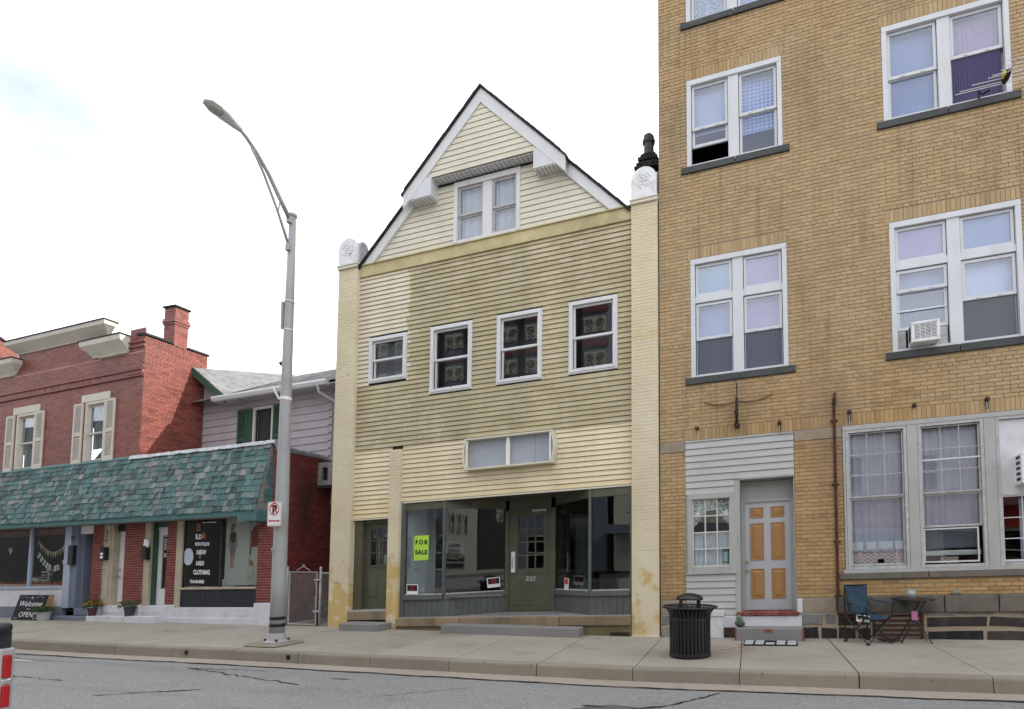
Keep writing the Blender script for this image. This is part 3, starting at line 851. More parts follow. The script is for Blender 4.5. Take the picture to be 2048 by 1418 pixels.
# side return bricks on the party-wall corner
# dark stone window sills in two lengths
for (a,b,z0,z1) in sills:
    mid = (a+b)/2 + .02
    for p, q in ((a, mid-.007), (mid+.007, b)): M().box(p, q, 10.855, 10.98, z0, z1-.002).put('sill', G['sill_dark'], rb, sh=S, bevel=.006)
# stones of the ground floor
def stone(x0, x1, z0, z1, mat, y=10.875, d=.06, bev=.012, name='stone'): return M().box(x0, x1, y, y+d, z0, z1).put(name, G[mat], rb, sh=S, bevel=bev, seg=2)
stone(-2.43,-1.945,3.752,3.955,'stone_buff', 10.885); stone(.068,.885,3.762,3.957,'stone_buff', 10.885)
stone(-2.43,-1.945,.645,.90,'stone_buff', 10.88); stone(.065,.16,.655,.91,'base_white',10.878); stone(.164,.72,.655,.91,'stone_buff',10.88)
for a, b in ((.745,2.40),(2.425,3.20),(3.215,4.6),(4.615,6.2),(6.215,7.69)): stone(a, b, .655, .935, 'stone_band', 10.83, .10)
for a, b in ((.795,2.19),(2.205,4.3),(4.315,6.1),(6.115,7.69)): stone(a, b, 1.235, 1.33, 'stone_band', 10.845, .09, .006, name='sill')
M().box(AX0+.01, -1.945, 10.880, 10.93, .16, .645).put('foundation_mortar', G['mortar_buff'], rb, sh=S)
M().box(.065, 1.30, 10.880, 10.93, .16, .655).put('foundation_mortar', G['mortar_buff'], rb, sh=S)
M().box(2.10, AX1, 10.880, 10.93, .16, .655).put('foundation_mortar', G['mortar_buff'], rb, sh=S)
def rubble(x0, x1, z0, z1, mat, name='foundation_stone', gap=.03, wmin=.24, wmax=.5, y=10.868):
    x = x0
    while x < x1-.06:
        w = min(rnd.uniform(wmin, wmax), x1-x)
        if x1-(x+w) < .12: w = x1-x
        a, b, c, d = x+gap/2, x+w-gap/2, z0+gap/2, z1-gap/2
        k = lambda s: rnd.uniform(-s, s)
        m = M(); q = .018
        f = [(a+k(q),c+k(q)),((a+b)/2,c+k(q)*.6),(b+k(q),c+k(q)),(b+k(q),d+k(q)),((a+b)/2,d+k(q)*.6),(a+k(q),d+k(q))]
        m.xz([(u, v) for u, v in f], y+rnd.uniform(-.008,.012), 10.92)
        m.put(name, G[mat if not callable(mat) else mat()], rb, sh=S, bevel=.014, seg=2)
        x += w
rubble(AX0+.01,-1.945,.44,.64,'stone_grey'); rubble(AX0+.01,-1.945,.21,.43,'stone_grey')
rubble(.065,.74,.43,.655,'stone_grey', gap=.035); rubble(.065,.74,.17,.42,'stone_dark', gap=.035); rubble(.74,1.29,.42,.655,'stone_dark', gap=.035); rubble(.74,1.29,.16,.41,'stone_dark', gap=.035)
rubble(2.12,AX1,.60,.66,'stone_grey', gap=.02); rubble(2.12,AX1,.39,.585,'stone_dark', gap=.045, wmin=.45, wmax=.95); rubble(2.12,AX1,.155,.365,'stone_dark', gap=.045, wmin=.5, wmax=1.0)
# louvred brown basement vent
m = M(); m.box(1.305,1.34,10.87,10.95,.17,.655); m.box(2.06,2.095,10.87,10.95,.17,.655)
vent = m.put('basement_vent', G['rust_metal'], rb, sh=S)
for i in range(6):
    z = .18+i*.08; M().add([(1.34,10.872,z),(2.06,10.872,z),(2.06,10.93,z+.045),(1.34,10.93,z+.045),(1.34,10.872,z+.006),(2.06,10.872,z+.006),(2.06,10.93,z+.052),(1.34,10.93,z+.052)],
        [(0,1,2,3),(4,5,6,7),(0,1,5,4),(2,3,7,6)]).put('louvre', G['rust_metal'], vent, sh=S)
M().box(1.31,2.09,10.96,11.0,.17,.66).put('vent_back', G['sign_black'], vent, sh=S)

# upper windows
def pair(a, b, z0, z1, spec, transom=None):
    mu = ((a+b)/2-.10, (a+b)/2+.10)
    w = casing(rb, a, b, z0, z1, 10.905, .085, 'vinyl_white', sh=S, mull=mu, transom=transom, head=.10)
    for side, (p, q) in enumerate(((a+.085, mu[0]), (mu[1], b-.085))):
        sp = spec[side]; top = z1-.10; bot = z0+.05
        if transom:
            sash(w, p+.012, q-.012, transom[1]+.01, top-.012, 10.945, .048, 'vinyl_white', S, gl='pane_sky')
            panel(w, p+.03, q-.03, transom[1]+.02, top-.02, 11.0, sp['transom'], S); top = transom[0]-.008
        rail = sp.get('rail', (top+bot)/2)
        sash(w, p+.012, q-.012, rail-.02, top-.01, 10.950, .05, 'vinyl_white', S, gl='pane_sky')
        lo = sp.get('lift', bot)
        sash(w, p+.012, q-.012, lo+.006, sp.get('lowtop', rail+.015), 10.99, .05, 'vinyl_white', S, gl=sp.get('gl','pane_sky'))
        if sp.get('screen'): M().box(p+.03, q-.03, 10.972, 10.975, bot+.01, rail-.02).put('insect_screen', G[sp['screen']], w, sh=S)
        for (mt, c0, c1, nm) in sp.get('back', ()):
            if nm == 'curtain': curtain(w, p+.02, q-.02, lerp(bot,top,c0), lerp(bot,top,c1), 11.10, mt, S)
            else: panel(w, p+.02, q-.02, lerp(bot,top,c0), lerp(bot,top,c1), 11.08, mt, S)
        for dx in (.3, .7): M().box(lerp(p,q,dx)-.03, lerp(p,q,dx)+.03, 10.938, 10.955, rail-.005, rail+.018).put('sash_lock', G['vinyl_white'], w, sh=S)
    return w
pair(-1.86,-.03, 9.45,11.26, ({'rail':10.25,'lift':9.89,'lowtop':10.29,'back':[('white_board',.42,1.0,'blind')]}, {'rail':10.31,'back':[('gingham_cloth',.30,.98,'curtain')]}))
pair(1.73,3.75, 9.45,11.26, ({'rail':10.28,'back':[('sheen_blue',0,1,'blind')]}, {'rail':10.37,'lift':9.50,'lowtop':10.27,'back':[('curtain_pink',.38,.98,'curtain')],'screen':'screen_purple'}))
pair(5.42,7.42, 9.45,11.26, ({'back':[('curtain_white',0,1,'curtain')]}, {'back':[('sheen_blue',0,1,'blind')]}))
tr = (6.672,6.795)
pair(-1.86+.05,.0, 5.185,7.545, ({'transom':'sheen_teal','rail':5.95,'back':[('sheen_lilac',.5,1,'blind')],'screen':'screen_blue'}, {'transom':'sheen_pink','rail':5.97,'back':[('sheen_pink',.5,1,'blind')],'screen':'screen_blue'}), tr)
pair(1.76,3.79, 5.185,7.545, ({'transom':'sheen_pink','rail':6.28,'lift':5.58,'lowtop':6.30,'back':[('sheen_blue',.72,1,'blind'),('screen_grey',.24,.72,'blind')]}, {'transom':'sheen_blue','rail':5.97,'back':[('curtain_white',.5,1,'blind')],'screen':'screen_grey'}), tr)
pair(5.42,7.42, 5.185,7.545, ({'transom':'sheen_blue','back':[('sheen_lilac',0,1,'blind')]}, {'transom':'sheen_pink','back':[('curtain_white',0,1,'curtain')]}), tr)
for a, b in ((-1.86,-.03),(1.73,3.75),(5.42,7.42)):
    pair(a, b, 12.50, 14.35, ({'back':[('lace_cloth',0,1,'curtain')]}, {'back':[('sheen_blue',0,1,'blind')]}))
M().box(1.86,2.65,10.975,10.99,5.915,5.945).put('screen_bar', G['vinyl_white'], rb, sh=S)
# accordion panels beside the air conditioner
M().box(1.86,1.99,10.98,10.995,5.24,5.57).put('side_panel', G['old_white'], rb, sh=S); M().box(2.44,2.65,10.98,10.995,5.24,5.57).put('side_panel', G['old_white'], rb, sh=S)

# grey siding bay with the small window and the recessed door
GB = [(-1.905,-1.02,1.40,2.90), (-1.02,.06,.18,3.135)]
lap_boards(rb, -1.938, .056, 2.90, 3.94, 10.90, .127, 'grey_siding', S, holes=[(-1.02,.06,.1,3.135)])
lap_boards(rb, -1.938, -1.02, .62, 1.40, 10.90, .127, 'grey_siding', S)
bk = M(); wall_with_holes(bk, -1.938, .056, .19, 3.95, 10.908, [(-1.88,-1.05,1.45,2.88), (-.92,.04,.68,3.13)], .06)
bk.put('sheathing', G['grey_trim'], rb, sh=S)
m = M(); m.box(-1.02,-.92,10.878,10.93,.64,3.0); m.box(-.92,.056,10.885,10.93,3.135,3.16); m.box(-1.94,.06,10.885,10.92,3.93,3.958)
m.put('corner_trim', G['grey_trim'], rb, sh=S)
sw = casing(rb, -1.905, -1.02, 1.43, 2.905, 10.90, .085, 'grey_trim', S, proud=.022, depth=.08, foot=.10)
sash(sw, -1.82, -1.105, 1.53, 2.83, 10.925, .022, 'cream_paint', S, cols=3, rows=4, mw=.022)
M().box(-1.94,-1.0,10.855,10.93,1.395,1.43).put('window_sill', G['grey_trim'], sw, sh=S)
curtain(sw, -1.81, -1.11, 1.54, 2.18, 10.99, 'curtain_white', S, folds=11)
cm = M(); cm.xz([(-1.81,2.3),(-1.76,2.32),(-1.66,2.50),(-1.55,2.60),(-1.40,2.60),(-1.28,2.50),(-1.17,2.35),(-1.11,2.33),(-1.11,2.82),(-1.81,2.82)], 10.995, 11.0)
cm.put('lace_curtain', G['lace_cloth'], sw, sh=S)
for cx in (-1.73,-1.19): M().xz([(cx-.05,2.50),(cx+.03,2.48),(cx+.05,2.55),(cx+.01,2.60),(cx-.03,2.57)], 10.985, 10.99).put('lace_bow', G['sign_white'], sw, sh=S)
for cx in (-1.74,-1.18): curtain(sw, cx-.07, cx+.07, 2.42, 2.82, 11.01, 'curtain_white', S, folds=3)
M().box(-1.26,-1.13,10.972,10.976,1.60,1.86).put('sticker', G['frog_green'], sw, sh=S, label='green and blue sticker in the lower right pane')
M().box(-1.24,-1.17,10.966,10.970,1.62,1.80).put('sticker', G['pale_blue'], sw, sh=S)
# recess
m = M(); m.quad((-.92,10.93,.6),(-.92,11.28,.6),(-.92,11.28,3.13),(-.92,10.93,3.13)); m.quad((.05,11.28,.6),(.05,10.93,.6),(.05,10.93,3.13),(.05,11.28,3.13))
m.quad((-.92,10.93,3.13),(.05,10.93,3.13),(.05,11.28,3.13),(-.92,11.28,3.13))
m.box(-.92,.05,11.22,11.28,2.76,3.12); m.box(-.92,-.862,11.17,11.28,.68,2.76); m.box(-.028,.05,11.17,11.28,.68,2.76); m.box(-.862,-.028,11.165,11.28,2.72,2.78)
m.put('door_recess', G['grey_trim'], rb, sh=S)
dr = M().box(-.860,-.030,11.20,11.245,.690,2.718).put('door', G['door_grey'], rb, sh=S)
for (a,b,c,d) in ((-.76,-.51,2.42,2.62),(-.38,-.13,2.42,2.62),(-.76,-.51,1.62,2.32),(-.38,-.13,1.62,2.32),(-.76,-.51,.90,1.46),(-.38,-.13,.90,1.46)):
    p = M(); e = .012
    p.box(a,b,11.188,11.2,c,c+e); p.box(a,b,11.188,11.2,d-e,d); p.box(a,a+e,11.188,11.2,c+e,d-e); p.box(b-e,b,11.188,11.2,c+e,d-e)
    i0, i1 = .035, .075
    p.add([(a+e,11.196,c+e),(b-e,11.196,c+e),(b-e,11.196,d-e),(a+e,11.196,d-e),(a+i0,11.196,c+i0),(b-i0,11.196,c+i0),(b-i0,11.196,d-i0),(a+i0,11.196,d-i0),(a+i1,11.184,c+i1),(b-i1,11.184,c+i1),(b-i1,11.184,d-i1),(a+i1,11.184,d-i1)],
          [(0,1,5,4),(1,2,6,5),(2,3,7,6),(3,0,4,7),(4,5,9,8),(5,6,10,9),(6,7,11,10),(7,4,8,11),(8,9,10,11)])
    p.put('door_panel', G['door_orange'], dr, sh=S)
for z in (1.44, 1.60):
    m = M(); m.tube([(-.815,11.2,z),(-.815,11.155,z)], .012, 10); m.ball((-.815,11.14,z), .028, 12); m.put('door_knob', G['brass'], dr, sh=S, smooth=True)
for i, ch in enumerate('333'): text_part('house_number', ch, .085, G['grey_trim'], rb, (-.955, 10.874, 2.02-.085*i-.035), extrude=.004)
# brick threshold, painted riser
for i in range(9):
    a = -1.0+i*.123; M().box(a, a+.115, 10.80, 11.2, .622, .682).put('threshold_brick', G['tile_brick'], rb, sh=S, bevel=.006)
M().box(-1.40,.14,10.835,11.1,.40,.615).put('riser', G['base_white'], rb, sh=S, bevel=.01)
M().box(-1.94,-1.35,10.87,10.93,.18,.62).put('lower_board', G['grey_siding'], rb, sh=S)
rubble(-1.40,.14,.18,.39,'stone_dark', y=10.85)
# big ground-floor windows
m = M()
for a, b in ((.895,.935),(1.935,2.095),(3.105,3.27),(4.28,4.44),(5.45,5.61),(6.62,6.78),(7.42,7.46)): m.box(a, b, 10.88, 11.0, 1.40, 3.875)
m.box(.895,7.46,10.872,11.0,3.875,3.953); m.box(.86,7.46,10.868,11.0,1.337,1.40)
m.put('window_posts', G['grey_trim'], rb, sh=S)
def bigwin(a, b, kind):
    w = casing(rb, a, b, 1.402, 3.873, 10.90, .05, 'old_white', S, depth=.08, foot=.05)
    p, q = a+.055, b-.055
    if kind != 2:
        sash(w, p, q, 2.66, 3.815, 10.925, .022, 'old_white', S, cols=3, rows=3, mw=.014)
        if kind == 1: M().box(p, q, 10.915, 10.925, 3.225, 3.25).put('storm_rail', G['vinyl_white'], w, sh=S)
    else:
        M().box(p, q, 10.93, 10.96, 2.56, 3.815).put('filler_board', G['base_white'], w, sh=S)
    if kind == 0:
        sash(w, p, q, 1.46, 2.66, 10.955, .03, 'old_white', S)
        curtain(w, p+.02, q-.02, 1.70, 3.8, 11.06, 'curtain_lilac', S, folds=7); curtain(w, p+.02, q-.02, 1.74, 1.88, 11.05, 'curtain_white', S, folds=5, name='curtain_hem')
        curtain(w, p+.02, q-.02, 1.46, 1.74, 11.08, 'chevron_cloth', S, folds=4)
        M().box(1.43,1.53,10.99,10.995,1.50,1.57).put('sticker', G['yellow_tag'], w, sh=S)
    elif kind == 1:
        sash(w, p, q, 2.08, 2.66, 10.955, .03, 'old_white', S); sash(w, p, q-.06, 1.48, 2.06, 10.93, .022, 'vinyl_white', S)
        curtain(w, p+.02, q-.02, 2.1, 3.8, 11.06, 'curtain_lilac', S, folds=8); curtain(w, p+.02, q-.02, 1.72, 2.1, 11.10, 'screen_grey', S, folds=4)
        M().box(p+.02, q-.02, 11.0, 11.04, 1.60, 1.68).put('inner_sill', G['old_white'], w, sh=S)
        M().box(p+.28, p+.55, 11.08, 11.12, 1.47, 1.58).put('cloth', G['chevron_cloth'], w, sh=S)
    else:
        sash(w, p, q, 1.46, 2.56, 10.955, .03, 'vinyl_white', S, cols=3, rows=3, mw=.016)
        curtain(w, p+.3, q-.02, 1.5, 2.5, 11.1, 'curtain_lilac', S, folds=6)
for i, (a, b, k) in enumerate(((.94,1.93,0),(2.10,3.10,1),(3.275,4.275,2),(4.445,5.445,0),(5.615,6.615,1),(6.785,7.415,0))): bigwin(a, b, k)
# ================================================================ YELLOW SHOP HOUSE (middle)
S = .039
yb = thing('yellow_gabled_building', (-6.4, 10.9, wz(-6.4)), 'yellow clapboard shop building with a steep white-trimmed gable between brick piers', 'building')
YW = 10.95           # siding plane
APX, APZ, SL = -6.40, 12.27, 1.03
def rake(x): return APZ - SL*abs(x-APX)
wins = [(-9.40,-8.36,6.065,7.14),(-7.735,-6.67,5.61,7.145),(-6.06,-4.99,5.61,7.145),(-4.38,-3.315,5.61,7.15)]
gwin = (-7.20,-5.545,9.0,10.42)
inw = [(a+.09,b-.09,c+.09,d-.09) for a,b,c,d in wins]
m = M()
wall_with_holes(m, -9.75, -3.0, 3.22, 8.95, YW+.012, inw, .12)
m.quad((-9.75,YW+.012,2.91),(-8.70,YW+.012,2.91),(-8.70,YW+.012,3.22),(-9.75,YW+.012,3.22))
# gable backing with the attic window opening
for a, b, c, d in cells(-9.6, -3.1, 8.95, 10.5, [(gwin[0]+.03,gwin[1]-.03,gwin[2],gwin[3]-.03)]):
    pts = [(a,c),(b,c)]
    if d > rake(a) or d > rake(b) or c > rake(a) or c > rake(b): continue
    m.quad((a,YW+.012,c),(b,YW+.012,c),(b,YW+.012,d),(a,YW+.012,d))
k = (APZ-10.42-.02)/SL
m.add([(-9.62,YW+.014,8.95),(gwin[0]+.02,YW+.014,8.95),(gwin[0]+.02,YW+.014,10.42),(APX-k,YW+.014,10.42)], [(0,1,2,3)])
m.add([(gwin[1]-.02,YW+.014,8.95),(-3.18,YW+.014,8.95),(APX+k,YW+.014,10.42),(gwin[1]-.02,YW+.014,10.42)], [(0,1,2,3)])
m.add([(APX-k,YW+.014,10.42),(APX+k,YW+.014,10.42),(APX,YW+.014,APZ-.02)], [(0,1,2)])
m.put('wall', G['tar'], yb, sh=S)
m = M()  # shell
X0, X1 = -10.22, -2.48
for x in (X0, X1): m.quad((x,11.0,-.3),(x,25,-.3),(x,25,8.9),(x,11.0,8.9))
m.quad((X0,25,-.3),(X1,25,-.3),(X1,25,8.9),(X0,25,8.9))
m.add([(X0,25,8.5),(X1,25,8.5),(APX,25,APZ-.1)], [(0,1,2)])
m.quad((X0,11.1,4.6),(X1,11.1,4.6),(X1,24.9,4.6),(X0,24.9,4.6)); m.quad((X0,11.1,8.8),(X1,11.1,8.8),(X1,24.9,8.8),(X0,24.9,8.8))
m.put('shell', G['lavender'], yb, sh=S)
# clapboards
lap_boards(yb, -9.735, -3.005, 3.225, 8.66, YW, .107, 'siding_yellow', S, holes=wins + [(-8.695,-8.402,3,4.42), (-9.75,-8.71,3.0,3.225)], proud=.024)
lap_boards(yb, -9.735, -8.735, 2.905, 3.225, YW, .107, 'siding_yellow', S, proud=.024)
m = M(); m.box(-9.74,-3.005,YW-.045,YW+.02,8.665,8.93); m.box(-9.75,-3.0,YW-.075,YW+.02,8.93,8.955)
m.put('belt_board', G['strip_yellow'], yb, sh=S)
m = M(); m.box(-8.36,-3.01,YW-.03,YW+.06,3.19,3.222); m.box(-9.73,-8.73,YW-.03,YW+.06,2.875,2.903); m.put('drip_edge', G['gable_yellow'], yb, sh=S)
# gable boards: flush below the overhang, then on the overhanging face
lap_boards(yb, -9.6, -3.1, 8.955, 10.42, YW, .13, 'gable_yellow', S, holes=[gwin], proud=.016, left=lambda z: APX-(APZ-z)/SL+.22, right=lambda z: APX+(APZ-z)/SL-.22)
OY = 10.70
lap_boards(yb, -8.6, -4.2, 10.50, 12.02, OY, .13, 'gable_yellow', S, proud=.014, left=lambda z: APX-(APZ-z)/SL+.20, right=lambda z: APX+(APZ-z)/SL-.20)
kk = (APZ-10.50)/SL
m = M(); m.add([(APX-kk+.1,OY+.012,10.50),(APX+kk-.1,OY+.012,10.50),(APX,OY+.012,APZ-.1)], [(0,1,2)]); m.put('gable_backing', G['tar'], yb, sh=S)
# soffit slats under the overhang
ns = 24
for i in range(ns):
    a = -7.66+i*(2.56/ns); M().box(a+.009, a+2.56/ns-.009, OY+.02, YW, 10.476+.002*(i%2), 10.495).put('soffit_slat', G['vinyl_white'], yb, sh=S)
M().box(-8.0,-4.8,OY+.02,YW,10.497,10.51).put('soffit_back', G['tan_trim'], yb, sh=S)
# boxed returns
for sgn, (a, b) in ((-1,(-8.27,-7.63)), (1,(-5.11,-4.50))):
    top_in = 10.50; o = a if sgn < 0 else b; i_ = b if sgn < 0 else a
    m = M(); pts = [(o,10.09),(i_,10.09),(i_,10.51),(o+(-sgn)*.38,10.51),(o,rake(o)-.05)]
    if sgn < 0: m.xz(pts, OY-.03, YW)
    else: m.xz([(p[0],p[1]) for p in pts][::-1], OY-.03, YW)
    bx = m.put('eave_return', G['vinyl_white'], yb, sh=S)
    M().box(a+.01, b-.01, OY-.015, YW-.012, 10.0815, 10.0885).put('soffit_back', G['tan_trim'], bx, sh=S)
    for j in range(7):
        u = lerp(a,b,(j+.12)/7); v = lerp(a,b,(j+.88)/7); M().box(u, v, OY-.02, YW-.01, 10.066, 10.081).put('soffit_slat', G['vinyl_white'], bx, sh=S)
# white rake boards
def rake_board(x_out, x_in, z_lift, y0, y1, wv):
    m = M(); zo, zi = rake(x_out)+z_lift, rake(x_in)+z_lift
    m.xz([(x_out,zo-wv),(x_in,zi-wv),(x_in,zi),(x_out,zo)], y0, y1); return m
for sgn in (-1, 1):
    lo = -9.60 if sgn < 0 else -3.14; br_ = -8.36 if sgn < 0 else -4.38
    rake_board(br_, APX, 0, OY-.035, OY+.02, .33).put('rake_board', G['trim_white'], yb, sh=S)
    rake_board(br_-sgn*.02, APX, 0, OY+.021, YW+.02, .04).put('rake_soffit', G['trim_white'], yb, sh=S)
    xo, xi, xb_ = APX+sgn*(APZ-8.958)/SL, APX+sgn*(APZ-.30-8.958)/SL, br_-sgn*.1
    M().xz([(xo,8.958),(xi,8.958),(xb_,rake(xb_)-.30),(xb_,rake(xb_))], YW-.06, YW+.02).put('rake_board', G['trim_white'], yb, sh=S)
# roof slopes with a ragged shingle edge
for sgn in (-1, 1):
    m = M(); lo = -9.72 if sgn < 0 else -3.05; brx = -8.40 if sgn < 0 else -4.34
    t = .05
    def sl(xa, xb, ya, yb_):
        m.add([(xa,ya,rake(xa)+.005),(xb,ya,rake(xb)+.005),(xb,yb_,rake(xb)+.005),(xa,yb_,rake(xa)+.005),(xa,ya,rake(xa)+t),(xb,ya,rake(xb)+t),(xb,yb_,rake(xb)+t),(xa,yb_,rake(xa)+t)],
              [(0,1,2,3),(4,5,6,7),(0,1,5,4),(1,2,6,5),(2,3,7,6),(3,0,4,7)])
    sl(brx, APX, OY-.07, 25.2); sl(lo, brx, YW-.10, 25.2)
    m.put('roof', G['shingle_black'], yb, sh=S)
    for j in range(26):
        xa = lerp(lo, APX, j/26); xb = lerp(lo, APX, (j+1)/26); front = OY-.085 if (xa > -8.42 and xa < -4.36) else YW-.115
        d = rnd.uniform(.0,.018); mm = M(); mm.xz([(xa,rake(xa)+.035),(xb,rake(xb)+.035),(xb,rake(xb)+.062+d),(xa,rake(xa)+.062+d*.5)], front, front+.25); mm.put('edge_shingle', G['shingle_black'], yb, sh=S)
# attic window pair
aw = casing(yb, gwin[0], gwin[1], 9.0, 10.42, YW-.01, .09, 'trim_white', S, mull=(-6.47,-6.24), depth=.10, head=.12, foot=.06)
for p, q in ((-7.10,-6.475),(-6.235,-5.645)):
    sash(aw, p, q, 9.63, 10.29, YW+.02, .045, 'old_white', S, gl='pane_glass'); sash(aw, p, q, 9.06, 9.64, YW+.05, .05, 'old_white', S, gl='pane_glass')
    curtain(aw, p+.03, q-.03, 9.05, 10.28, YW+.14, 'curtain_lilac', S, folds=3, amp=.02)
# four first-floor windows
for i, (a, b, c, d) in enumerate(wins):
    m = M(); w1 = .085
    for (e, y0) in ((0, YW-.035), (.035, YW-.052)):
        f = e+.05 if e == 0 else e+.052
        m.box(a+e,a+f,y0,YW+.03,c+e,d-e); m.box(b-f,b-e,y0,YW+.03,c+e,d-e); m.box(a+f,b-f,y0,YW+.03,d-f,d-e); m.box(a+f,b-f,y0,YW+.03,c+e,c+f)
    w = m.put('window', G['trim_white'], yb, sh=S)
    mid = (c+d)/2
    sash(w, a+.09, b-.09, mid-.02, d-.09, YW+.015, .04, 'trim_white', S, gl='pane_shop'); sash(w, a+.09, b-.09, c+.09, mid+.015, YW+.045, .04, 'trim_white', S, gl='pane_shop')
    if i == 0: panel(w, a+.1, b-.1, c+.1, d-.1, YW+.16, 'screen_grey', S)
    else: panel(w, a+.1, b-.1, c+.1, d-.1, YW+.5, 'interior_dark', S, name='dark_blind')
    M().box((a+b)/2-.012,(a+b)/2+.012,YW-.005,YW+.01,c+.10,c+.125).put('sash_lock', G['sign_black'], w, sh=S)
# ---- painted brick piers with white caps
def pier(x0, x1, ztop, y0, bricks=True, base=.2):
    p = M().box(x0, x1, y0+.004, YW+.28, base, ztop).put('pier', G['pier_yellow'], yb, sh=S)
    return p
pierL = pier(-10.27, -9.725, 8.90, 10.845, base=.40); pierR = pier(-3.003, -2.462, 8.90, 10.845, base=.235); pierM = pier(-8.695, -8.40, 4.42, 10.855, base=.36)
rects = []
for (x0, x1, z0, z1) in ((-10.268,-9.727,1.45,8.88), (-3.0,-2.465,1.9,8.88)): rects += brick_rects(x0, x1, z0, z1, .21, .0665, [], joint=.005, header=0)
lay_bricks(yb, rects, 10.846, G['pier_yellow'], sh=S, single=300, proud=.0025, deep=.01)
lay_bricks(yb, brick_rects(-8.693,-8.402,1.3,4.4,.21,.0665,[],joint=.006,header=0), 10.856, G['pier_yellow'], sh=S, single=300, proud=.0025, deep=.01, name='pier_brick')
M().box(-3.012,-2.455,10.825,10.9,.20,.262).put('pier_foot', G['pier_yellow'], yb, sh=S, bevel=.01)
for cx, nm in ((-9.998,'L'), (-2.733,'R')):
    m = M(); m.box(cx-.285,cx+.285,10.80,YW+.30,8.90,8.965); m.box(cx-.30,cx+.30,10.785,YW+.31,8.965,9.0)
    m.put('pier_cap', G['gable_yellow'], yb, sh=S, bevel=.012, seg=2)
    f = M(); f.xz(arch_pts(cx, .262, 9.0, 9.645), 10.80, 10.90)
    fin = f.put('finial', G['cap_white'], yb, sh=S, bevel=.015, seg=2)
    # rosette relief
    for t in range(5):
        an = 2*math.pi*t/5+.3; ccx, ccz = cx+.065*math.cos(an), 9.36+.065*math.sin(an)
        mm = M(); mm.tube([(ccx+.045*math.cos(s), 10.797, ccz+.045*math.sin(s)) for s in [2*math.pi*i/10 for i in range(11)]], .008, 5); mm.put('petal', G['cap_white'], fin, sh=S, smooth=True)
    for t in range(4):
        a0 = math.pi/2*t+.25; mm = M(); mm.tube([(cx+.15*math.cos(s), 10.797, 9.36+.15*math.sin(s)) for s in [a0+i*.11 for i in range(10)]], .010, 5); mm.put('scroll', G['cap_white'], fin, sh=S, smooth=True)
    # round-headed side panel behind the front plate
    s2 = M(); hw = .16; pts = [(10.90,9.0),(10.90+2*hw,9.0)] + [(10.90+hw+hw*math.cos(t), 9.42+.2*math.sin(t)) for t in [math.pi*i/10 for i in range(11)]]
    s2.yz(pts, cx+.15, cx+.262); s2.put('finial_side', G['old_white'], yb, sh=S, bevel=.01)
for x, s_ in ((-9.70, 1), (-3.06, -1)):
    M().add([(x-.09*s_,YW-.10,8.86),(x+.10*s_,YW-.11,8.97),(x+.10*s_,YW+.1,9.02),(x-.06*s_,YW+.05,9.12)], [(0,1,2,3),(0,2,3)]).put('flashing', G['tar'], yb, sh=S)
# ---- chimney at the right-hand side with a clay pot
ch = M().box(-3.20,-2.80,12.25,12.75,9.2,10.80).put('chimney', G['black_brick'], yb)
for (e, z0, z1, mt) in ((.10,10.50,10.57,'black_brick'),(.06,10.60,10.67,'black_brick'),(.03,10.74,10.82,'black_brick'),(-.02,10.83,10.91,'black_brick'),(-.06,10.91,10.96,'black_brick')):
    k = 4
    for i in range(k): M().box(lerp(-3.20-e,-2.80+e,i/k)+.004, lerp(-3.20-e,-2.80+e,(i+1)/k)-.004, 12.25-e, 12.75+e, z0, z1).put('chimney_brick', G['black_brick'], ch, bevel=.006)
m = M(); m.lathe([(.12,10.95),(.115,11.28),(.15,11.30),(.155,11.36),(.13,11.38),(.125,11.47),(.10,11.50)], -3.03, 12.5, 8); m.put('chimney_pot', G['clay'], ch)
# ---- storefront: splayed entrance between two display windows
FY, DY = 10.955, 11.95
DL, DR = -6.235, -5.175      # door at the back of the recess
ML, MR = -7.29, -3.905
ST = .655                    # platform level (sheared coordinate)
# platform floor and ceiling
m = M(); m.add([(-8.34,10.80,ST),(-3.01,10.80,ST),(-3.01,12.1,ST),(-8.34,12.1,ST),(-8.34,10.8,.25),(-3.01,10.8,.25),(-3.01,12.1,.25),(-8.34,12.1,.25)], [(0,1,2,3),(0,1,5,4)]); m.put('entrance_floor', G['mosaic'], yb, sh=S)
m = M(); m.quad((-8.36,YW,3.20),(-3.0,YW,3.20),(-3.0,12.2,3.20),(-8.36,12.2,3.20)); m.put('entrance_ceiling', G['olive_paint'], yb, sh=S)
me_txt = text_part('floor_lettering', 'MAILEY', .26, G['sign_black'], yb, (-5.35, 11.18, ST+.004+S*-5.35), xa=(1,0,S), ya=(0,1,0), sx=1.55, spacing=1.1)
def run(p, q, z0, z1, t, name, mat, y_in=True):
    """upright panel between two plan points, thickness t towards the shop"""
    p, q = Vector(p), Vector(q); d = (q-p).normalized(); nn = Vector((-d.y, d.x))
    m = M(); c = [p, q, q+nn*t, p+nn*t]
    m.add([(a.x,a.y,z0) for a in c]+[(a.x,a.y,z1) for a in c], [(0,3,2,1),(4,5,6,7),(0,1,5,4),(1,2,6,5),(2,3,7,6),(3,0,4,7)]); return m.put(name, G[mat], yb, sh=S)
sf = [((-8.30,FY),(ML,FY)), ((ML,FY),(DL-.07,DY)), ((DR+.09,DY),(MR,FY)), ((MR,FY),(-3.06,FY))]
SILL, TOP = 1.13, 3.02
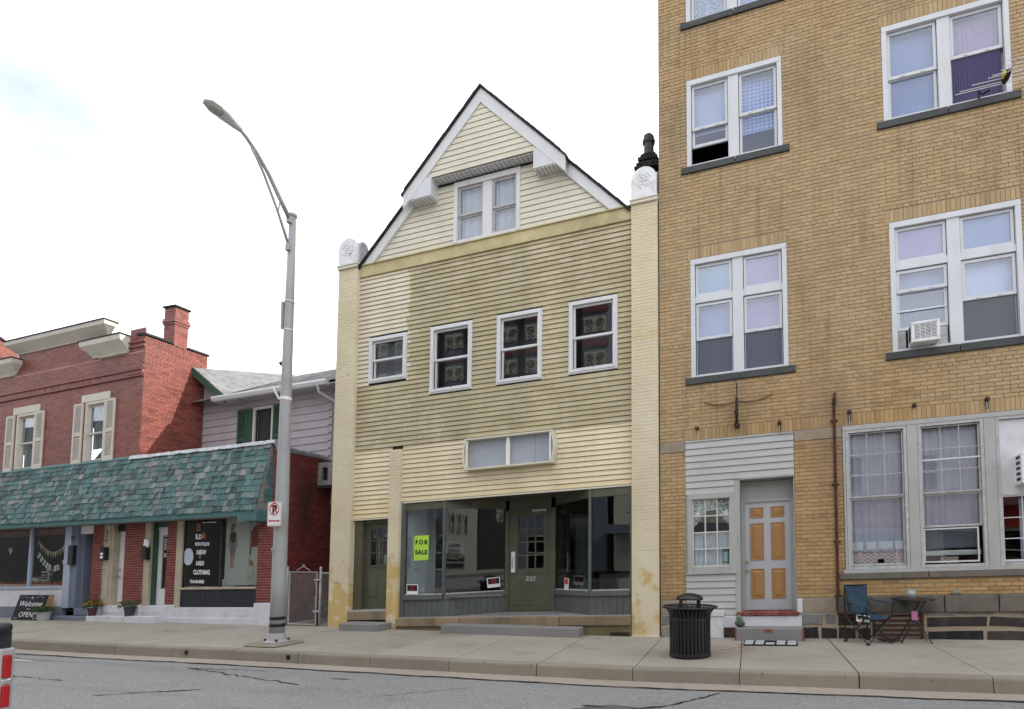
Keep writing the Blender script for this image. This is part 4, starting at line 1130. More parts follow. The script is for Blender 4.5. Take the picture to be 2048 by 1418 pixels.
for (p, q) in sf:
    p2, q2 = Vector(p), Vector(q); L = (q2-p2).length; kq = max(4, int(L/.135))
    d = (q2-p2)/L; nn = Vector((-d.y, d.x))
    for i in range(kq):
        a = p2+d*(L*i/kq+.003); b = p2+d*(L*(i+1)/kq-.003); run(a, b, ST+.004, SILL-.10, .03, 'bulkhead_board', 'olive_grey')
    run(p2+nn*.02, q2+nn*.02, ST, SILL, .04, 'bulkhead_back', 'olive_grey')
    run(p2-nn*.045, q2-nn*.045, SILL-.10, SILL, .10, 'display_sill', 'olive_grey')
    run(p2-nn*.005, q2-nn*.005, TOP, 3.20, .06, 'display_head', 'olive_paint')
    run(p2+nn*.025, q2+nn*.025, SILL, TOP, .006, 'display_pane', 'pane_shop')
    run(p2+nn*.012, q2+nn*.012, SILL, SILL+.025, .04, 'glazing_bead', 'old_white')
def post(x, y, w, d, z0, z1, mat, name='post'): return M().box(x-w/2, x+w/2, y, y+d, z0, z1).put(name, G[mat], yb, sh=S)
post(-8.345, 10.93, .09, .1, ST, 3.2, 'olive_grey'); post(ML, FY-.03, .05, .07, SILL-.0, 3.2, 'olive_grey'); post(MR, FY-.03, .05, .07, SILL, 3.2, 'olive_grey'); post(-3.035, 10.93, .06, .1, ST, 3.2, 'olive_paint')
post(DL-.045, DY-.02, .10, .12, ST, 3.2, 'olive_paint'); post(DR+.045, DY-.02, .10, .12, ST, 3.2, 'olive_paint')
M().box(DL-.1,DR+.1,DY-.02,DY+.10,2.98,3.2).put('door_head', G['olive_paint'], yb, sh=S)
# shop door with twelve panes
dz0, dz1 = ST+.01, 2.98; lx0, lx1, lz0, lz1 = DL+.22, DR-.19, 1.62, 2.83
m = M()
for a, b, c, d in cells(DL+.005, DR-.005, dz0, dz1, [(lx0,lx1,lz0,lz1)]): m.box(a, b, DY+.01, DY+.05, c, d)
m.box(lx0-.09,lx1+.09,DY-.005,DY+.01,lz1+.0,lz1+.09); m.box(lx0-.09,lx1+.09,DY-.005,DY+.01,lz0-.10,lz0); m.box(lx0-.09,lx0,DY-.005,DY+.01,lz0,lz1); m.box(lx1,lx1+.09,DY-.005,DY+.01,lz0,lz1)
sdoor = m.put('shop_door', G['olive_paint'], yb, sh=S)
sash(sdoor, lx0-.005, lx1+.005, lz0-.005, lz1+.005, DY+.012, .012, 'olive_paint', S, cols=3, rows=4, mw=.032, gl='pane_shop')
p = M(); p.box(DL+.10,DR-.10,DY+.002,DY+.012,.80,1.44); p.put('kick_panel', G['olive_paint'], sdoor, sh=S, bevel=.008)
M().box(DL+.06,DL+.16,DY-.012,DY+.01,1.55,2.02).put('push_plate', G['white_plain'], sdoor, sh=S)
m = M(); m.tube([(DL+.11,DY-.01,1.66),(DL+.11,DY-.055,1.70),(DL+.11,DY-.055,1.86),(DL+.11,DY-.01,1.90)], .012, 8); m.put('door_handle', G['galvanised'], sdoor, sh=S, smooth=True)
m = M(); m.box(DR-.47,DR-.12,DY-.05,DY-.005,2.91,2.96); m.tube([(DR-.30,DY-.03,2.92),(DR-.30,DY-.12,2.88)], .012, 6); m.put('door_closer', G['galvanised'], sdoor, sh=S)
for z in (.9,1.62,2.2,2.8): M().box(DR-.012,DR+.005,DY-.03,DY,z,z+.14).put('hinge', G['olive_paint'], sdoor, sh=S)
text_part('house_number', '335', .135, G['sign_white'], yb, ((DL+DR)/2+.01, DY-.004, 1.345+S*(DL+DR)/2), extrude=.003, shear=.25, bold=.007, spacing=1.25)
text_part('house_number', '335', .135, G['sign_black'], yb, ((DL+DR)/2+.01, DY-.012, 1.345+S*(DL+DR)/2), extrude=.003, shear=.25, spacing=1.25, bold=-.001)
# shop interior: floor, back wall, white partition, dark walls
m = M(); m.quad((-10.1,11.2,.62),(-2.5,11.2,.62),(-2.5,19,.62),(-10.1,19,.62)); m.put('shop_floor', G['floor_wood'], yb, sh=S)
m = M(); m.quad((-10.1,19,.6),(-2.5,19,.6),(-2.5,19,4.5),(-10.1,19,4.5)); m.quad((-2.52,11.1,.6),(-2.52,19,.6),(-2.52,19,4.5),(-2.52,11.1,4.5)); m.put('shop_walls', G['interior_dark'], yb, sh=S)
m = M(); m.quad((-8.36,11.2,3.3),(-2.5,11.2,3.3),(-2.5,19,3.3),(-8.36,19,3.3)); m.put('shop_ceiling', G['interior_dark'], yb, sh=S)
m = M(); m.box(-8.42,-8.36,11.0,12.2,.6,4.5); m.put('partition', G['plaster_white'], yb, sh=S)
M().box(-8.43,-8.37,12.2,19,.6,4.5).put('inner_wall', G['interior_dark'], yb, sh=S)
m = M(); m.box(-8.35,-5.9,11.0,11.05,SILL-.06,SILL-.03); m.add([(-8.35,11.0,SILL-.03),(ML,11.0,SILL-.03),(DL-.1,12.0,SILL-.03),(-8.35,12.6,SILL-.03)], [(0,1,2,3)]); m.add([(DR+.15,12.0,SILL-.03),(MR,11.0,SILL-.03),(-3.0,11.0,SILL-.03),(-3.0,12.4,SILL-.03)], [(0,1,2,3)]); m.put('display_deck', G['interior_mid'], yb, sh=S)
m = M(); m.box(-6.9,-5.9,15.2,15.7,.62,1.55); m.box(-4.9,-3.6,14.5,15.0,.62,1.4); m.put('shop_counter', G['interior_mid'], yb, sh=S)
# ---- left door under the siding
m = M(); m.box(-9.72,-9.50,11.0,11.2,.78,2.90); m.box(-8.82,-8.70,11.0,11.2,.78,2.90); m.box(-9.50,-8.82,11.05,11.2,2.80,2.90); m.put('door_frame', G['olive_paint'], yb, sh=S)
gx0, gx1, gz0, gz1 = -9.37, -8.86, 1.83, 2.68
m = M()
for a, b, c, d in cells(-9.50,-8.80,.83,2.80,[(gx0,gx1,gz0,gz1)]): m.box(a, b, 11.12, 11.16, c, d)
m.box(gx0-.03,gx1+.03,11.105,11.12,gz1,gz1+.035); m.box(gx0-.03,gx1+.03,11.105,11.12,gz0-.04,gz0); m.box(gx0-.03,gx0,11.105,11.12,gz0,gz1)
ld = m.put('side_door', G['olive_paint'], yb, sh=S)
sash(ld, gx0, gx1, gz0, gz1, 11.12, .008, 'olive_paint', S, cols=3, rows=3, mw=.022, gl='pane_shop')
for a, b in ((-9.38,-9.15),(-9.04,-8.83)): M().box(a, b, 11.108, 11.122, 1.10, 1.64).put('door_panel', G['olive_paint'], ld, sh=S, bevel=.012)
M().box(-9.6,-8.7,11.5,11.52,.8,2.9).put('hall_wall', G['maroon'], yb, sh=S)
for i, (a,b,c,d) in enumerate(((-9.33,-9.20,2.50,2.70),(-9.19,-9.14,1.85,2.66),(-9.30,-9.19,1.85,2.08),(-9.1,-8.9,2.58,2.66),(-8.98,-8.90,2.2,2.32))): M().box(a, b, 11.49-.004*i, 11.498-.004*i, c, d).put('paint_smear', G['white_board'], yb, sh=S)
m = M(); m.box(-9.62,-8.71,10.86,11.2,.80,.828); m.put('threshold', G['galvanised'], yb, sh=S)
M().box(-9.72,-8.70,10.83,11.2,.60,.80).put('stone_step', G['stone_step'], yb, sh=S, bevel=.015, seg=2)
# ---- sandstone plinth under the shop front
for a, b in ((-8.36,-6.77),(-6.76,-4.49),(-4.48,-3.01)): M().box(a, b, 10.74, 10.95, .462, .650).put('plinth_stone', G['stone_step'], yb, sh=S, bevel=.018, seg=2)
M().box(-8.38,-5.9,10.79,10.95,.30,.455).put('plinth_stone', G['stone_moss'], yb, sh=S, bevel=.012); M().box(-5.89,-3.01,10.79,10.95,.24,.455).put('plinth_stone', G['stone_moss'], yb, sh=S, bevel=.012)
M().box(-3.42,-3.03,10.775,10.80,.245,.33).put('drain_grate', G['rust_dark'], yb, sh=S)

# ---- loose things at the yellow building
def ground_step(name, x0, x1, y0, y1, h, label):
    m = M(); z = pave((x0+x1)/2, y0)
    m.add([(x0,y0,pave(x0,y0)-.02),(x1,y0,pave(x1,y0)-.02),(x1,y1,pave(x1,y1)-.02),(x0,y1,pave(x0,y1)-.02),(x0,y0,pave(x0,y0)+h),(x1,y0,pave(x1,y0)+h),(x1,y1,pave(x1,y1)+h),(x0,y1,pave(x0,y1)+h)],
          [(0,3,2,1),(4,5,6,7),(0,1,5,4),(1,2,6,5),(2,3,7,6),(3,0,4,7)])
    return m.put(name, G['step_concrete'], loc=((x0+x1)/2,(y0+y1)/2,z), bevel=.018, seg=2, label=label, cat='step')
ground_step('concrete_step', -6.99, -3.95, 10.42, 10.735, .175, 'long grey concrete step in front of the shop entrance marked 335')
ground_step('concrete_step', -9.53, -8.52, 10.38, 10.825, .150, 'short grey concrete step below the narrow olive side door')
# empty sign box
sb = thing('sign_box', (-5.68, 10.9, 3.77-.22), 'empty rectangular sign box with yellow frame and grey back panels above the shop entrance', 'sign')
m = M(); x0, x1, z0, z1 = -6.70, -4.66, 3.775, 4.455; y0, y1 = 10.74, 10.94
m.box(x0,x1,y0,y1,z1-.035,z1); m.box(x0,x1,y0,y1,z0,z0+.035); m.box(x0+.02,x1-.02,10.925,10.94,z0+.035,z1-.035); m.put('frame', G['gable_yellow'], sb, sh=S)
for x, s_ in ((x0,-1),(x1,1)):
    mm = M(); vs = []; k = 8
    for i in range(k+1):
        t = i/k; bul = .055*math.sin(math.pi*t)*s_; z = lerp(z0+.03,z1-.03,t); vs.append((x+bul, z))
    for i in range(k):
        (xa,za),(xb,zb) = vs[i], vs[i+1]; mm.add([(xa,y0+.002,za),(xb,y0+.002,zb),(xb,y1,zb),(xa,y1,za),(xa-.04*s_,y0+.002,za),(xb-.04*s_,y0+.002,zb),(xb-.04*s_,y1,zb),(xa-.04*s_,y1,za)], [(0,1,2,3),(4,7,6,5),(0,4,5,1),(3,2,6,7)])
    mm.put('end_cap', G['gable_yellow'], sb, sh=S)
    M().box(x-.05*s_-.02, x-.05*s_+.02, y0+.01, y0+.03, z0+.06, z1-.06).put('bracket_strip', G['cap_white'], sb, sh=S)
for a, b in ((x0+.06,-5.725),(-5.645,-5.11),(-5.105,x1-.06)): M().box(a, b, 10.90, 10.92, z0+.04, z1-.04).put('back_panel', G['panel_grey'], sb, sh=S)
M().xz([(-5.735,z0+.04),(-5.655,z0+.04),(-5.65,z1-.2),(-5.665,z1-.04),(-5.725,z1-.04),(-5.745,z1-.25)], 10.80, 10.83).put('centre_bar', G['white_plain'], sb, sh=S)
# lime poster and three red notices in the display windows
def sheet(name, x0, x1, z0, z1, y, mat, label, lines, cat='sign', xd=(1,0,0), sh=S):
    t = thing(name, ((x0+x1)/2, y, (z0+z1)/2+sh*(x0+x1)/2), label, cat)
    M().box(x0, x1, y, y+.003, z0, z1).put('paper', G[mat], t, sh=sh)
    for (body, size, mt, cx, cz, kw) in lines: text_part('lettering', body, size, G[mt], t, (cx, y-.003, cz+sh*cx), **kw)
    return t
sheet('for_sale_poster', -8.06, -7.685, 1.895, 2.445, 10.948, 'lime', 'lime green FOR SALE poster in the left display window', [('FOR', .13, 'sign_black', -7.87, 2.25, dict(spacing=1.5, bold=.006)), ('SALE', .13, 'sign_black', -7.87, 2.03, dict(spacing=1.15, bold=.006))])
def notice(cx, cz, y, ang, tilt, label, w=.30, h=.225, tall=False):
    t = thing('sale_notice', (cx, y, cz+S*cx), label, 'sign')
    xa = Vector((math.cos(ang), math.sin(ang), 0)); za = Vector((0,0,1)); xa, za = (xa*math.cos(tilt)+za*math.sin(tilt)), (za*math.cos(tilt)-xa*math.sin(tilt)); nn = xa.cross(za)
    o = Vector((cx, y, cz+S*cx))
    def plate(nm, x0, x1, z0, z1, off, mt):
        m = M(); c = [o+xa*x0+za*z0+nn*off, o+xa*x1+za*z0+nn*off, o+xa*x1+za*z1+nn*off, o+xa*x0+za*z1+nn*off]; c2 = [p-nn*.003 for p in c]
        m.add([tuple(p) for p in c+c2], [(0,1,2,3),(7,6,5,4),(0,4,5,1),(1,5,6,2),(2,6,7,3),(3,7,4,0)]); m.put(nm, G[mt], t)
    plate('card', -w/2, w/2, -h/2, h/2, 0, 'sign_white')
    if tall: plate('red_field', -w*.38, w*.38, .0, h*.44, .004, 'sign_red')
    else: plate('black_field', -w*.43, w*.43, -h*.16, h*.42, .004, 'sign_black')
    wd = dict(xa=xa, ya=za)
    if not tall:
        text_part('lettering', 'FOR', h*.30, G['sign_red'], t, o+za*h*.16+nn*.008, **wd); text_part('lettering', 'SALE', h*.30, G['sign_red'], t, o-za*h*.11+nn*.008, **wd)
    text_part('lettering', 'FOR SALE' if tall else '724 - - -', h*.12, G['sign_black'], t, o-za*h*(.2 if tall else .36)+nn*.008, **wd) if tall else None
a45 = math.atan2(DY-FY, (DL-.07)-ML); a45r = math.atan2(FY-DY, MR-(DR+.09))
notice(-8.08, 1.26, 10.945, 0, .0, 'black and red for sale notice at the far left of the left display window')
notice(-6.50, 1.34, FY+(DY-FY)*((-6.50-ML)/((DL-.07)-ML))-.02, a45, .08, 'black and red for sale notice tilted beside the door frame')
notice(-4.66, 1.26, FY+(DY-FY)*((-4.66-MR)/((DR+.09)-MR))-.02, a45r, -.05, 'small white notice with a red top in the splayed pane right of the door', w=.19, h=.25, tall=True)
# ================================================================ RED BRICK BUILDING (left, upper floor)
S = .046
LX0, LX1 = -30.0, -16.76
lb = thing('red_brick_building', (-20, 10.9, wz(-20)), 'two-storey red brick building with cream cornices and louvred shutters at the left', 'building')
lw = [(-21.90,-21.045,5.17,6.87), (-18.955,-18.13,5.13,6.87), (-24.85,-24.0,5.17,6.87), (-27.8,-26.95,5.17,6.87)]
m = M(); wall_with_holes(m, LX0, LX1, 4.7, 8.05, 10.905, lw, .2)
for a, b, z1 in ((-22.05,-18.20,8.70),(-18.20,-17.33,8.12),(-17.33,LX1,8.70),(-30,-22.05,8.12)): m.quad((a,10.905,8.05),(b,10.905,8.05),(b,10.905,z1),(a,10.905,z1))
m.put('wall', G['mortar_red'], lb, sh=S)
rects = brick_rects(LX0, LX1, 4.95, 8.05, .205, .0655, lw + [(-22.06,-20.88,6.87,7.085), (-19.14,-18.0,6.87,7.085),(LX0,LX1,7.37,7.55)], joint=.010, header=6)
rects += brick_rects(-22.05, -18.20, 8.055, 8.69, .205, .0655, [], joint=.008, header=6) + brick_rects(-17.33, LX1, 8.055, 8.68, .205, .0655, [], joint=.008, header=0) + brick_rects(-18.2,-17.33, 8.055, 8.1, .205, .0655, [], joint=.008, header=0)
lay_bricks(lb, rects, 10.905, G['red_brick'], sh=S, single=300, proud=.005)
# corbelled band of upright bricks
M().box(LX0,LX1,10.885,10.92,7.37,7.55).put('band_backing', G['mortar_red'], lb, sh=S)
lay_bricks(lb, [(LX0+i*.072+.003, LX0+(i+1)*.072-.003, 7.385, 7.535) for i in range(int((LX1-LX0)/.072))], 10.885, G['red_brick'], sh=S, single=120, proud=.006, name='band_brick')
for z, y in ((7.37,10.86),(7.55,10.85)): M().box(LX0,LX1,y,10.92,z-.022,z+.022).put('band_course', G['red_brick'], lb, sh=S)
for z in (7.45,7.62,8.20,8.33):
    M().box(-17.33,LX1+.02,10.865,10.92,z-.03,z+.02).put('corbel_course', G['red_brick'], lb, sh=S)
# side wall, chimney, copings (these run away from the street)
SX = LX1
ZS = lambda z: z + S*SX
m = M(); m.quad((SX,10.905,3.6),(SX,12.65,3.6),(SX,12.65,7.70),(SX,10.905,7.70)); m.quad((SX,12.65,3.6),(SX,24,3.6),(SX,24,7.0),(SX,12.65,7.0)); m.put('side_wall', G['mortar_dark'], lb)
sr = [r for r in brick_rects(10.91, 12.65, 3.7, 7.68, .205, .0655, [], joint=.008, header=6)]
lay_bricks(lb, sr, 10.9, G['red_brick'], side=SX, single=300, proud=.006, name='side_brick')
m = M(); m.quad((-30,10.905,8.7-.95),(-16.76,10.905,7.35),(-16.76,24,7.2),(-30,24,7.2)); m.put('roof', G['shingle_black'], lb)
m = M(); m.box(SX-.30,SX+.035,10.87,11.64,7.70,7.775); m.box(SX-.25,SX+.03,12.05,12.70,7.70,7.765); m.put('coping', G['tar'], lb, bevel=.01)
m = M(); m.box(SX-.30,SX,10.91,12.65,7.3,7.70); m.put('parapet', G['red_brick'], lb)
cy0, cy1, cx0, cx1 = 11.66, 12.04, SX-.42, SX-.002
chm = M().box(cx0+.006,cx1-.006,cy0+.006,cy1-.006,7.3,8.82).put('chimney', G['mortar_red'], lb)
def ring(z0, z1, e, k):
    for i in range(k):
        a, b = lerp(cx0-e,cx1+e,i/k)+.003, lerp(cx0-e,cx1+e,(i+1)/k)-.003
        M().box(a, b, cy0-e, cy0+.05, z0+.003, z1-.003).put('chimney_brick', G['red_brick'], chm)
        a, b = lerp(cy0-e,cy1+e,i/k)+.003, lerp(cy0-e,cy1+e,(i+1)/k)-.003
        M().box(cx1-.05, cx1+e, a, b, z0+.003, z1-.003).put('chimney_brick', G['red_brick'], chm)
z = 7.72; i = 0
while z < 8.80:
    ring(z, z+.066, (.04 if i in (10,) else .02 if i in (9,11) else 0)+.004, 2 if i % 2 else 3); z += .066; i += 1
M().box(cx0-.045,cx1+.045,cy0-.045,cy1+.045,8.82,8.875).put('chimney_cap', G['tar'], chm, bevel=.008)
# cream cornices: a sloping bed under a crown
def cornice(x0, x1, z0, z1, proj, lret=True, rret=True, bed=.0):
    m = M(); yb_, yf = 10.90, 10.90-proj
    h = z1-z0; a, b = (x0-proj*.9 if lret else x0), (x1+proj*.9 if rret else x1)
    # underside slopes from the wall foot to the front lip
    def ringv(z, e): return [(lerp(x0,a,e), lerp(yb_,yf,e)), (lerp(x1,b,e), lerp(yb_,yf,e))]
    prof = [(z0,.10),(z0+h*.10,.16),(z0+h*.62,.88),(z0+h*.66,.95),(z1-h*.10,1.0),(z1,1.0)]
    vs = []; fs = []
    for z, e in prof:
        (xa, y), (xb, _) = ringv(z, e); vs += [(xa,yb_+.04,z),(xa,y,z),(xb,y,z),(xb,yb_+.04,z)]
    for i in range(len(prof)-1):
        for j in range(3): fs.append((i*4+j, i*4+j+1, (i+1)*4+j+1, (i+1)*4+j))
    t = (len(prof)-1)*4; fs += [(t,t+1,t+2,t+3), (3,2,1,0)]
    m.add(vs, fs); c = m.put('cornice', G['cream_paint'], lb, sh=S)
    M().box(a-.02, b+.02, yf-.02, yb_+.1, z1, z1+.03).put('cornice_cap', G['tar'], c, sh=S)
    if bed: M().box(x0+.25, x1-.02, 10.85, 10.92, z0-bed, z0).put('bed_moulding', G['tan_trim'], c, sh=S)
cornice(-22.0,-18.22, 8.69, 9.03, .26); cornice(-18.72,-17.34, 8.10, 8.52, .26, True, False, .05); cornice(-29.9,-22.06, 8.12, 8.52, .26, False, True, .05)
M().box(-22.04,-21.98,10.88,10.92,8.5,8.69).put('flashing', G['white_plain'], lb, sh=S)
# windows, lintels and louvred shutters
for (a, b, z0, z1) in lw:
    w = casing(lb, a, b, z0, z1, 10.905, .075, 'cream_paint', S, depth=.16, proud=.01, foot=.06)
    mid = (z0+z1)/2-.02
    sash(w, a+.08, b-.08, mid-.02, z1-.085, 10.96, .04, 'cream_paint', S); sash(w, a+.08, b-.08, z0+.07, mid+.02, 11.0, .045, 'cream_paint', S)
    curtain(w, a+.1, b-.1, z0+(.07 if a < -20 else .42), z1-.1, 11.07, 'curtain_swirl', S, folds=4, amp=.015)
    if a > -20: M().xz([(b-.62,z0+.14),(b-.3,z0+.40),(b-.1,z0+.36),(b-.1,z0+.1)], 11.06, 11.065).put('card', G['grey_cloth'], w, sh=S)
    M().box(a-.16, b+.15, 10.878, 10.92, z1+.0, z1+.215).put('lintel', G['cream_paint'], lb, sh=S, bevel=.006)
    M().box(a-.04, b+.04, 10.86, 10.93, z0-.06, z0).put('window_sill', G['cream_paint'], w, sh=S)
    for p, q in ((a-.44,a-.06), (b+.015,b+.395)):
        m = M(); zt, zb = z1-.01, z0+.0; y = 10.865
        for (xa,xb,za,zb_) in ((p,p+.06,zb,zt),(q-.06,q,zb,zt),(p+.06,q-.06,zb,zb+.13),(p+.06,q-.06,zt-.07,zt),(p+.06,q-.06,zb+.80,zb+.90)): m.box(xa,xb,y,y+.03,za,zb_)
        sh_ = m.put('shutter', G['shutter_cream'], lb, sh=S)
        M().box(p+.05,q-.05,y+.024,y+.032,zb+.1,zt-.05).put('shutter_back', G['tan_trim'], sh_, sh=S)
        if a < -23: continue
        for (s0, s1) in ((zb+.13,zb+.80),(zb+.90,zt-.07)):
            k = int((s1-s0)/.042)
            for i in range(k):
                z = s0+i*.042; M().add([(p+.06,y+.004,z),(q-.06,y+.004,z),(q-.06,y+.026,z+.03),(p+.06,y+.026,z+.03),(p+.06,y+.004,z+.007),(q-.06,y+.004,z+.007),(q-.06,y+.026,z+.037),(p+.06,y+.026,z+.037)], [(0,1,2,3),(4,5,6,7),(0,1,5,4)]).put('slat', G['shutter_cream'], sh_, sh=S)
# brick block of the neighbouring roof, seen past the left cornice
nb = thing('neighbour_brick_building', (-27,15,0), 'plain brick building rising behind the left cornice with a dark sloping coping', 'building')
NX = -24.0
m = M(); m.add([(-34,11.1,5),(NX,11.1,5),(NX,11.1,8.78),(-34,11.1,8.78),(-34,24,5),(NX,13.2,5),(NX,13.2,7.66),(-34,13.2,7.66)], [(0,1,2,3),(1,5,6,2),(3,2,6,7)]); m.put('wall', G['mortar_red'], nb)
rr = [r for r in brick_rects(11.1, 13.2, 6.6, 8.70, .205, .0655, [], joint=.008, header=6) if r[3] < 8.78-(r[1]-11.1)*.535-.02]
lay_bricks(nb, rr, 11.1, G['red_brick'], side=NX, single=200, proud=.006, name='side_brick')
m = M(); m.add([(NX-.15,11.05,8.77),(NX+.05,11.05,8.77),(NX+.05,13.2,7.62),(NX-.15,13.2,7.62),(NX-.15,11.05,8.84),(NX+.05,11.05,8.84),(NX+.05,13.2,7.69),(NX-.15,13.2,7.69)], [(0,1,2,3),(4,5,6,7),(0,1,5,4),(1,2,6,5),(2,3,7,6),(3,0,4,7)]); m.put('coping', G['tar'], nb)

# ================================================================ LAVENDER HOUSE (set back)
lh = thing('lavender_house', (-14, 12.6, wz(-14)), 'lavender sided house with grey shingle roof set back behind the low shop', 'house')
HY = 12.6; S = .04; HX = -14.0
hwin = (-14.80,-14.05,4.80,5.98)
m = M(); wall_with_holes(m, -16.74, -11.2, 3.0, 6.35, HY+.012, [(-14.74,-14.11,4.84,5.93)], .1); m.put('wall', G['lavender'], lh, sh=S, x0=HX)
m = M(); m.quad((-16.74,16.5,2.9),(-11.2,16.5,2.9),(-11.2,16.5,6.2),(-16.74,16.5,6.2)); m.quad((-11.2,HY,2.9),(-11.2,16.5,2.9),(-11.2,16.5,6.2),(-11.2,HY,6.2)); m.quad((-16.7,HY+.1,6.18),(-11.2,HY+.1,6.18),(-11.2,16.5,6.18),(-16.7,16.5,6.18)); m.put('shell', G['interior_mid'], lh, sh=S, x0=HX)
lap_boards(lh, -16.74, -12.1, 4.30, 6.33, HY, .215, 'lavender', S, HX, holes=[hwin, (-15.40,-14.80,4.7,6.02), (-14.05,-13.5,4.7,6.02)], proud=.022)
w = casing(lh, hwin[0], hwin[1], 4.78, 5.99, HY-.01, .07, 'cream_paint', S, HX, depth=.09)
sash(w, -14.73,-14.12,4.98,5.92, HY+.02, .03, 'black_paint', S, HX); sash(w, -14.73,-14.12,4.80,4.99, HY+.05, .03, 'galvanised', S, HX)
panel(w, -14.72,-14.13,4.8,5.9, HY+.12, 'interior_dark', S, HX)
for p, q in ((-15.36,-14.99),(-14.04,-13.66)):
    m = M(); zb, zt, y = 4.62, 5.98, HY-.045
    for (xa,xb,za,zb_) in ((p,p+.06,zb,zt),(q-.06,q,zb,zt),(p+.06,q-.06,zb,zb+.08),(p+.06,q-.06,zt-.07,zt),(p+.06,q-.06,zb+.42,zb+.50)): m.box(xa,xb,y,y+.03,za,zb_)
    s2 = m.put('shutter', G['green_shutter'], lh, sh=S, x0=HX)
    M().box(p+.05,q-.05,y+.024,y+.032,zb,zt).put('shutter_back', G['green_shutter'], s2, sh=S, x0=HX)
    for (s0, s1) in ((zb+.08,zb+.42),(zb+.50,zt-.07)):
        for i in range(int((s1-s0)/.045)):
            z = s0+i*.045; M().add([(p+.06,y+.004,z),(q-.06,y+.004,z),(q-.06,y+.026,z+.03),(p+.06,y+.026,z+.03),(p+.06,y+.004,z+.007),(q-.06,y+.004,z+.007),(q-.06,y+.026,z+.037),(p+.06,y+.026,z+.037)], [(0,1,2,3),(4,5,6,7),(0,1,5,4)]).put('slat', G['green_shutter'], s2, sh=S, x0=HX)
M().box(-15.0,-14.82,HY-.03,HY,4.6,5.98).put('shutter_leaf', G['green_shutter'], lh, sh=S, x0=HX)
# main roof slope in shingle courses, ridge behind
EZ, EY = 6.30, 12.20
m = M(); m.quad((-17.5,EY,EZ-.02),(-10.6,EY,EZ-.02),(-10.6,14.4,EZ+1.25),(-17.5,14.4,EZ+1.25)); m.quad((-10.6,16.6,EZ-.02),(-17.5,16.6,EZ-.02),(-17.5,14.4,EZ+1.25),(-10.6,14.4,EZ+1.25))
m.quad((-17.5,16.6,0),(-10.6,16.6,0),(-10.6,16.6,EZ),(-17.5,16.6,EZ)); m.put('roof_deck', G['shingle_grey'], lh, sh=S, x0=HX)
k = 13
for i in range(k):
    ya, yc = lerp(EY-.03,14.4,i/k), lerp(EY-.03,14.4,(i+1)/k)+.02; za = EZ+1.25*(ya-EY)/2.2; zc = EZ+1.25*(yc-EY)/2.2
    mm = M(); x = -16.2
    while x < -10.7:
        wd = rnd.uniform(.22,.34); j = rnd.uniform(0,.012); x2 = min(x+wd,-10.7)
        mm.add([(x+.003,ya-j,za+.016),(x2-.003,ya-j,za+.016),(x2-.003,yc,zc+.004),(x+.003,yc,zc+.004),(x+.003,ya-j,za),(x2-.003,ya-j,za)], [(0,1,2,3),(4,5,1,0)]); x = x2
    mm.put('shingle_course', G['shingle_grey'], lh, sh=S, x0=HX)
# cross gable slope falling to the valley on the left
m = M(); P0 = (-16.74,12.22,7.22); P1 = (-15.50,12.22,6.30)
m.add([P0, P1, (-14.55,14.0,6.30+1.02), (-16.74,14.0,7.30)], [(0,1,2,3)]); m.put('gable_deck', G['shingle_grey'], lh)
for i in range(9):
    t0, t1 = i/9, (i+1)/9
    a0 = Vector(P1).lerp(Vector(P0), t0); b0 = Vector((-14.62,14.0,7.28)).lerp(Vector((-16.74,14.0,7.34)), t0); a1 = Vector(P1).lerp(Vector(P0), t1); b1 = Vector((-14.62,14.0,7.28)).lerp(Vector((-16.74,14.0,7.34)), t1)
    up = Vector((0,0,.022)); M().add([a0+up,b0+up,b1+up*.3,a1+up*.3,a0,b0], [(0,1,2,3),(4,5,1,0)]).put('shingle_course', G['shingle_grey'], lh)
m = M(); m.add([(-16.74,12.20,7.20),(-15.46,12.20,6.26),(-15.46,12.20,6.06),(-16.74,12.20,6.98),(-16.74,12.26,7.20),(-15.46,12.26,6.26),(-15.46,12.26,6.06),(-16.74,12.26,6.98)], [(0,1,2,3),(7,6,5,4),(0,4,5,1),(3,2,6,7),(1,5,6,2)]); m.put('bargeboard', G['green_shutter'], lh)
m = M(); m.add([(-16.74,12.58,6.2),(-15.5,12.58,6.2),(-15.5,12.58,6.28),(-16.74,12.58,7.18)], [(0,1,2,3)]); m.put('gable_wall', G['lavender'], lh)
# eaves gutter and downspout
m = M(); prof = [(12.20,6.30),(12.06,6.30),(12.045,6.25),(12.07,6.20),(12.09,6.165),(12.20,6.165)]
m.yz(prof, -15.78, -11.75); gtr = m.put('gutter', G['trim_white'], lh, sh=S, x0=HX)
M().box(-15.8,-15.0,12.20,12.56,6.17,6.19).put('eave_soffit', G['lavender'], lh, sh=S, x0=HX)
m = M(); m.box(-15.0,-11.3,12.20,12.59,6.20,6.23); m.put('eave_soffit', G['lavender'], lh, sh=S, x0=HX)
m = M(); m.tube([(-12.05,12.13,6.25),(-12.05,12.15,6.08),(-11.75,12.42,5.86),(-11.68,12.45,5.7),(-11.66,12.45,4.3)], .045, 8); m.put('downspout', G['galvanised'], gtr, smooth=True)
# stepped corner flashing where the siding ends
for i in range(9): M().box(-12.09,-11.98,HY-.03,HY+.02,4.35+i*.215,4.35+i*.215+.17).put('corner_piece', G['galvanised'], lh, sh=S, x0=HX)

# ================================================================ LOW SHOP WITH THE SHINGLED AWNING
S, HX = .025, -12.0
shp = thing('low_brick_shop', (-16, 10.9, wz(-16)), 'low red brick shop row with a long green wood-shingle awning', 'shop')
def T(x, z): return z + S*(x-HX)
YF = 10.905
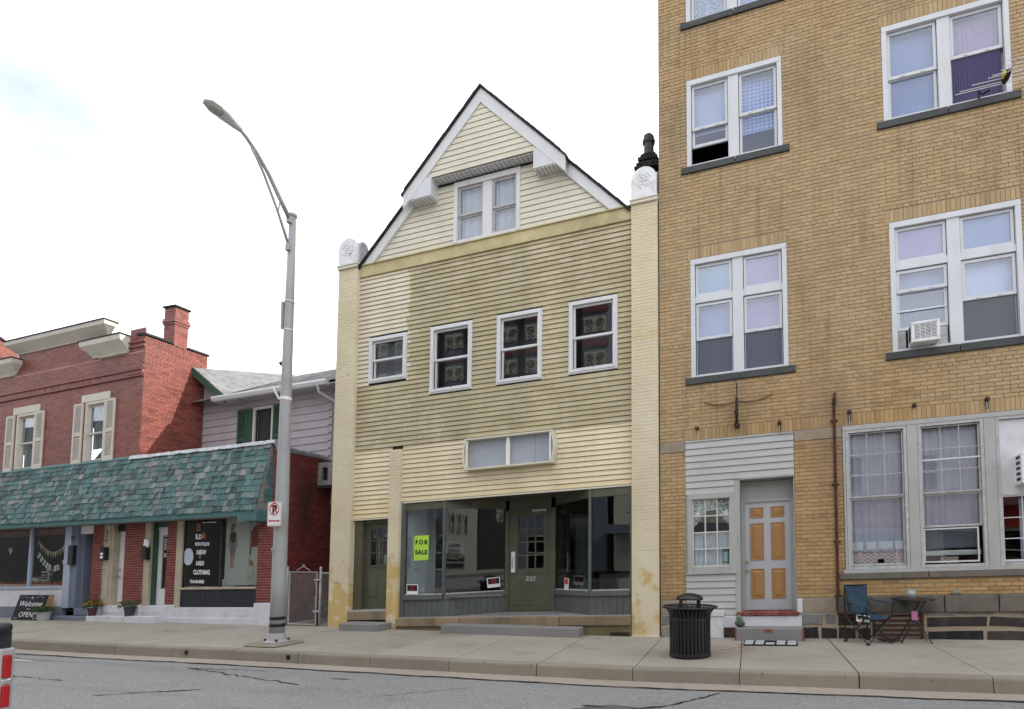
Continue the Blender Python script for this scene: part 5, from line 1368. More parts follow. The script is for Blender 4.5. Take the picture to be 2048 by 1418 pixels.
# right end pier and the alley wall
m = M(); m.quad((-12.50,YF,.5),(-11.99,YF,.5),(-11.99,YF,4.25),(-12.50,YF,4.25)); m.put('pier_wall', G['mortar_red'], shp, sh=S, x0=HX)
lay_bricks(shp, brick_rects(-12.50,-11.985,.56,4.3,.205,.0655,[],joint=.008,header=0), YF, G['shop_brick'], sh=S, x0s=HX, single=200, proud=.005, name='pier_brick')
AXW = -11.985
m = M(); m.quad((AXW,YF,-.1),(AXW,12.62,-.1),(AXW,12.62,4.30),(AXW,YF,4.30)); m.quad((AXW,12.62,-.1),(-11.2,12.66,-.1),(-11.2,12.66,4.4),(AXW,12.62,4.4)); m.put('alley_wall', G['mortar_dark'], shp)
lay_bricks(shp, brick_rects(10.91,12.62,.0,4.28,.205,.0655,[],joint=.008,header=0), YF, G['alley_brick'], side=AXW, single=300, proud=.006, name='alley_brick')
m = M(); m.tube([(AXW+.02,10.95,4.36),(AXW+.02,12.35,4.33)], .055, 8); m.box(AXW-.1,AXW+.035,10.9,12.6,4.27,4.31); m.put('foil_flashing', G['silver_foil'], shp)
# flat roof
m = M(); m.quad((-16.8,10.95,4.33),(AXW,10.95,4.33),(AXW,12.6,4.33),(-16.8,12.6,4.33)); m.put('roof', G['galvanised'], shp, sh=S, x0=HX)
# pilasters
for a, b in ((-15.545,-15.185),(-17.10,-16.41),(-18.345,-17.945)):
    M().box(a+.004,b-.004,YF,YF+.20,.4,2.80).put('pilaster', G['mortar_red'], shp, sh=S, x0=HX)
    lay_bricks(shp, brick_rects(a,b,.52,2.80,.205,.0655,[],joint=.008,header=0), YF, G['shop_brick'], sh=S, x0s=HX, single=120, proud=.005, name='pilaster_brick')
    M().box(a-.01,b+.01,10.875,11.1,.10,.52).put('pilaster_base', G['base_white'], shp, sh=S, x0=HX, bevel=.01)
# white painted base
m = M(); m.box(-12.52,-11.975,10.86,11.1,-.03,.56); m.put('white_base', G['base_white'], shp, sh=S, x0=HX, bevel=.012)
m = M(); m.box(-15.19,-12.52,10.885,11.05,-.06,.455); m.box(-15.6,-12.52,10.855,10.885,-.06,.20); m.put('white_base', G['base_white'], shp, sh=S, x0=HX, bevel=.012)
M().box(-15.06,-12.50,10.915,10.95,.455,.905).put('black_panel_board', G['black_panel'], shp, sh=S, x0=HX)
for i in range(17): M().box(-15.05+i*.15,-15.05+i*.15+.142,10.907,10.918,.46,.90).put('panel_plank', G['black_panel'], shp, sh=S, x0=HX)
M().box(-15.10,-12.49,10.875,10.96,.905,.955).put('display_sill', G['tan_trim'], shp, sh=S, x0=HX)
M().box(-15.19,-15.0,10.885,10.98,.45,2.80).put('display_post', G['tan_trim'], shp, sh=S, x0=HX)
m = M(); m.box(-13.745,-13.695,10.92,10.97,.955,2.75); m.box(-15.0,-12.5,10.92,10.97,2.72,2.80); m.box(-15.0,-14.97,10.93,10.96,.955,2.72); m.put('display_frame', G['black_panel'], shp, sh=S, x0=HX)
for a, b in ((-14.97,-13.745),(-13.695,-12.50)): M().box(a, b, 10.945, 10.951, .955, 2.72).put('display_pane', G['pane_shop'], shp, sh=S, x0=HX)
# boutique interior
m = M(); m.quad((-15.1,13.4,-.1),(-12.0,13.4,-.1),(-12.0,13.4,3.4),(-15.1,13.4,3.4)); m.quad((-12.06,11,-.1),(-12.06,13.4,-.1),(-12.06,13.4,3.4),(-12.06,11,3.4)); m.quad((-15.12,13.4,-.1),(-15.12,11,-.1),(-15.12,11,3.4),(-15.12,13.4,3.4)); m.quad((-15.1,11,3.35),(-12,11,3.35),(-12,13.4,3.35),(-15.1,13.4,3.35)); m.put('boutique_walls', G['interior_dark'], shp, sh=S, x0=HX)
M().box(-15.1,-12.0,10.97,11.6,.86,.90).put('display_deck', G['white_board'], shp, sh=S, x0=HX)
# lettering on the left pane (flat vinyl)
LY = 10.942
def vin(body, size, x, z, mt='sign_white', **kw): text_part('window_lettering', body, size, G[mt], shp, (x, LY, T(x,z)), align='LEFT', **kw)
vin('B', .26, -14.60, 2.40, 'ink_gold', bold=.008); vin('&', .22, -14.40, 2.20, 'ink_gold', bold=.008)
vin('B,D', .17, -14.62, 2.19, sx=.85, bold=.006); vin('BOUTiQUE', .115, -14.62, 2.02, sx=.85, bold=.004); vin('NEW', .165, -14.56, 1.79, sx=.85, bold=.006); vin('&', .075, -14.46, 1.70); vin('USED', .145, -14.56, 1.52, sx=.8, bold=.005); vin('CLOTHiNG', .155, -14.64, 1.29, sx=.72, bold=.006); vin('724-640-8002', .11, -14.74, 1.07, sx=.78, bold=.004)
m = M(); m.xz([(-14.83+.17*math.cos(t), T(-14.83,1.74)+.22*math.sin(t)) for t in [2*math.pi*i/22 for i in range(22)]], 10.938, 10.941); m.put('round_decal', G['pale_blue'], shp)
# shop doors
def shop_door(x0, x1, zt, mat, y=11.12, glazed=False, name='door'):
    m = M(); z0 = .505
    if glazed:
        for a, b, c, d in cells(x0, x1, z0, zt, [(x0+.12,x1-.10,z0+.42,zt-.12)]): m.box(a,b,y,y+.045,c,d)
    else: m.box(x0,x1,y,y+.045,z0,zt)
    d = m.put(name, G[mat], shp, sh=S, x0=HX)
    if glazed: M().box(x0+.12,x1-.10,y+.02,y+.026,z0+.42,zt-.12).put('pane', G['pane_shop'], d, sh=S, x0=HX)
    return d
d1 = shop_door(-17.62,-16.98,2.50,'white_plain')
for (c,d) in ((2.22,2.30),(1.98,2.2),(1.2,1.5),(.7,1.0)): M().box(-17.50,-17.12,11.114,11.121,c,c+.012).put('panel_groove', G['old_white'], d1, sh=S, x0=HX)
for z in (1.28,1.46):
    mm = M(); mm.ball((-17.55,11.09,z), .035, 10); mm.put('door_knob', G['galvanised'], d1, sh=S, x0=HX, smooth=True)
text_part('door_number', '#1', .12, G['sign_black'], shp, (-17.08, 11.112, T(-17.08,2.16)))
d2 = shop_door(-16.16,-15.50,2.46,'white_plain', glazed=True)
M().box(-15.95,-15.72,11.10,11.104,1.92,2.28).put('notice', G['sign_black'], d2, sh=S, x0=HX)
for r in range(7):
    for q in range(2): M().box(-15.935+q*.11,-15.845+q*.11,11.097,11.10,1.95+r*.045,1.97+r*.045).put('notice_line', G['sign_white'], d2, sh=S, x0=HX)
text_part('door_number', '337', .14, G['sign_white'], shp, (-15.83, 11.10, T(-15.83,1.76)), bold=.004)
M().box(-16.02,-15.78,11.16,11.163,2.2,2.42).put('sticker', G['pale_blue'], d2, sh=S, x0=HX)
m = M(); m.box(-17.72,-17.62,10.95,11.2,.5,2.80); m.box(-17.95,-17.72,10.93,11.2,.5,2.80); m.put('door_post', G['tan_trim'], shp, sh=S, x0=HX)
M().box(-17.62,-16.98,11.06,11.2,2.50,2.80).put('transom_board', G['black_panel'], shp, sh=S, x0=HX); M().box(-16.16,-15.50,11.06,11.2,2.55,2.80).put('transom_board', G['green_shutter'], shp, sh=S, x0=HX)
m = M(); m.box(-16.41,-16.20,10.93,11.2,.5,2.80); m.put('door_post', G['tan_trim'], shp, sh=S, x0=HX); M().box(-16.20,-16.16,11.0,11.2,.5,2.8).put('door_post', G['green_shutter'], shp, sh=S, x0=HX)
M().box(-16.16,-15.50,11.10,11.2,2.46,2.55).put('door_head', G['white_plain'], shp, sh=S, x0=HX)
for i, ch_ in enumerate('339'): text_part('house_number', ch_, .13, G['sign_black'], shp, (-17.84, 10.92, T(-17.84,2.46-i*.13)), extrude=.003)
text_part('house_number', '339', .13, G['sign_black'], shp, (-19.10, 10.865, T(-19.10,2.33)), extrude=.003)
M().box(-17.9,-15.6,10.93,11.3,.30,.50).put('door_sill', G['base_white'], shp, sh=S, x0=HX, bevel=.01)
M().box(-17.9,-15.6,10.925,11.2,-.08,.298).put('door_riser', G['base_white'], shp, sh=S, x0=HX)
# open doorway and the blue post
M().box(-19.42,-19.17,10.87,11.1,.44,2.85).put('blue_post', G['blue_post'], shp, sh=S, x0=HX); M().box(-19.17,-18.93,10.90,11.2,.44,2.85).put('blue_post', G['blue_grey'], shp, sh=S, x0=HX)
M().box(-18.93,-18.345,10.95,11.0,2.47,2.80).put('transom_board', G['white_plain'], shp, sh=S, x0=HX); M().box(-18.93,-18.82,11.0,11.9,.44,2.47).put('open_door', G['blue_grey'], shp, sh=S, x0=HX)
M().box(-18.95,-18.34,10.90,11.4,.25,.44).put('door_sill', G['blue_grey'], shp, sh=S, x0=HX)
# gift shop window
m = M(); m.box(-26,-19.42,10.87,10.97,.98,1.05); m.box(-20.98,-20.90,10.90,10.97,1.05,2.80); m.box(-26,-19.42,10.90,10.97,2.72,2.80); m.box(-23.3,-23.2,10.90,10.97,1.05,2.8); m.put('window_frame', G['blue_post'], shp, sh=S, x0=HX)
for a, b in ((-20.90,-19.42),(-23.2,-20.98),(-26,-23.3)): M().box(a, b, 10.94, 10.946, 1.05, 2.72).put('display_pane', G['pane_shop'], shp, sh=S, x0=HX)
M().box(-26,-19.42,10.90,11.0,.48,.98).put('stall_riser', G['base_white'], shp, sh=S, x0=HX); M().box(-26,-19.42,10.88,11.0,-.1,.48).put('stall_base', G['blue_grey'], shp, sh=S, x0=HX)
m = M(); m.quad((-26,14,-.1),(-15.2,14,-.1),(-15.2,14,3.4),(-26,14,3.4)); m.quad((-26,11,3.3),(-15.2,11,3.3),(-15.2,14,3.3),(-26,14,3.3)); m.quad((-26,10.98,-.2),(-26,14,-.2),(-26,14,3.4),(-26,10.98,3.4)); m.quad((-15.2,11.2,-.2),(-15.2,14,-.2),(-15.2,14,3.4),(-15.2,11.2,3.4)); m.quad((-26,10.98,.1),(-15.2,11.2,.1),(-15.2,14,.1),(-26,14,.1)); m.put('gift_shop_walls', G['interior_dark'], shp, sh=S, x0=HX)
M().box(-26,-19.42,10.99,11.7,.99,1.03).put('display_deck', G['white_board'], shp, sh=S, x0=HX)
curtain(shp, -26, -19.45, 2.50, 2.86, 11.0, 'valance', S, HX, folds=22, amp=.02, name='valance')
M().box(-26,-12.5,10.93,11.2,2.80,4.2).put('header_wall', G['interior_mid'], shp, sh=S, x0=HX)
# ---- awning: steep plane of wooden shingles
aw_ = thing('shingle_awning', (-17, 10.6, 2.6), 'long weathered green wood-shingle awning over the shop fronts', 'awning')
AL, AR = -26.0, -12.12
def top_z(x): return 4.47 + .032*(x+12.2)
def bot_z(x): return 2.79 + .0205*(x+11.96)
TY, BY = 10.86, 10.46
m = M(); m.quad((AL,BY+.02,bot_z(AL)),(AR,BY+.02,bot_z(AR)),(AR,TY+.02,top_z(AR)),(AL,TY+.02,top_z(AL)))
m.quad((AL,BY+.02,bot_z(AL)-.14),(AR,BY+.02,bot_z(AR)-.14),(AR,TY,bot_z(AR)-.14),(AL,TY,bot_z(AL)-.14))
m.put('awning_deck', G['grey_wood'], aw_)
rows = 11; pieces = []
for r in range(rows):
    t0, t1 = r/rows, (r+1)/rows
    x = AL
    while x < AR-.02:
        w = rnd.choice([.10,.13,.16,.19,.22,.09]); x2 = min(x+w, AR); drop = rnd.uniform(0,.034); lift = rnd.uniform(.016,.034)
        pieces.append((x+.004, x2-.004, t0, t1, drop, lift)); x = x2
def shingle_geo(p):
    x0, x1, t0, t1, drop, lift = p
    def pt(x, t, off):
        z = lerp(bot_z(x), top_z(x), t); y = lerp(BY, TY, t); return Vector((x, y-off*.97, z+off*.24))
    a = [pt(x0,t0,lift), pt(x1,t0,lift), pt(x1,t1+.012,.003), pt(x0,t1+.012,.003)]
    for q in (0,1): a[q].z -= drop
    b = [pt(x0,t0,lift-.020), pt(x1,t0,lift-.020)]
    for q in b: q.z -= drop
    c = [pt(x1,t1+.012,-.008), pt(x0,t1+.012,-.008)]
    return [tuple(v) for v in a+b+c], [(0,1,2,3),(5,4,0,1),(4,7,3,0),(1,2,6,5)]
pieces.sort(key=lambda p: -p[0]); 
for p in pieces[:300]:
    v, f = shingle_geo(p); M().add(v, f).put('shingle', G['wood_shingle'], aw_)
mm = M()
for p in pieces[300:]: mm.add(*shingle_geo(p))
mm.put('shingles', G['wood_shingle'], aw_, kind='stuff')
x = AL
while x < AR-.01:
    w = rnd.uniform(.10,.22); x2 = min(x+w, AR)
    M().add([(x+.001,BY+.005,bot_z(x)-.14),(x2-.001,BY+.005,bot_z(x2)-.14),(x2-.001,BY+.005,bot_z(x2)+.01),(x+.001,BY+.005,bot_z(x)+.01),(x+.001,BY+.03,bot_z(x)-.14),(x2-.001,BY+.03,bot_z(x2)-.14),(x2-.001,BY+.03,bot_z(x2)+.01),(x+.001,BY+.03,bot_z(x)+.01)], [(0,1,2,3),(0,1,5,4),(0,4,7,3),(1,2,6,5)]).put('fascia_board', G['teal_paint'], aw_); x = x2
# right-hand return: bare boards, a few shingles, a boxed foot
m = M(); zt, zb = top_z(AR), bot_z(AR)
m.add([(AR+.005,BY+.02,zb-.0),(AR+.005,TY+.05,zb-.0),(AR+.005,TY+.05,zt),(AR+.005,TY,zt),(AR-.02,BY+.02,zb),(AR-.02,TY+.05,zb),(AR-.02,TY+.05,zt),(AR-.02,TY,zt)], [(0,1,2,3),(4,7,6,5),(0,3,7,4)]); m.put('return_board', G['grey_wood'], aw_)
for i in range(9):
    t = .12+i*.095; z0 = lerp(zb,zt,t); yb0 = lerp(BY,TY,t)+.09
    if t < .33: yb0 = 10.68
    for j in range(2):
        ya, yc = lerp(yb0, 10.93, j/2)+.003, lerp(yb0, 10.93, (j+1)/2)-.003
        if i == 2 and j == 0: continue
        d = rnd.uniform(0,.03); M().add([(AR+.024,ya,z0-d),(AR+.024,yc,z0-d),(AR+.01,yc,z0+.17),(AR+.01,ya,z0+.17),(AR+.006,ya,z0-d),(AR+.006,yc,z0-d)], [(0,1,2,3),(4,5,1,0)]).put('shingle', G['teal_paint'], aw_)
m = M(); m.box(AR-.55,AR+.03,BY-.005,10.90,zb-.27,zb-.13); m.box(AR-.03,AR+.035,BY,10.92,zb-.13,zb+.0); m.put('boxed_foot', G['teal_paint'], aw_, bevel=.006)
# teal ridge strip on the left, crumpled foil flashing on the right
x = AL
m = M(); m.box(AL,-16.95,TY-.02,10.92,0,0.001)
mm = M(); k = 30
for i in range(k):
    xa, xb = lerp(AL,-16.9,i/k), lerp(AL,-16.9,(i+1)/k); mm.add([(xa,TY-.03,top_z(xa)-.02),(xb,TY-.03,top_z(xb)-.02),(xb,10.90,top_z(xb)+.075),(xa,10.90,top_z(xa)+.075)], [(0,1,2,3)])
mm.put('ridge_strip', G['teal_paint'], aw_)
mm = M(); k = 40; vs = []
for i in range(k+1):
    x = lerp(-17.0, AR+.10, i/k); w_ = (.16 if i > 5 else .26-.02*i)
    vs.append([(x, TY-.06+rnd.uniform(-.008,.008), top_z(x)-.045+rnd.uniform(-.012,.012)), (x, TY-.02, top_z(x)+.045+rnd.uniform(-.01,.01)), (x, TY+.06, top_z(x)+w_*.42+rnd.uniform(-.01,.01)), (x, TY+.22, top_z(x)+w_*.5)])
for i in range(k):
    for j in range(3): mm.quad(vs[i][j], vs[i+1][j], vs[i+1][j+1], vs[i][j+1])
mm.put('foil_flashing', G['silver_foil'], aw_)
mm = M(); x = AR+.10; zt = top_z(AR)
mm.add([(x,TY-.06,zt-.05),(x+.02,TY+.02,zt-.16),(x+.02,TY+.10,zt-.30),(x,TY+.22,zt-.28),(x,TY+.22,zt+.07),(x,TY,zt+.06)], [(0,1,2,3,4,5)]); mm.put('foil_flashing', G['silver_foil'], aw_)
# steps
m = M(); z0 = wz(-17); 
def step_piece(x0, x1, y0, y1, h, mat, label):
    m = M(); m.add([(x0,y0,pave(x0,y0)-.03),(x1,y0,pave(x1,y0)-.03),(x1,y1,pave(x1,y1)-.03),(x0,y1,pave(x0,y1)-.03),(x0,y0,T(x0,h)),(x1,y0,T(x1,h)),(x1,y1,T(x1,h)),(x0,y1,T(x0,h))], [(0,3,2,1),(4,5,6,7),(0,1,5,4),(1,2,6,5),(2,3,7,6),(3,0,4,7)])
    return m.put('painted_step', G[mat], loc=((x0+x1)/2,(y0+y1)/2,wz(x0)), bevel=.012, label=label, cat='step')
step_piece(-18.05,-15.50,10.66,10.87,.245,'base_white','long white painted step below the white doors'); step_piece(-19.55,-18.055,10.66,10.89,.235,'blue_grey','blue-grey painted step below the open doorway')
# ================================================================ STREET LAMP
PX_, PY_ = -9.31, 8.60
pz = pave(PX_, PY_)
lamp = thing('street_lamp', (PX_, PY_, pz), 'tall grey street lamp with a curved arm at the kerb', 'street lamp')
m = M(); m.lathe([(.132,pz+.10),(.127,pz+1.2),(.117,pz+2.6),(.098,pz+4.6),(.080,pz+6.6),(.060,8.36)], PX_, PY_, 24); pole = m.put('pole', G['pole_paint'], lamp, smooth=True)
M().lathe([(.068,8.35),(.078,8.36),(.078,8.41),(.05,8.43)], PX_, PY_, 16).put('pole_cap', G['galvanised'], pole, smooth=True)
m = M(); m.add([(PX_-.42,PY_-.36,pz-.0),(PX_+.34,PY_-.36,pz+.01),(PX_+.34,PY_+.34,pz+.02),(PX_-.42,PY_+.34,pz+.01),(PX_-.38,PY_-.33,pz+.035),(PX_+.30,PY_-.33,pz+.04),(PX_+.30,PY_+.30,pz+.045),(PX_-.38,PY_+.30,pz+.04)], [(4,5,6,7),(0,1,5,4),(1,2,6,5),(2,3,7,6),(3,0,4,7)]); m.put('plinth', G['kerb_concrete'], lamp)
m = M(); m.lathe([(.225,pz+.04),(.225,pz+.06),(.17,pz+.085),(.145,pz+.20),(.134,pz+.21)], PX_, PY_, 4*6); m.put('base_flange', G['galvanised'], lamp)
for i in range(4):
    t = math.pi/4+i*math.pi/2; M().lathe([(.022,pz+.06),(.022,pz+.10),(.012,pz+.115)], PX_+.19*math.cos(t), PY_+.19*math.sin(t), 8).put('bolt', G['rust_dark'], lamp)
for z in (.36,.49): M().lathe([(.1305,pz+z-.03),(.1345,pz+z-.03),(.1345,pz+z+.03),(.1305,pz+z+.03)], PX_, PY_, 24, cap=False).put('band', G['sign_black'], pole, smooth=True)
M().tube([(PX_-.02,PY_-.15,pz+1.78),(PX_-.02,PY_-.165,pz+1.78)], .025, 10).put('access_screw', G['galvanised'], pole)
arm_pts = [(PX_,PY_-.06,8.26),(PX_,8.28,8.56),(PX_,8.02,8.87),(PX_,7.76,9.10),(PX_,7.55,9.235),(PX_,7.36,9.315)]
m = M(); m.tube(arm_pts, .042, 10, .028); m.put('arm', G['pole_paint'], lamp, smooth=True)
m = M(); m.tube([(PX_,PY_-.05,7.70),(PX_,8.25,8.28),(PX_,7.93,8.80),(PX_,7.75,9.03),(PX_,7.66,9.12)], .024, 8); m.put('brace', G['pole_paint'], lamp, smooth=True)
m = M(); m.tube([(PX_,8.30,8.54),(PX_,8.27,8.28)], .014, 6); m.put('strut', G['pole_paint'], lamp)
for z in (7.70, 8.26): M().box(PX_-.05,PX_+.05,PY_-.11,PY_+.02,z-.07,z+.07).put('clamp', G['galvanised'], lamp, bevel=.01)
# cobra head
hp = [Vector((PX_,7.42,9.29)), Vector((PX_,7.30,9.30)), Vector((PX_,7.12,9.315)), Vector((PX_,6.95,9.33)), Vector((PX_,6.82,9.335)), Vector((PX_,6.77,9.335))]
wd = [.05,.075,.125,.15,.115,.03]; up = [.05,.065,.075,.07,.05,.012]; dn = [.045,.06,.06,.03,.02,.01]
vs = []; fs = []; k = 14
for p, w, u, d in zip(hp, wd, up, dn):
    for j in range(k):
        t = 2*math.pi*j/k; s_ = math.sin(t); vs.append((p.x+w*math.cos(t), p.y, p.z + (u*s_ if s_ > 0 else d*s_)))
for i in range(len(hp)-1):
    for j in range(k): fs.append((i*k+j, i*k+(j+1)%k, (i+1)*k+(j+1)%k, (i+1)*k+j))
fs += [tuple(range(k)), tuple(range((len(hp)-1)*k, len(hp)*k))]
head = M().add(vs, fs).put('lamp_head', G['lamp_metal'], lamp, smooth=True)
m = M(); cx, cy, cz = PX_, 6.96, 9.315; vs = []; fs = []
for i, (r, dz) in enumerate(((1,.0),(.85,-.035),(.5,-.055),(.02,-.06))):
    for j in range(16):
        t = 2*math.pi*j/16; vs.append((cx+.125*r*math.cos(t), cy+.155*r*math.sin(t), cz+dz))
for i in range(3):
    for j in range(16): fs.append((i*16+j, i*16+(j+1)%16, (i+1)*16+(j+1)%16, (i+1)*16+j))
M().add(vs, fs).put('lens', G['pot_stone'], head, smooth=True)
# control box strapped to the pole and banner arm stubs
m = M(); m.box(PX_-.11,PX_-.075,PY_-.09,PY_-.04,6.08,6.62); m.put('conduit_box', G['galvanised'], pole)
for z in (6.05,6.62): M().lathe([(.083,z),(.089,z),(.089,z+.03),(.083,z+.03)], PX_, PY_, 16, cap=False).put('strap', G['lamp_metal'], pole, smooth=True)
m = M(); m.lathe([(.098,4.68),(.105,4.68),(.105,4.74),(.098,4.74)], PX_, PY_, 16, cap=False); m.tube([(PX_-.11,PY_-.05,4.70),(PX_-.25,PY_-.08,4.95)], .018, 6); m.put('banner_clamp', G['white_plain'], pole)
m = M(); m.tube([(PX_-.09,PY_-.02,5.42),(PX_-.14,PY_-.03,5.40)], .04, 8); m.put('hook_ring', G['rust_metal'], pole)
# no-parking plate
npx = thing('no_parking_sign', (PX_+.02, PY_-.2, pz+2.2), 'white no parking plate with a red ring and arrow on the lamp post', 'sign')
x0, x1, z0, z1, y = PX_-.135, PX_+.195, 2.235, 2.695, PY_-.185
def rrect(x0, x1, z0, z1, r, n=5):
    out = []
    for cx, cz, a in ((x1-r,z0+r,-90),(x1-r,z1-r,0),(x0+r,z1-r,90),(x0+r,z0+r,180)):
        for i in range(n+1): t = math.radians(a+90*i/n); out.append((cx+r*math.cos(t), cz+r*math.sin(t)))
    return out
m = M(); m.xz(rrect(x0,x1,z0,z1,.03), y, y+.004); m.put('plate', G['sign_white'], npx)
mm = M(); o1, o2 = rrect(x0+.012,x1-.012,z0+.012,z1-.012,.024), rrect(x0+.018,x1-.018,z0+.018,z1-.018,.02)
for i in range(len(o1)):
    j = (i+1) % len(o1); mm.quad((o1[i][0],y-.001,o1[i][1]),(o1[j][0],y-.001,o1[j][1]),(o2[j][0],y-.001,o2[j][1]),(o2[i][0],y-.001,o2[i][1]))
mm.put('border', G['sign_red'], npx)
ccx, ccz = (x0+x1)/2-.005, 2.555
text_part('letter_p', 'P', .205, G['sign_black'], npx, (ccx+.004, y-.002, ccz-.072), bold=.012)
mm = M(); k = 30
for i in range(k):
    a, b = 2*math.pi*i/k, 2*math.pi*(i+1)/k
    mm.quad(*[(ccx+r*math.cos(t), y-.004, ccz+r*math.sin(t)) for r, t in ((.118,a),(.118,b),(.098,b),(.098,a))])
d = .098/math.sqrt(2); w = .010
mm.quad((ccx-d-w,y-.0045,ccz+d-w),(ccx+d-w,y-.0045,ccz-d-w),(ccx+d+w,y-.0045,ccz-d+w),(ccx-d+w,y-.0045,ccz+d+w)); mm.put('red_ring', G['sign_red'], npx)
az = 2.335; mm = M(); mm.xz([(x0+.03,az),(x0+.075,az-.03),(x0+.075,az-.012),(x1-.075,az-.012),(x1-.075,az-.03),(x1-.03,az),(x1-.075,az+.03),(x1-.075,az+.012),(x0+.075,az+.012),(x0+.075,az+.03)], y-.003, y-.001); mm.put('arrow', G['sign_red'], npx)
for z in (z0+.03,z1-.03): M().tube([((x0+x1)/2,y-.004,z),((x0+x1)/2,y+.03,z)], .008, 8).put('bolt', G['rust_dark'], npx)
M().box((x0+x1)/2-.03,(x0+x1)/2+.03,y+.004,y+.05,z0+.05,z1-.05).put('mount', G['galvanised'], npx)

# ================================================================ CHAIN-LINK GATE AND FENCE
def chainlink(parent, x0, x1, z0, z1, y, pitch=.062):
    m = M(); w = x1-x0; h = z1-z0; r = .0024
    n = int((w+h)/pitch)+1
    for i in range(n):
        o = i*pitch
        # rising to the right
        a = (x0+max(0,o-h), z0+min(o,h)) ; 
        p0 = (x0+max(0.0,o-h), z1-min(o,h)+0) if False else None
        xa, za = x0+max(0,o-h), z0+max(0,h-o) if o < h else z0
        # line x - z = const
        xs_, zs_ = (x0, z1-o) if o <= h else (x0+(o-h), z0)
        L = min(x1-xs_, z1-zs_)
        if L > .01: m.tube([(xs_,y,zs_),(xs_+L,y,zs_+L)], r, 4)
        xs_, zs_ = (x0, z0+o) if o <= h else (x0+(o-h), z1)
        L = min(x1-xs_, zs_-z0)
        if L > .01: m.tube([(xs_,y+.004,zs_),(xs_+L,y+.004,zs_-L)], r, 4)
    return m.put('chain_mesh', G['galvanised'], parent)
gz = pave(-11,10.95)
gate = thing('chain_link_gate', (-11.1,10.95,gz), 'rusty chain-link gate closing the alley beside the yellow pier', 'gate')
gx0, gx1, gb, gt = -11.53, -10.72, gz+.03, gz+1.26
m = M(); m.tube([(gx0,10.95,gb),(gx0,10.95,gt),(gx1,10.95,gt),(gx1,10.95,gb),(gx0,10.95,gb)], .019, 8); m.put('gate_frame', G['galvanised'], gate)
chainlink(gate, gx0+.02, gx1-.02, gb+.02, gt-.02, 10.95)
for z in (.3,.65,1.0): M().box(gx0-.03,gx0+.05,10.925,10.94,gz+z,gz+z+.018).put('tie_band', G['galvanised'], gate); M().box(gx1-.05,gx1+.03,10.925,10.94,gz+z,gz+z+.018).put('tie_band', G['galvanised'], gate)
m = M(); cx = (gx0+gx1)/2
m.tube([(cx-.2,10.95,gt+.02),(cx-.17,10.95,gt+.06),(cx-.05,10.95,gt+.11),(cx,10.95,gt+.15),(cx+.05,10.95,gt+.11),(cx+.17,10.95,gt+.06),(cx+.2,10.95,gt+.02)], .010, 6)
m.tube([(cx+.03*math.cos(t),10.95,gt+.15+.03*math.sin(t)) for t in [i*math.pi/5 for i in range(11)]], .008, 5); m.put('scroll_top', G['galvanised'], gate, smooth=True)
M().box(gx1-.06,gx1+.14,10.915,10.945,gz+.33,gz+.37).put('latch', G['galvanised'], gate); M().box(gx1-.06,gx1+.14,10.915,10.945,gz+1.06,gz+1.10).put('hinge', G['galvanised'], gate)
fen = thing('chain_link_fence', (-10.45,10.95,gz), 'narrow chain-link fence panel between the gate and the yellow pier', 'fence')
for x, h, mt in ((-10.63,1.33,'galvanised'),(-10.34,1.30,'galvanised'),(-10.68,1.22,'rust_metal')):
    m = M(); m.tube([(x,10.97,gz),(x,10.97,gz+h)], .026, 8); m.ball((x,10.97,gz+h+.02), .032, 8, 1.3); m.put('post', G[mt], fen, smooth=True)
chainlink(fen, -10.60, -10.36, gz+.03, gz+1.22, 10.97)
m = M(); m.tube([(-10.62,10.97,gz+1.24),(-10.34,10.97,gz+1.24)], .016, 8); m.put('top_rail', G['galvanised'], fen)
gp = M(); gp.tube([(-11.62,10.97,gz),(-11.62,10.97,gz+1.34)], .026, 8); gp.ball((-11.62,10.97,gz+1.36), .032, 8); gp.put('fence_post', G['galvanised'], loc=(-11.62,10.97,gz), smooth=True, label='single galvanised gate post at the red brick alley wall', cat='post')
# weeds in the alley
def leafy(name, c, r, h, n, mat, label, cat, size=.05, parent=None, squash=1.0):
    m = M()
    for i in range(n):
        t = rnd.uniform(0,2*math.pi); q = math.sqrt(rnd.random())*r; zz = rnd.random()**.8*h
        p = Vector((c[0]+q*math.cos(t)*(1-.35*zz/h), c[1]+q*math.sin(t)*squash*(1-.35*zz/h), c[2]+zz))
        d = Vector((rnd.uniform(-1,1),rnd.uniform(-1,1),rnd.uniform(-.2,1))).normalized(); s_ = size*rnd.uniform(.6,1.3)
        u = d.cross(Vector((rnd.uniform(-1,1),rnd.uniform(-1,1),.3))).normalized()
        m.add([p-u*s_*.3, p+d*s_*.5-u*s_*.12+Vector((0,0,.1*s_)), p+d*s_, p+d*s_*.5+u*s_*.25], [(0,1,2,3)])
    if parent: return m.put(name, G[mat], parent)
    return m.put(name, G[mat], loc=c, label=label, cat=cat)
wd_ = thing('weed_clump', (-11.0,11.6,gz), 'green weeds growing in the alley behind the chain-link gate', 'weeds')
leafy('foliage', (-11.05,11.6,gz), .42, .55, 420, 'leaf_dull', None, None, .09, wd_); 
for i in range(9):
    t = i*.7; M().tube([(-11.05+.08*math.cos(t),11.6+.08*math.sin(t),gz),(-11.05+.3*math.cos(t),11.6+.25*math.sin(t),gz+.45)], .004, 4).put('stem', G['leaf_green'], wd_)
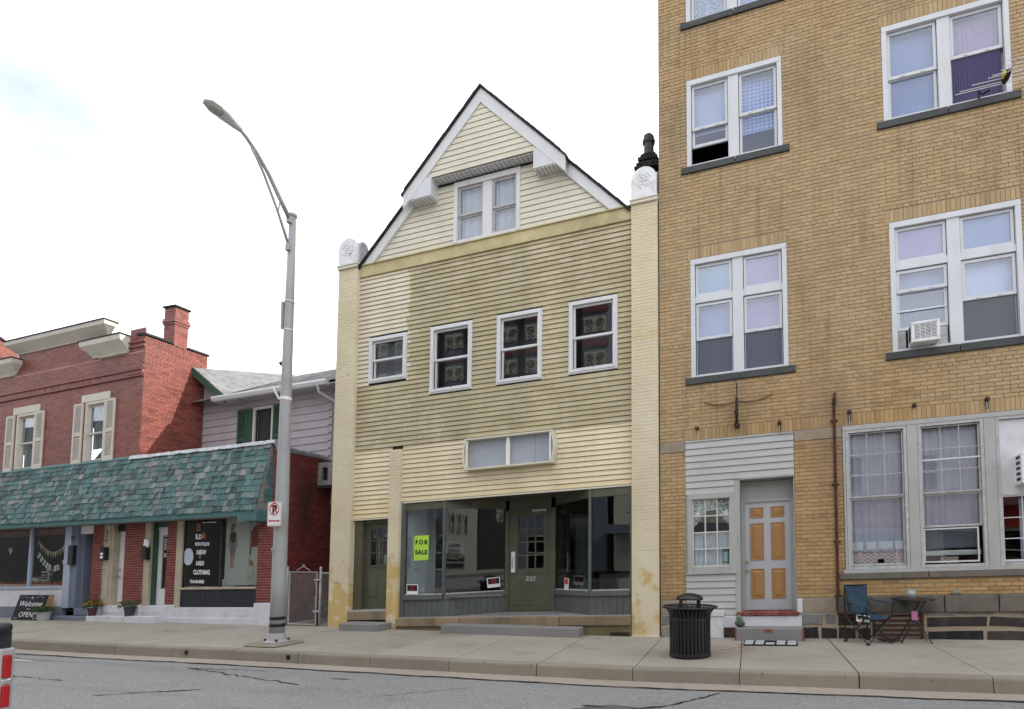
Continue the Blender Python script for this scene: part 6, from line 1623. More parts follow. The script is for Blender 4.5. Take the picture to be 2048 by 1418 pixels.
# foil-wrapped duct at the end of the alley wall
db = thing('foil_duct_box', (-11.72,12.45,3.6), 'foil-wrapped box with a square opening at the corner of the alley wall', 'duct')
m = M()
for a, b, c, d in cells(-11.98,-11.42,3.55,4.15,[(-11.86,-11.66,3.68,4.02)]): m.box(a, b, 12.15, 12.25, c, d)
m.box(-11.98,-11.42,12.25,12.58,3.55,4.18); m.put('box', G['silver_foil'], db); M().box(-12.02,-11.40,12.12,12.6,3.47,3.55).put('base_board', G['rust_dark'], db); M().box(-11.86,-11.66,12.22,12.24,3.68,4.02).put('dark_opening', G['sign_black'], db)
dp = M(); dp.tube([(-11.55,12.40,4.2),(-11.55,12.42,2.9),(-11.58,12.45,2.7),(-11.60,12.5,.1)], .05, 8); dp.put('downpipe', G['galvanised'], loc=(-11.6,12.5,.05), smooth=True, label='grey metal downpipe running down the back of the alley', cat='pipe')

# ================================================================ PAVEMENT THINGS ON THE RIGHT
# litter bin with slatted sides and a domed lid
bx, by = -1.545, 8.96; bz = pave(bx, by)
tb = thing('litter_bin', (bx,by,bz), 'black slatted metal litter bin with a domed lid on the pavement', 'bin')
R0 = .315; n = 34
for i in range(n):
    t = 2*math.pi*i/n; c_, s_ = math.cos(t), math.sin(t); w = R0*math.pi/n*.66
    prof = [(R0,.06),(R0,.60),(R0+.012,.66),(R0+.05,.715),(R0+.095,.752)]
    mm = M(); vs = []
    for r, z in prof:
        for o in (-w, w): vs.append((bx+r*c_-o*s_, by+r*s_+o*c_, bz+z))
    for r, z in prof:
        for o in (-w, w): vs.append((bx+(r-.008)*c_-o*s_, by+(r-.008)*s_+o*c_, bz+z))
    L = len(prof)*2; fs = []
    for j in range(len(prof)-1): fs += [(2*j,2*j+1,2*j+3,2*j+2), (L+2*j+2,L+2*j+3,L+2*j+1,L+2*j), (2*j,2*j+2,L+2*j+2,L+2*j), (2*j+1,L+2*j+1,L+2*j+3,2*j+3)]
    mm.add(vs, fs); mm.put('slat', G['black_metal'], tb)
for z, h, r in ((.01,.06,R0+.006),(.555,.045,R0+.007)): M().lathe([(r-.02,bz+z),(r,bz+z),(r,bz+z+h),(r-.02,bz+z+h)], bx, by, 34, cap=False).put('hoop', G['black_metal'], tb, smooth=False)
m = M(); m.tube([(bx+(R0+.10)*math.cos(t), by+(R0+.10)*math.sin(t), bz+.757) for t in [2*math.pi*i/36 for i in range(37)]], .017, 8); m.put('rim', G['black_metal'], tb, smooth=True)
M().lathe([(R0-.035,bz+.04),(R0-.03,bz+.70),(R0-.05,bz+.70),(R0-.055,bz+.05)], bx, by, 28).put('liner', G['black_panel'], tb, smooth=True)
m = M(); m.lathe([(R0-.02,bz+.015),(R0-.02,bz+.05)], bx, by, 24); m.put('bottom', G['black_metal'], tb)
for i in range(4):
    t = math.pi/4+.25+i*math.pi/2; c_, s_ = math.cos(t), math.sin(t); M().add([(bx+.19*c_-.02*s_+dx*c_, by+.19*s_+.02*c_+dx*s_, bz+z) for z in (.70,.88) for dx in (0,.012)] + [(bx+.19*c_+.02*s_+dx*c_, by+.19*s_-.02*c_+dx*s_, bz+z) for z in (.70,.88) for dx in (0,.012)], [(0,2,6,4),(1,5,7,3),(0,1,3,2),(4,6,7,5)]).put('lid_post', G['black_metal'], tb)
M().lathe([(R0+.07,bz+.735),(.20,bz+.715),(.19,bz+.70),(R0,bz+.70)], bx, by, 28, cap=False).put('lid_ring', G['black_metal'], tb)
M().lathe([(.205,bz+.865),(.212,bz+.88),(.205,bz+.90),(.17,bz+.935),(.10,bz+.96),(.02,bz+.97)], bx, by, 28).put('dome', G['black_metal'], tb, smooth=True)
# concrete step with brown corners
S = .036
stp = thing('door_step', (-.42,10.65,pave(-.42,10.6)), 'grey concrete doorstep with brown painted corners below the grey door', 'step')
z0 = pave(-.42,10.55); xa, xb, ya, yb_ = -1.0, .155, 10.50, 10.83
m = M(); m.add([(xa,ya,pave(xa,ya)-.02),(xb,ya,pave(xb,ya)-.02),(xb,yb_,pave(xb,yb_)-.02),(xa,yb_,pave(xa,yb_)-.02),(xa,ya,z0+.20),(xb,ya,z0+.23),(xb,yb_,z0+.235),(xa,yb_,z0+.205)], [(0,3,2,1),(4,5,6,7),(0,1,5,4),(1,2,6,5),(2,3,7,6),(3,0,4,7)]); m.put('block', G['step_concrete'], stp, bevel=.012, seg=2)
for x in (xa-.012, xb-.02):
    M().box(x, x+.032, ya-.004, ya+.006, pave(x,ya), z0+(.20 if x < -.5 else .23)).put('brown_edge', G['tile_brick'], stp)
M().xz([(-.43+.085*math.cos(t), z0+.145+.065*math.sin(t)) for t in [math.pi*i/10 for i in range(11)]], ya-.006, ya+.002).put('brown_half_round', G['tile_brick'], stp)
# doormat
dm = thing('doormat', (-.38,10.24,pave(-.38,10.2)), 'black and white doormat lying below the concrete doorstep', 'mat')
mm = M(); c = [(-.82,9.98),(.06,10.02),(.045,10.46),(-.83,10.42)]; mm.add([(x,y,pave(x,y)+.008) for x,y in c]+[(x,y,pave(x,y)+.020) for x,y in c], [(0,3,2,1),(4,5,6,7),(0,1,5,4),(1,2,6,5),(2,3,7,6),(3,0,4,7)]); mm.put('base', G['mat_black'], dm)
for i in range(5):
    for j in range(2):
        u0, u1, v0, v1 = i/5+.02, (i+1)/5-.02, j/2+.04, (j+1)/2-.04
        if i in (2,) and j == 1: continue
        P = lambda u, v: (lerp(-.825,.05,u), lerp(10.0,10.44,v))
        q = [P(u0,v0),P(u1,v0),P(u1,v1),P(u0,v1)]; M().add([(x,y,pave(x,y)+.0205) for x,y in q]+[(x,y,pave(x,y)+.0225) for x,y in q], [(4,5,6,7),(0,1,5,4)]).put('pattern_square', G['mat_white'], dm)
# frog figurine
fz = z0+.215; fr = thing('frog_figurine', (-.93,10.66,fz), 'small green frog garden figurine sitting on the doorstep', 'figurine')
def spheroid(c, rx, ry, rz_, n=10, k=7):
    vs = []; fs = []
    for i in range(k+1):
        a = -math.pi/2+math.pi*i/k
        for j in range(n):
            t = 2*math.pi*j/n; vs.append((c[0]+rx*math.cos(a)*math.cos(t)+1e-5*j, c[1]+ry*math.cos(a)*math.sin(t), c[2]+rz_*math.sin(a)))
    for i in range(k):
        for j in range(n): fs.append((i*n+j, i*n+(j+1)%n, (i+1)*n+(j+1)%n, (i+1)*n+j))
    return vs, fs
M().add(*spheroid((-.93,10.66,fz+.05),.095,.08,.055)).put('rock', G['frog_stone'], fr, smooth=True)
m = M(); m.add(*spheroid((-.93,10.65,fz+.12),.065,.055,.05)); m.add(*spheroid((-.945,10.61,fz+.17),.05,.045,.035)); m.add(*spheroid((-.965,10.59,fz+.20),.015,.015,.015)); m.add(*spheroid((-.925,10.59,fz+.20),.015,.015,.015)); m.add(*spheroid((-.88,10.64,fz+.09),.03,.045,.025)); m.add(*spheroid((-.985,10.64,fz+.09),.03,.045,.025)); m.put('frog', G['frog_green'], fr, smooth=True)
# white board box beside the step
wb = thing('white_box', (-1.36,10.8,pave(-1.36,10.8)), 'white painted wooden box with nail holes beside the doorstep', 'box')
zb = pave(-1.36,10.8); M().box(-1.50,-1.235,10.74,10.86,zb,zb+.40).put('box', G['base_white'], wb, bevel=.006); M().box(-1.515,-1.225,10.72,10.87,zb+.40,zb+.50).put('top_board', G['base_white'], wb, bevel=.006)
for x, z in ((-1.40,.32),(-1.37,.22),(-1.41,.12)): M().tube([(x,10.738,zb+z),(x,10.742,zb+z)], .007, 6).put('nail_hole', G['sign_black'], wb)
# folding camp chair
cz0 = pave(1.15,10.4)
ch_ = thing('camp_chair', (1.15,10.4,cz0), 'blue folding camp chair with black legs beside the round table', 'chair')
FL, FR_, BL, BR_ = Vector((1.14,10.14,cz0)), Vector((1.52,10.40,cz0)), Vector((.83,10.52,cz0)), Vector((1.20,10.74,cz0))
z = lambda v, h: Vector((v.x, v.y, cz0+h))
def leg(nm, pts, r=.011): 
    m = M(); m.tube(pts, r, 7); return m.put(nm, G['black_metal'], ch_)
leg('leg', [FL, z(BL+(BL-FL)*.0,.44)]); leg('leg', [BL, z(FL,.47)]); leg('leg', [FL, z(FR_,.44)]); leg('leg', [FR_, z(FL,.46)]); leg('leg', [FR_, z(BR_,.44)]); leg('leg', [BR_, z(FR_,.46)]); leg('leg', [BL, z(BR_,.40)]); leg('leg', [BR_, z(BL,.40)])
leg('back_post', [BL, z(BL,.93)], .013); leg('back_post', [BR_, z(BR_,.95)], .013)
leg('arm_post', [z(FL,.42), z(FL+Vector((-.02,.0,0)),.62)], .012); leg('arm_post', [z(FR_,.42), z(FR_+Vector((.04,0,0)),.66)], .012)
for p in (FL, FR_, BL, BR_): M().lathe([(.028,p.z),(.03,p.z+.02),(.018,p.z+.04)], p.x, p.y, 8).put('foot', G['black_metal'], ch_)
def clothpatch(nm, A, B, C_, D, sag, nu=8, nv=8, mat='cloth_blue', wr=.006):
    vs = []; fs = []
    for i in range(nu+1):
        for j in range(nv+1):
            u, v = i/nu, j/nv; p = (A*(1-u)+B*u)*(1-v)+(D*(1-u)+C_*u)*v
            s_ = math.sin(math.pi*u); p = p + sag*s_*(.45+.55*math.sin(math.pi*v)) + Vector((0,rnd.uniform(-wr,wr),rnd.uniform(-wr,wr)))*(1 if 0 < i < nu else 0)
            vs.append(tuple(p))
    for i in range(nu):
        for j in range(nv): fs.append((i*(nv+1)+j, (i+1)*(nv+1)+j, (i+1)*(nv+1)+j+1, i*(nv+1)+j+1))
    o = M().add(vs, fs).put(nm, G[mat], ch_, smooth=True); sm = o.modifiers.new('thick','SOLIDIFY'); sm.thickness = .008; return o
bt0, bt1 = z(BL,.94), z(BR_,.95); sb0, sb1 = z(BL,.46)+Vector((.1,-.08,0)), z(BR_,.46)+Vector((.02,-.1,0))
clothpatch('backrest', bt0, bt1, sb1, sb0, Vector((-.02,.05,0)), 9, 12)
clothpatch('seat', sb0, sb1, z(FR_,.47)+Vector((.02,0,0)), z(FL,.44), Vector((0,0,-.09)), 9, 9)
clothpatch('armrest', z(BL,.68)+Vector((0,-.02,0)), z(BL,.68)+Vector((.06,.03,0)), z(FL,.61)+Vector((.06,.02,0)), z(FL,.61), Vector((0,0,-.015)), 3, 8)
clothpatch('armrest', z(BR_,.72)+Vector((0,-.03,0)), z(BR_,.72)+Vector((.05,.03,0)), z(FR_,.655)+Vector((.09,.04,0)), z(FR_,.655)+Vector((.03,-.02,0)), Vector((0,0,-.015)), 3, 8)
m = M(); m.tube([bt0, bt1], .010, 6); m.put('back_piping', G['cloth_black'], ch_)
m = M(); m.tube([bt0, sb0+Vector((-.03,0,0)), z(FL,.45)], .008, 6); m.put('side_piping', G['cloth_black'], ch_)
for dx, mt in ((0,'sign_white'),(.11,'sign_white')): 
    o = z(BL,.36)+Vector((.16+dx,-.19-dx*.3,0)); M().add([o, o+Vector((.085,-.03,-.01)), o+Vector((.085,-.03,.10)), o+Vector((0,0,.11))], [(0,1,2,3)]).put('care_label', G[mt], ch_)
o = z(BL,.40)+Vector((.18,-.21,0)); M().add([o, o+Vector((.045,-.015,0)), o+Vector((.045,-.015,.045)), o+Vector((0,0,.045))], [(0,1,2,3)]).put('label_mark', G['sign_black'], ch_)
# round slatted bistro table
tz = pave(1.9,10.5); tcx, tcy, tr_, th_ = 1.885, 10.56, .315, .70
bt = thing('bistro_table', (tcx,tcy,tz), 'small round black folding table with slatted top below the big window', 'table')
for i in range(9):
    x = -tr_+.02+i*(2*tr_-.04)/8; hw = .027; L = math.sqrt(max(.001, tr_**2-x*x))-.01
    M().box(tcx+x-hw, tcx+x+hw, tcy-L, tcy+L, tz+th_, tz+th_+.012).put('slat', G['black_metal'], bt)
m = M(); m.tube([(tcx+tr_*math.cos(t), tcy+tr_*math.sin(t), tz+th_+.002) for t in [2*math.pi*i/32 for i in range(33)]], .014, 6); m.put('rim', G['black_metal'], bt, smooth=True)
for s_ in (-1, 1):
    yy = tcy+s_*.17
    m = M(); m.tube([(tcx-.22,yy,tz),(tcx+.16,yy,tz+th_)], .012, 6); m.put('leg', G['black_metal'], bt)
    m = M(); m.tube([(tcx+.24,yy+.015,tz),(tcx-.16,yy+.015,tz+th_)], .012, 6); m.put('leg', G['black_metal'], bt)
for h, x in ((.30,-.06),(.30,.07),(.02,-.2)): M().tube([(tcx+x,tcy-.17,tz+h),(tcx+x,tcy+.18,tz+h)], .008, 6).put('cross_bar', G['black_metal'], bt)
fm = M(); fm.box(tcx-.06,tcx+.03,tcy-.20,tcy-.17,tz+.37,tz+.52); fm.put('pink_tag', G['foam_pink'], loc=(tcx,tcy-.18,tz+.4), bevel=.01, label='pink foam tag hanging from the legs of the round table', cat='tag')
cn = thing('candle_tin', (tcx-.03,tcy-.05,tz+th_+.012), 'silver cylindrical candle tin standing on the round table', 'candle')
zc = tz+th_+.013; M().lathe([(.066,zc),(.068,zc+.14),(.062,zc+.142),(.060,zc+.125)], tcx-.03, tcy-.05, 24).put('tin', G['candle_silver'], cn, smooth=True); M().lathe([(.069,zc+.13),(.071,zc+.136),(.069,zc+.142)], tcx-.03, tcy-.05, 24, cap=False).put('tin_rim', G['candle_silver'], cn)
tl = thing('stone_turtle', (2.62,10.86,.935+S*2.62), 'small stone turtle on the stone ledge under the window', 'figurine'); lz = .937+S*2.62
M().add(*spheroid((2.62,10.865,lz+.04),.075,.04,.04)).put('shell', G['turtle_stone'], tl, smooth=True)
m = M(); m.add(*spheroid((2.535,10.86,lz+.03),.03,.02,.02)); 
for dx in (-.05,.05): m.add(*spheroid((2.62+dx,10.845,lz+.013),.022,.018,.014))
m.put('limbs', G['turtle_stone'], tl, smooth=True)
wr_ = M(); pts = []
for i in range(70): pts.append((1.50+.14*math.sin(i*.9)+rnd.uniform(-.04,.04), 10.50+.08*math.cos(i*1.3), pave(1.5,10.5)+.02+abs(.09*math.sin(i*.61))*rnd.random()))
wr_.tube(pts, .003, 4); wr_.put('wire_tangle', G['rust_dark'], loc=(1.5,10.5,pave(1.5,10.5)), label='tangle of thin rusty wire on the pavement under the table', cat='wire')

# ================================================================ THINGS FIXED TO THE TAN BUILDING
def ac_unit(x0, x1, z0, z1, y0, y1, label, cols):
    t = thing('air_conditioner', ((x0+x1)/2, (y0+y1)/2, z0+S*(x0+x1)/2), label, 'air conditioner')
    m = M()
    for a, b, c, d in cells(x0, x1, z0, z1, [(x0+.05,x1-.05,z0+.05,z1-.04)]): m.box(a, b, y0, y0+.03, c, d)
    m.box(x0+.004,x1-.004,y0+.03,y1,z0+.004,z1-.004); m.put('case', G['cap_white'], t, sh=S, bevel=.008)
    M().box(x0+.05,x1-.05,y0+.026,y0+.029,z0+.05,z1-.04).put('coil', G['pot_grey'], t, sh=S)
    n = 11
    for i in range(n):
        z = lerp(z0+.06,z1-.05,i/(n-1)); M().box(x0+.05,x1-.05,y0+.004,y0+.012,z-.006,z+.006).put('grille_bar', G['cap_white'], t, sh=S)
    for i in range(cols): 
        x = lerp(x0+.05,x1-.05,(i+1)/(cols+1)); M().box(x-.004,x+.004,y0+.001,y0+.014,z0+.05,z1-.04).put('grille_bar', G['cap_white'], t, sh=S)
    for i in range(5): 
        z = lerp(z0+.06,z1-.09,i/4); M().box(x0-.002,x0+.003,y0+.08,y0+.24,z,z+.05).put('side_vent', G['sign_black'], t, sh=S)
    return t
ac_unit(2.02,2.46,5.245,5.60,10.66,11.0,'white window air conditioner under the second-floor right window',3)
ac_unit(3.52,4.12,2.70,3.20,10.56,10.98,'white air conditioner in the boarded right-hand shop window',3)
pp = thing('vent_pipe', (.752,10.86,.6), 'rusty brown vent pipe standing against the tan brick wall', 'pipe')
m = M(); m.tube([(.78,10.85,4.60),(.765,10.85,4.42),(.762,10.855,4.40),(.755,10.855,.62+S*.75),(.80,10.855,.58+S*.75),(1.0,10.855,.575+S*.75)], .026, 10); m.put('pipe', G['rust_metal'], pp, smooth=True)
M().tube([(.772,10.85,4.50),(.765,10.85,4.38)], .032, 10).put('coupling', G['rust_dark'], pp)
for z in (4.10,2.95,1.93,.98): m = M(); m.box(.70,.82,10.83,10.90,z-.012,z+.012); m.put('pipe_clip', G['rust_metal'], pp, sh=0)
# old sign bracket with chain
sbk = thing('sign_bracket', (-.94,10.86,4.1), 'rusty sign bracket with two sagging chains below the second-floor window', 'bracket')
m = M(); m.tube([(-.945,10.88,4.98-.03),(-.945,10.86,4.62)], .010, 6); m.put('rod', G['rust_dark'], sbk); m = M(); m.tube([(-.945,10.80,4.64),(-.95,10.80,4.15)], .027, 8); m.put('stub_pipe', G['rust_dark'], sbk, smooth=True)
M().tube([(-.95,10.90,4.13),(-.95,10.78,4.13)], .055, 10).put('flange', G['rust_dark'], sbk); M().tube([(-.95,10.90,4.34),(-.97,10.80,4.38)], .03, 8).put('clamp', G['rust_dark'], sbk)
for (xa, za, xb, zb) in ((-1.571,4.625,-.945,4.60),(-.945,4.60,-.307,4.675)):
    k = 34
    for i in range(k):
        t = (i+.5)/k; p = Vector((lerp(xa,xb,t), 10.875, lerp(za,zb,t)-.07*math.sin(math.pi*t))); t2 = (i+.95)/k; q = Vector((lerp(xa,xb,t2), 10.875, lerp(za,zb,t2)-.07*math.sin(math.pi*t2)))
        M().tube([p,q], .014 if i % 2 else .009, 5).put('chain_link', G['rust_dark'], sbk)
for i, (x, z, rod) in enumerate(((-1.70,4.175,0),(-.183,4.12,1),(1.015,4.19,1),(2.058,4.19,0),(3.16,4.175,1),(4.2,4.18,0),(5.3,4.18,1))):
    lab = ['small black wall hook at the left end of the brick soldier course','black wall hook with a stub above the right edge of the grey siding','black wall hook just right of the vent pipe','black wall hook above the first big window','black wall hook above the second big window','black wall hook above the third big window','black wall hook above the fourth big window'][i]
    t = thing('wall_hook', (x,10.88,z+S*x), lab, 'hook', 'awning hooks on the soldier course')
    m = M(); m.tube([(x,10.90,z),(x,10.85,z)], .026, 10); m.put('eye_plate', G['rust_dark'], t, sh=S); m = M(); m.tube([(x+.035*math.cos(q),10.825,z+.035*math.sin(q)) for q in [i2*math.pi/5 for i2 in range(11)]], .009, 5); m.put('eye_ring', G['rust_dark'], t, sh=S)
    if rod: M().box(x-.012,x+.03,10.882,10.893,z-.16,z+.0).put('backing_plate', G['rust_dark'], t, sh=S); M().tube([(x,10.87,z-.02),(x+.005,10.87,z-.19)], .009, 6).put('rod', G['galvanised'], t, sh=S)
# television aerial on the third-floor right sill
an = thing('tv_aerial', (3.50,10.75,9.45+S*3.5), 'thin white television aerial with a black junction box at the third-floor right window', 'aerial')
AY = 10.62; az0 = 9.44+S*3.5
B0, B1 = Vector((3.53,10.78,az0+.12)), Vector((3.45,9.75,az0-.28))
m = M(); m.tube([B0,B1], .012, 6); m.put('boom', G['lamp_metal'], an)
els = [(.0,1.35),(.10,1.25),(.27,.95),(.42,.55),(.50,.45),(.64,.28),(.78,.28),(.98,.28)]
for t, L in els:
    p = B0.lerp(B1, t); s_ = S; M().tube([p+Vector((-L*.5,0,-L*.5*s_)), p+Vector((L*.5,0,L*.5*s_))], .007, 5).put('element', G['lamp_metal'], an)
p = B0.lerp(B1,.38); m = M(); m.add(*spheroid(p+Vector((0,0,-.02)), .055, .16, .07)); m.put('junction_box', G['sign_black'], an, smooth=True); M().box(p.x-.065,p.x-.02,p.y-.1,p.y,p.z-.06,p.z+.03).put('warning_tag', G['yellow_tag'], an)
m = M(); m.tube([(3.38,10.78,az0+.06),(3.27,10.80,az0+.02),(3.24,10.84,az0+.14),(3.24,10.88,az0-.0)], .02, 6); m.put('mount', G['sign_black'], an)

# ================================================================ THINGS AT THE LEFT SHOPS
S, HX = .025, -12.0
cb = thing('chalkboard', (-20.2,10.6,pave(-20.2,10.6)), 'black chalkboard with white Welcome and Open lettering leaning on the shop front', 'chalkboard')
cz_ = pave(-20.2,10.55); tilt = .20; xa0, xa1 = -20.82, -19.68; hb = .68
def cbp(x, h, off=0): return (x + h*.10, 10.52 + h*tilt - off, cz_ + h + .012*(x+20.2))
m = M(); a, b, c, d = [Vector(cbp(*q)) for q in ((xa0,0),(xa1,0),(xa1,hb),(xa0,hb))]; bk_ = Vector((0,.035,.006))
m.add([a,b,c,d,a+bk_,b+bk_,c+bk_,d+bk_], [(0,1,2,3),(7,6,5,4),(0,4,5,1),(1,5,6,2),(2,6,7,3),(3,7,4,0)]); m.put('board', G['chalk_black'], cb)
m = M(); bk2 = Vector((.0,.16,0)); m.add([b+bk_,c+bk_,c+bk2,b+bk2+Vector((0,.08,0)),b+bk_-Vector((.03,0,0)),c+bk_-Vector((.03,0,0)),c+bk2-Vector((.03,0,0)),b+bk2+Vector((-.03,.08,0))], [(0,1,2,3),(7,6,5,4),(0,4,5,1),(1,5,6,2),(2,6,7,3),(3,7,4,0)]); m.put('back_leg', G['wood_pale'], cb)
ya_ = Vector((.10,tilt,1)).normalized()
def chalk(body, size, x, h, **kw): text_part('chalk_lettering', body, size, G['sign_white'], cb, cbp(x,h,.006), xa=(1,0,.012), ya=ya_, **kw)
chalk('Welcome', .215, -20.24, .38, shear=.25, sx=1.12); chalk('we are', .055, -20.24, .29); chalk('OPEN!', .20, -20.24, .09, shear=.1, sx=1.15)
for i in range(18):
    x = lerp(-20.75,-19.78,i/17)
    if -20.35 < x < -20.12: continue
    p = Vector(cbp(x, .615-.05*math.cos(i*1.1)*.5, .006)); M().tube([p, p+Vector((.02,0,.022))], .004, 4).put('chalk_sprig', G['sign_white'], cb)
hp_ = [(0,-.045),(.04,.0),(.035,.03),(.015,.035),(0,.018),(-.015,.035),(-.035,.03),(-.04,0)]
M().add([Vector(cbp(-20.24+u, .60+v, .006)) for u, v in hp_], [tuple(range(8))]).put('chalk_heart', G['panel_grey'], cb)
for s_, x in ((1,-20.72),(-1,-19.80)):
    m = M(); m.tube([Vector(cbp(x+s_*.02*i, .05+.018*math.sin(i*1.1), .006)) for i in range(8)], .004, 4); m.put('chalk_scroll', G['sign_white'], cb)
def pot(name, c, r0, r1, h, mat, label, leaf, n, lr, lh, size, flowers=0, shear_leaf=0):
    t = thing(name, c, label, 'potted plant')
    M().lathe([(r0,c[2]),(r1,c[2]+h),(r1+.012,c[2]+h),(r1+.012,c[2]+h-.025),(r1-.01,c[2]+h-.02)], c[0], c[1], 18).put('pot', G[mat], t, smooth=False)
    M().lathe([(r1-.015,c[2]+h-.025),(r1-.015,c[2]+h-.02)], c[0], c[1], 14).put('soil', G['soil'], t)
    leafy('foliage', (c[0]+shear_leaf,c[1],c[2]+h-.02), lr, lh, n, leaf, None, None, size, t)
    for i in range(6):
        a = i*1.05; M().tube([(c[0],c[1],c[2]+h-.03),(c[0]+shear_leaf+lr*.6*math.cos(a),c[1]+lr*.6*math.sin(a),c[2]+h+lh*.7)], .004, 4).put('stem', G['leaf_green'], t)
    if flowers:
        for i in range(flowers):
            a = rnd.uniform(0,2*math.pi); q = math.sqrt(rnd.random()); zz = c[2]+h+lh*.75*math.sqrt(max(0,1-q*q*.8))+rnd.uniform(-.02,.03); x, y = c[0]+lr*1.05*q*math.cos(a), c[1]+lr*1.05*q*math.sin(a)
            mm = M(); 
            for j in range(5):
                b = 2*math.pi*j/5+a; mm.add([(x,y,zz+.006),(x+.022*math.cos(b-.5),y+.022*math.sin(b-.5),zz+.010),(x+.034*math.cos(b),y+.034*math.sin(b),zz),(x+.022*math.cos(b+.5),y+.022*math.sin(b+.5),zz+.010)], [(0,1,2,3)])
            mm.put('flower', G['flower_gold'], t)
stz = lambda x: T(x, .24)
pot('flower_pot', (-17.95,10.745,stz(-17.95)), .075, .10, .20, 'pot_plum', 'golden chrysanthemum in a plum pot on the blue-grey step', 'leaf_green', 260, .20, .22, .07, 110)
pot('plant_pot', (-16.55,10.745,stz(-16.55)), .09, .12, .23, 'pot_grey', 'trailing green plant in a dark grey pot on the white step', 'leaf_dull', 230, .24, .15, .08, 0, -.06)
pot('planter', (-19.45,10.52,pave(-19.45,10.52)), .13, .16, .24, 'pot_stone', 'low green plant in a pale stone planter beside the chalkboard', 'leaf_green', 260, .19, .15, .07)
# window displays
bu = thing('bunting', (-20.2,11.02,2.0), 'pastel triangle bunting hung in the gift shop window', 'bunting')
k = 13; pts = [(lerp(-20.85,-19.46,i/k), 2.16-.36*math.sin(math.pi*min(1,(i/k)*1.0))) for i in range(k+1)]
M().tube([(x,11.02,z) for x, z in pts], .005, 4).put('string', G['sign_white'], bu)
for i in range(k):
    (xa,za),(xb,zb) = pts[i], pts[i+1]; M().add([(xa+.006,11.018,za),(xb-.006,11.018,zb),((xa+xb)/2,11.018,(za+zb)/2-.18)], [(0,1,2)]).put('pennant', G[('bunt_pink','bunt_mint','bunt_olive')[i%3]], bu)
bn = thing('letter_banner', (-20.2,11.06,1.6), 'string of white lettered cards sagging below the bunting', 'banner')
word = 'FANCY IN YOU'; k = len(word)
for i, c_ in enumerate(word):
    if c_ == ' ': continue
    t = (i+.5)/k; x = lerp(-20.88,-19.45,t); z = 1.76-.42*math.sin(math.pi*t); sl_ = -.42*math.pi*math.cos(math.pi*t)/1.45
    xa_ = Vector((1,0,sl_)).normalized(); ya2 = Vector((-xa_.z,0,xa_.x)); o = Vector((x,11.06,z))
    M().add([o-xa_*.05-ya2*.085, o+xa_*.05-ya2*.085, o+xa_*.05+ya2*.075, o-xa_*.05+ya2*.075], [(0,1,2,3)]).put('card', G['sign_white'], bn); text_part('letter', c_.lower() if c_ not in 'FIN' else c_, .11, G['sign_black'], bn, o-ya2*.04+Vector((0,-.004,0)), xa=xa_, ya=ya2)
es = thing('mini_easel_sign', (-20.62,11.15,1.0), 'small framed black sign on an easel in the gift shop window', 'sign')
ez = T(-20.6,1.04); M().box(-20.78,-20.48,11.12,11.135,ez+.16,ez+.42).put('frame', G['cream_paint'], es); M().box(-20.75,-20.51,11.112,11.12,ez+.19,ez+.39).put('slate', G['chalk_black'], es)
for x in (-20.74,-20.52): M().tube([(x+(.04 if x<-20.6 else -.02)*-1,11.14,ez),(x,11.13,ez+.44)], .012, 5).put('easel_leg', G['cream_paint'], es)
for r in range(2): M().box(-20.72,-20.55,11.108,11.112,ez+.24+r*.07,ez+.26+r*.07).put('chalk_line', G['pale_blue'], es)
gl_ = thing('leaf_garland', (-20.6,11.05,1.0), 'orange and red autumn leaf garland along the gift shop window sill', 'garland')
for mt, n_ in (('orange_leaf',240),('red_leaf',150)):
    m = M()
    for i in range(n_):
        x = rnd.uniform(-22.6,-19.5); p = Vector((x, 11.06+rnd.uniform(-.05,.06), T(x,1.05)+rnd.uniform(0,.10))); d = Vector((rnd.uniform(-1,1),rnd.uniform(-1,.3),rnd.uniform(-.3,1))).normalized()*.06; u = d.cross(Vector((rnd.uniform(-1,1),1,.3))).normalized()*.03
        m.add([p-d,p+u,p+d,p-u], [(0,1,2,3)])
    m.put('leaves', G[mt], gl_)
dt = thing('candle_stack', (-20.86,11.3,1.05), 'stack of pale candle jars beside the window mullion', 'jars')
for i in range(4): M().lathe([(.07,T(-20.85,1.05)+i*.13),(.075,T(-20.85,1.05)+i*.13+.10),(.05,T(-20.85,1.05)+i*.13+.125)], -20.84, 11.35, 12).put('jar', G['cloth_cream'], dt, smooth=True)
hw_ = M(); hw_.add([(-22.05+u*2.2,11.03,1.85+v*2.9) for u, v in hp_], [tuple(range(8))]); hw_.put('paper_heart', G['pink_heart'], loc=(-22.05,11.03,1.8), label='pale pink paper heart in the left gift shop pane', cat='heart')
st_ = M(); st_.add([(-19.62,11.0,1.86),(-19.46,11.0,1.92),(-19.42,11.0,2.42),(-19.58,11.0,2.44)], [(0,1,2,3)]); st_.put('paper_banner', G['sign_white'], loc=(-19.5,11.0,2.1), label='white paper strip with writing hung in the corner of the gift shop window', cat='banner')
bw = thing('white_crate', (-21.35,11.25,1.03), 'white box with dark print among the window leaves', 'box'); bz_ = T(-21.3,1.04); M().box(-21.55,-21.1,11.2,11.4,bz_,bz_+.24).put('box', G['white_board'], bw); M().box(-21.45,-21.25,11.195,11.2,bz_+.07,bz_+.17).put('print', G['sign_black'], bw)
rc = M(); rc.add(*spheroid((-21.75,11.5,T(-21.7,1.15)),.32,.2,.2)); rc.put('red_cushion', G['red_cloth'], loc=(-21.75,11.5,1.0), smooth=True, label='red cushion lying in the gift shop window', cat='cushion')
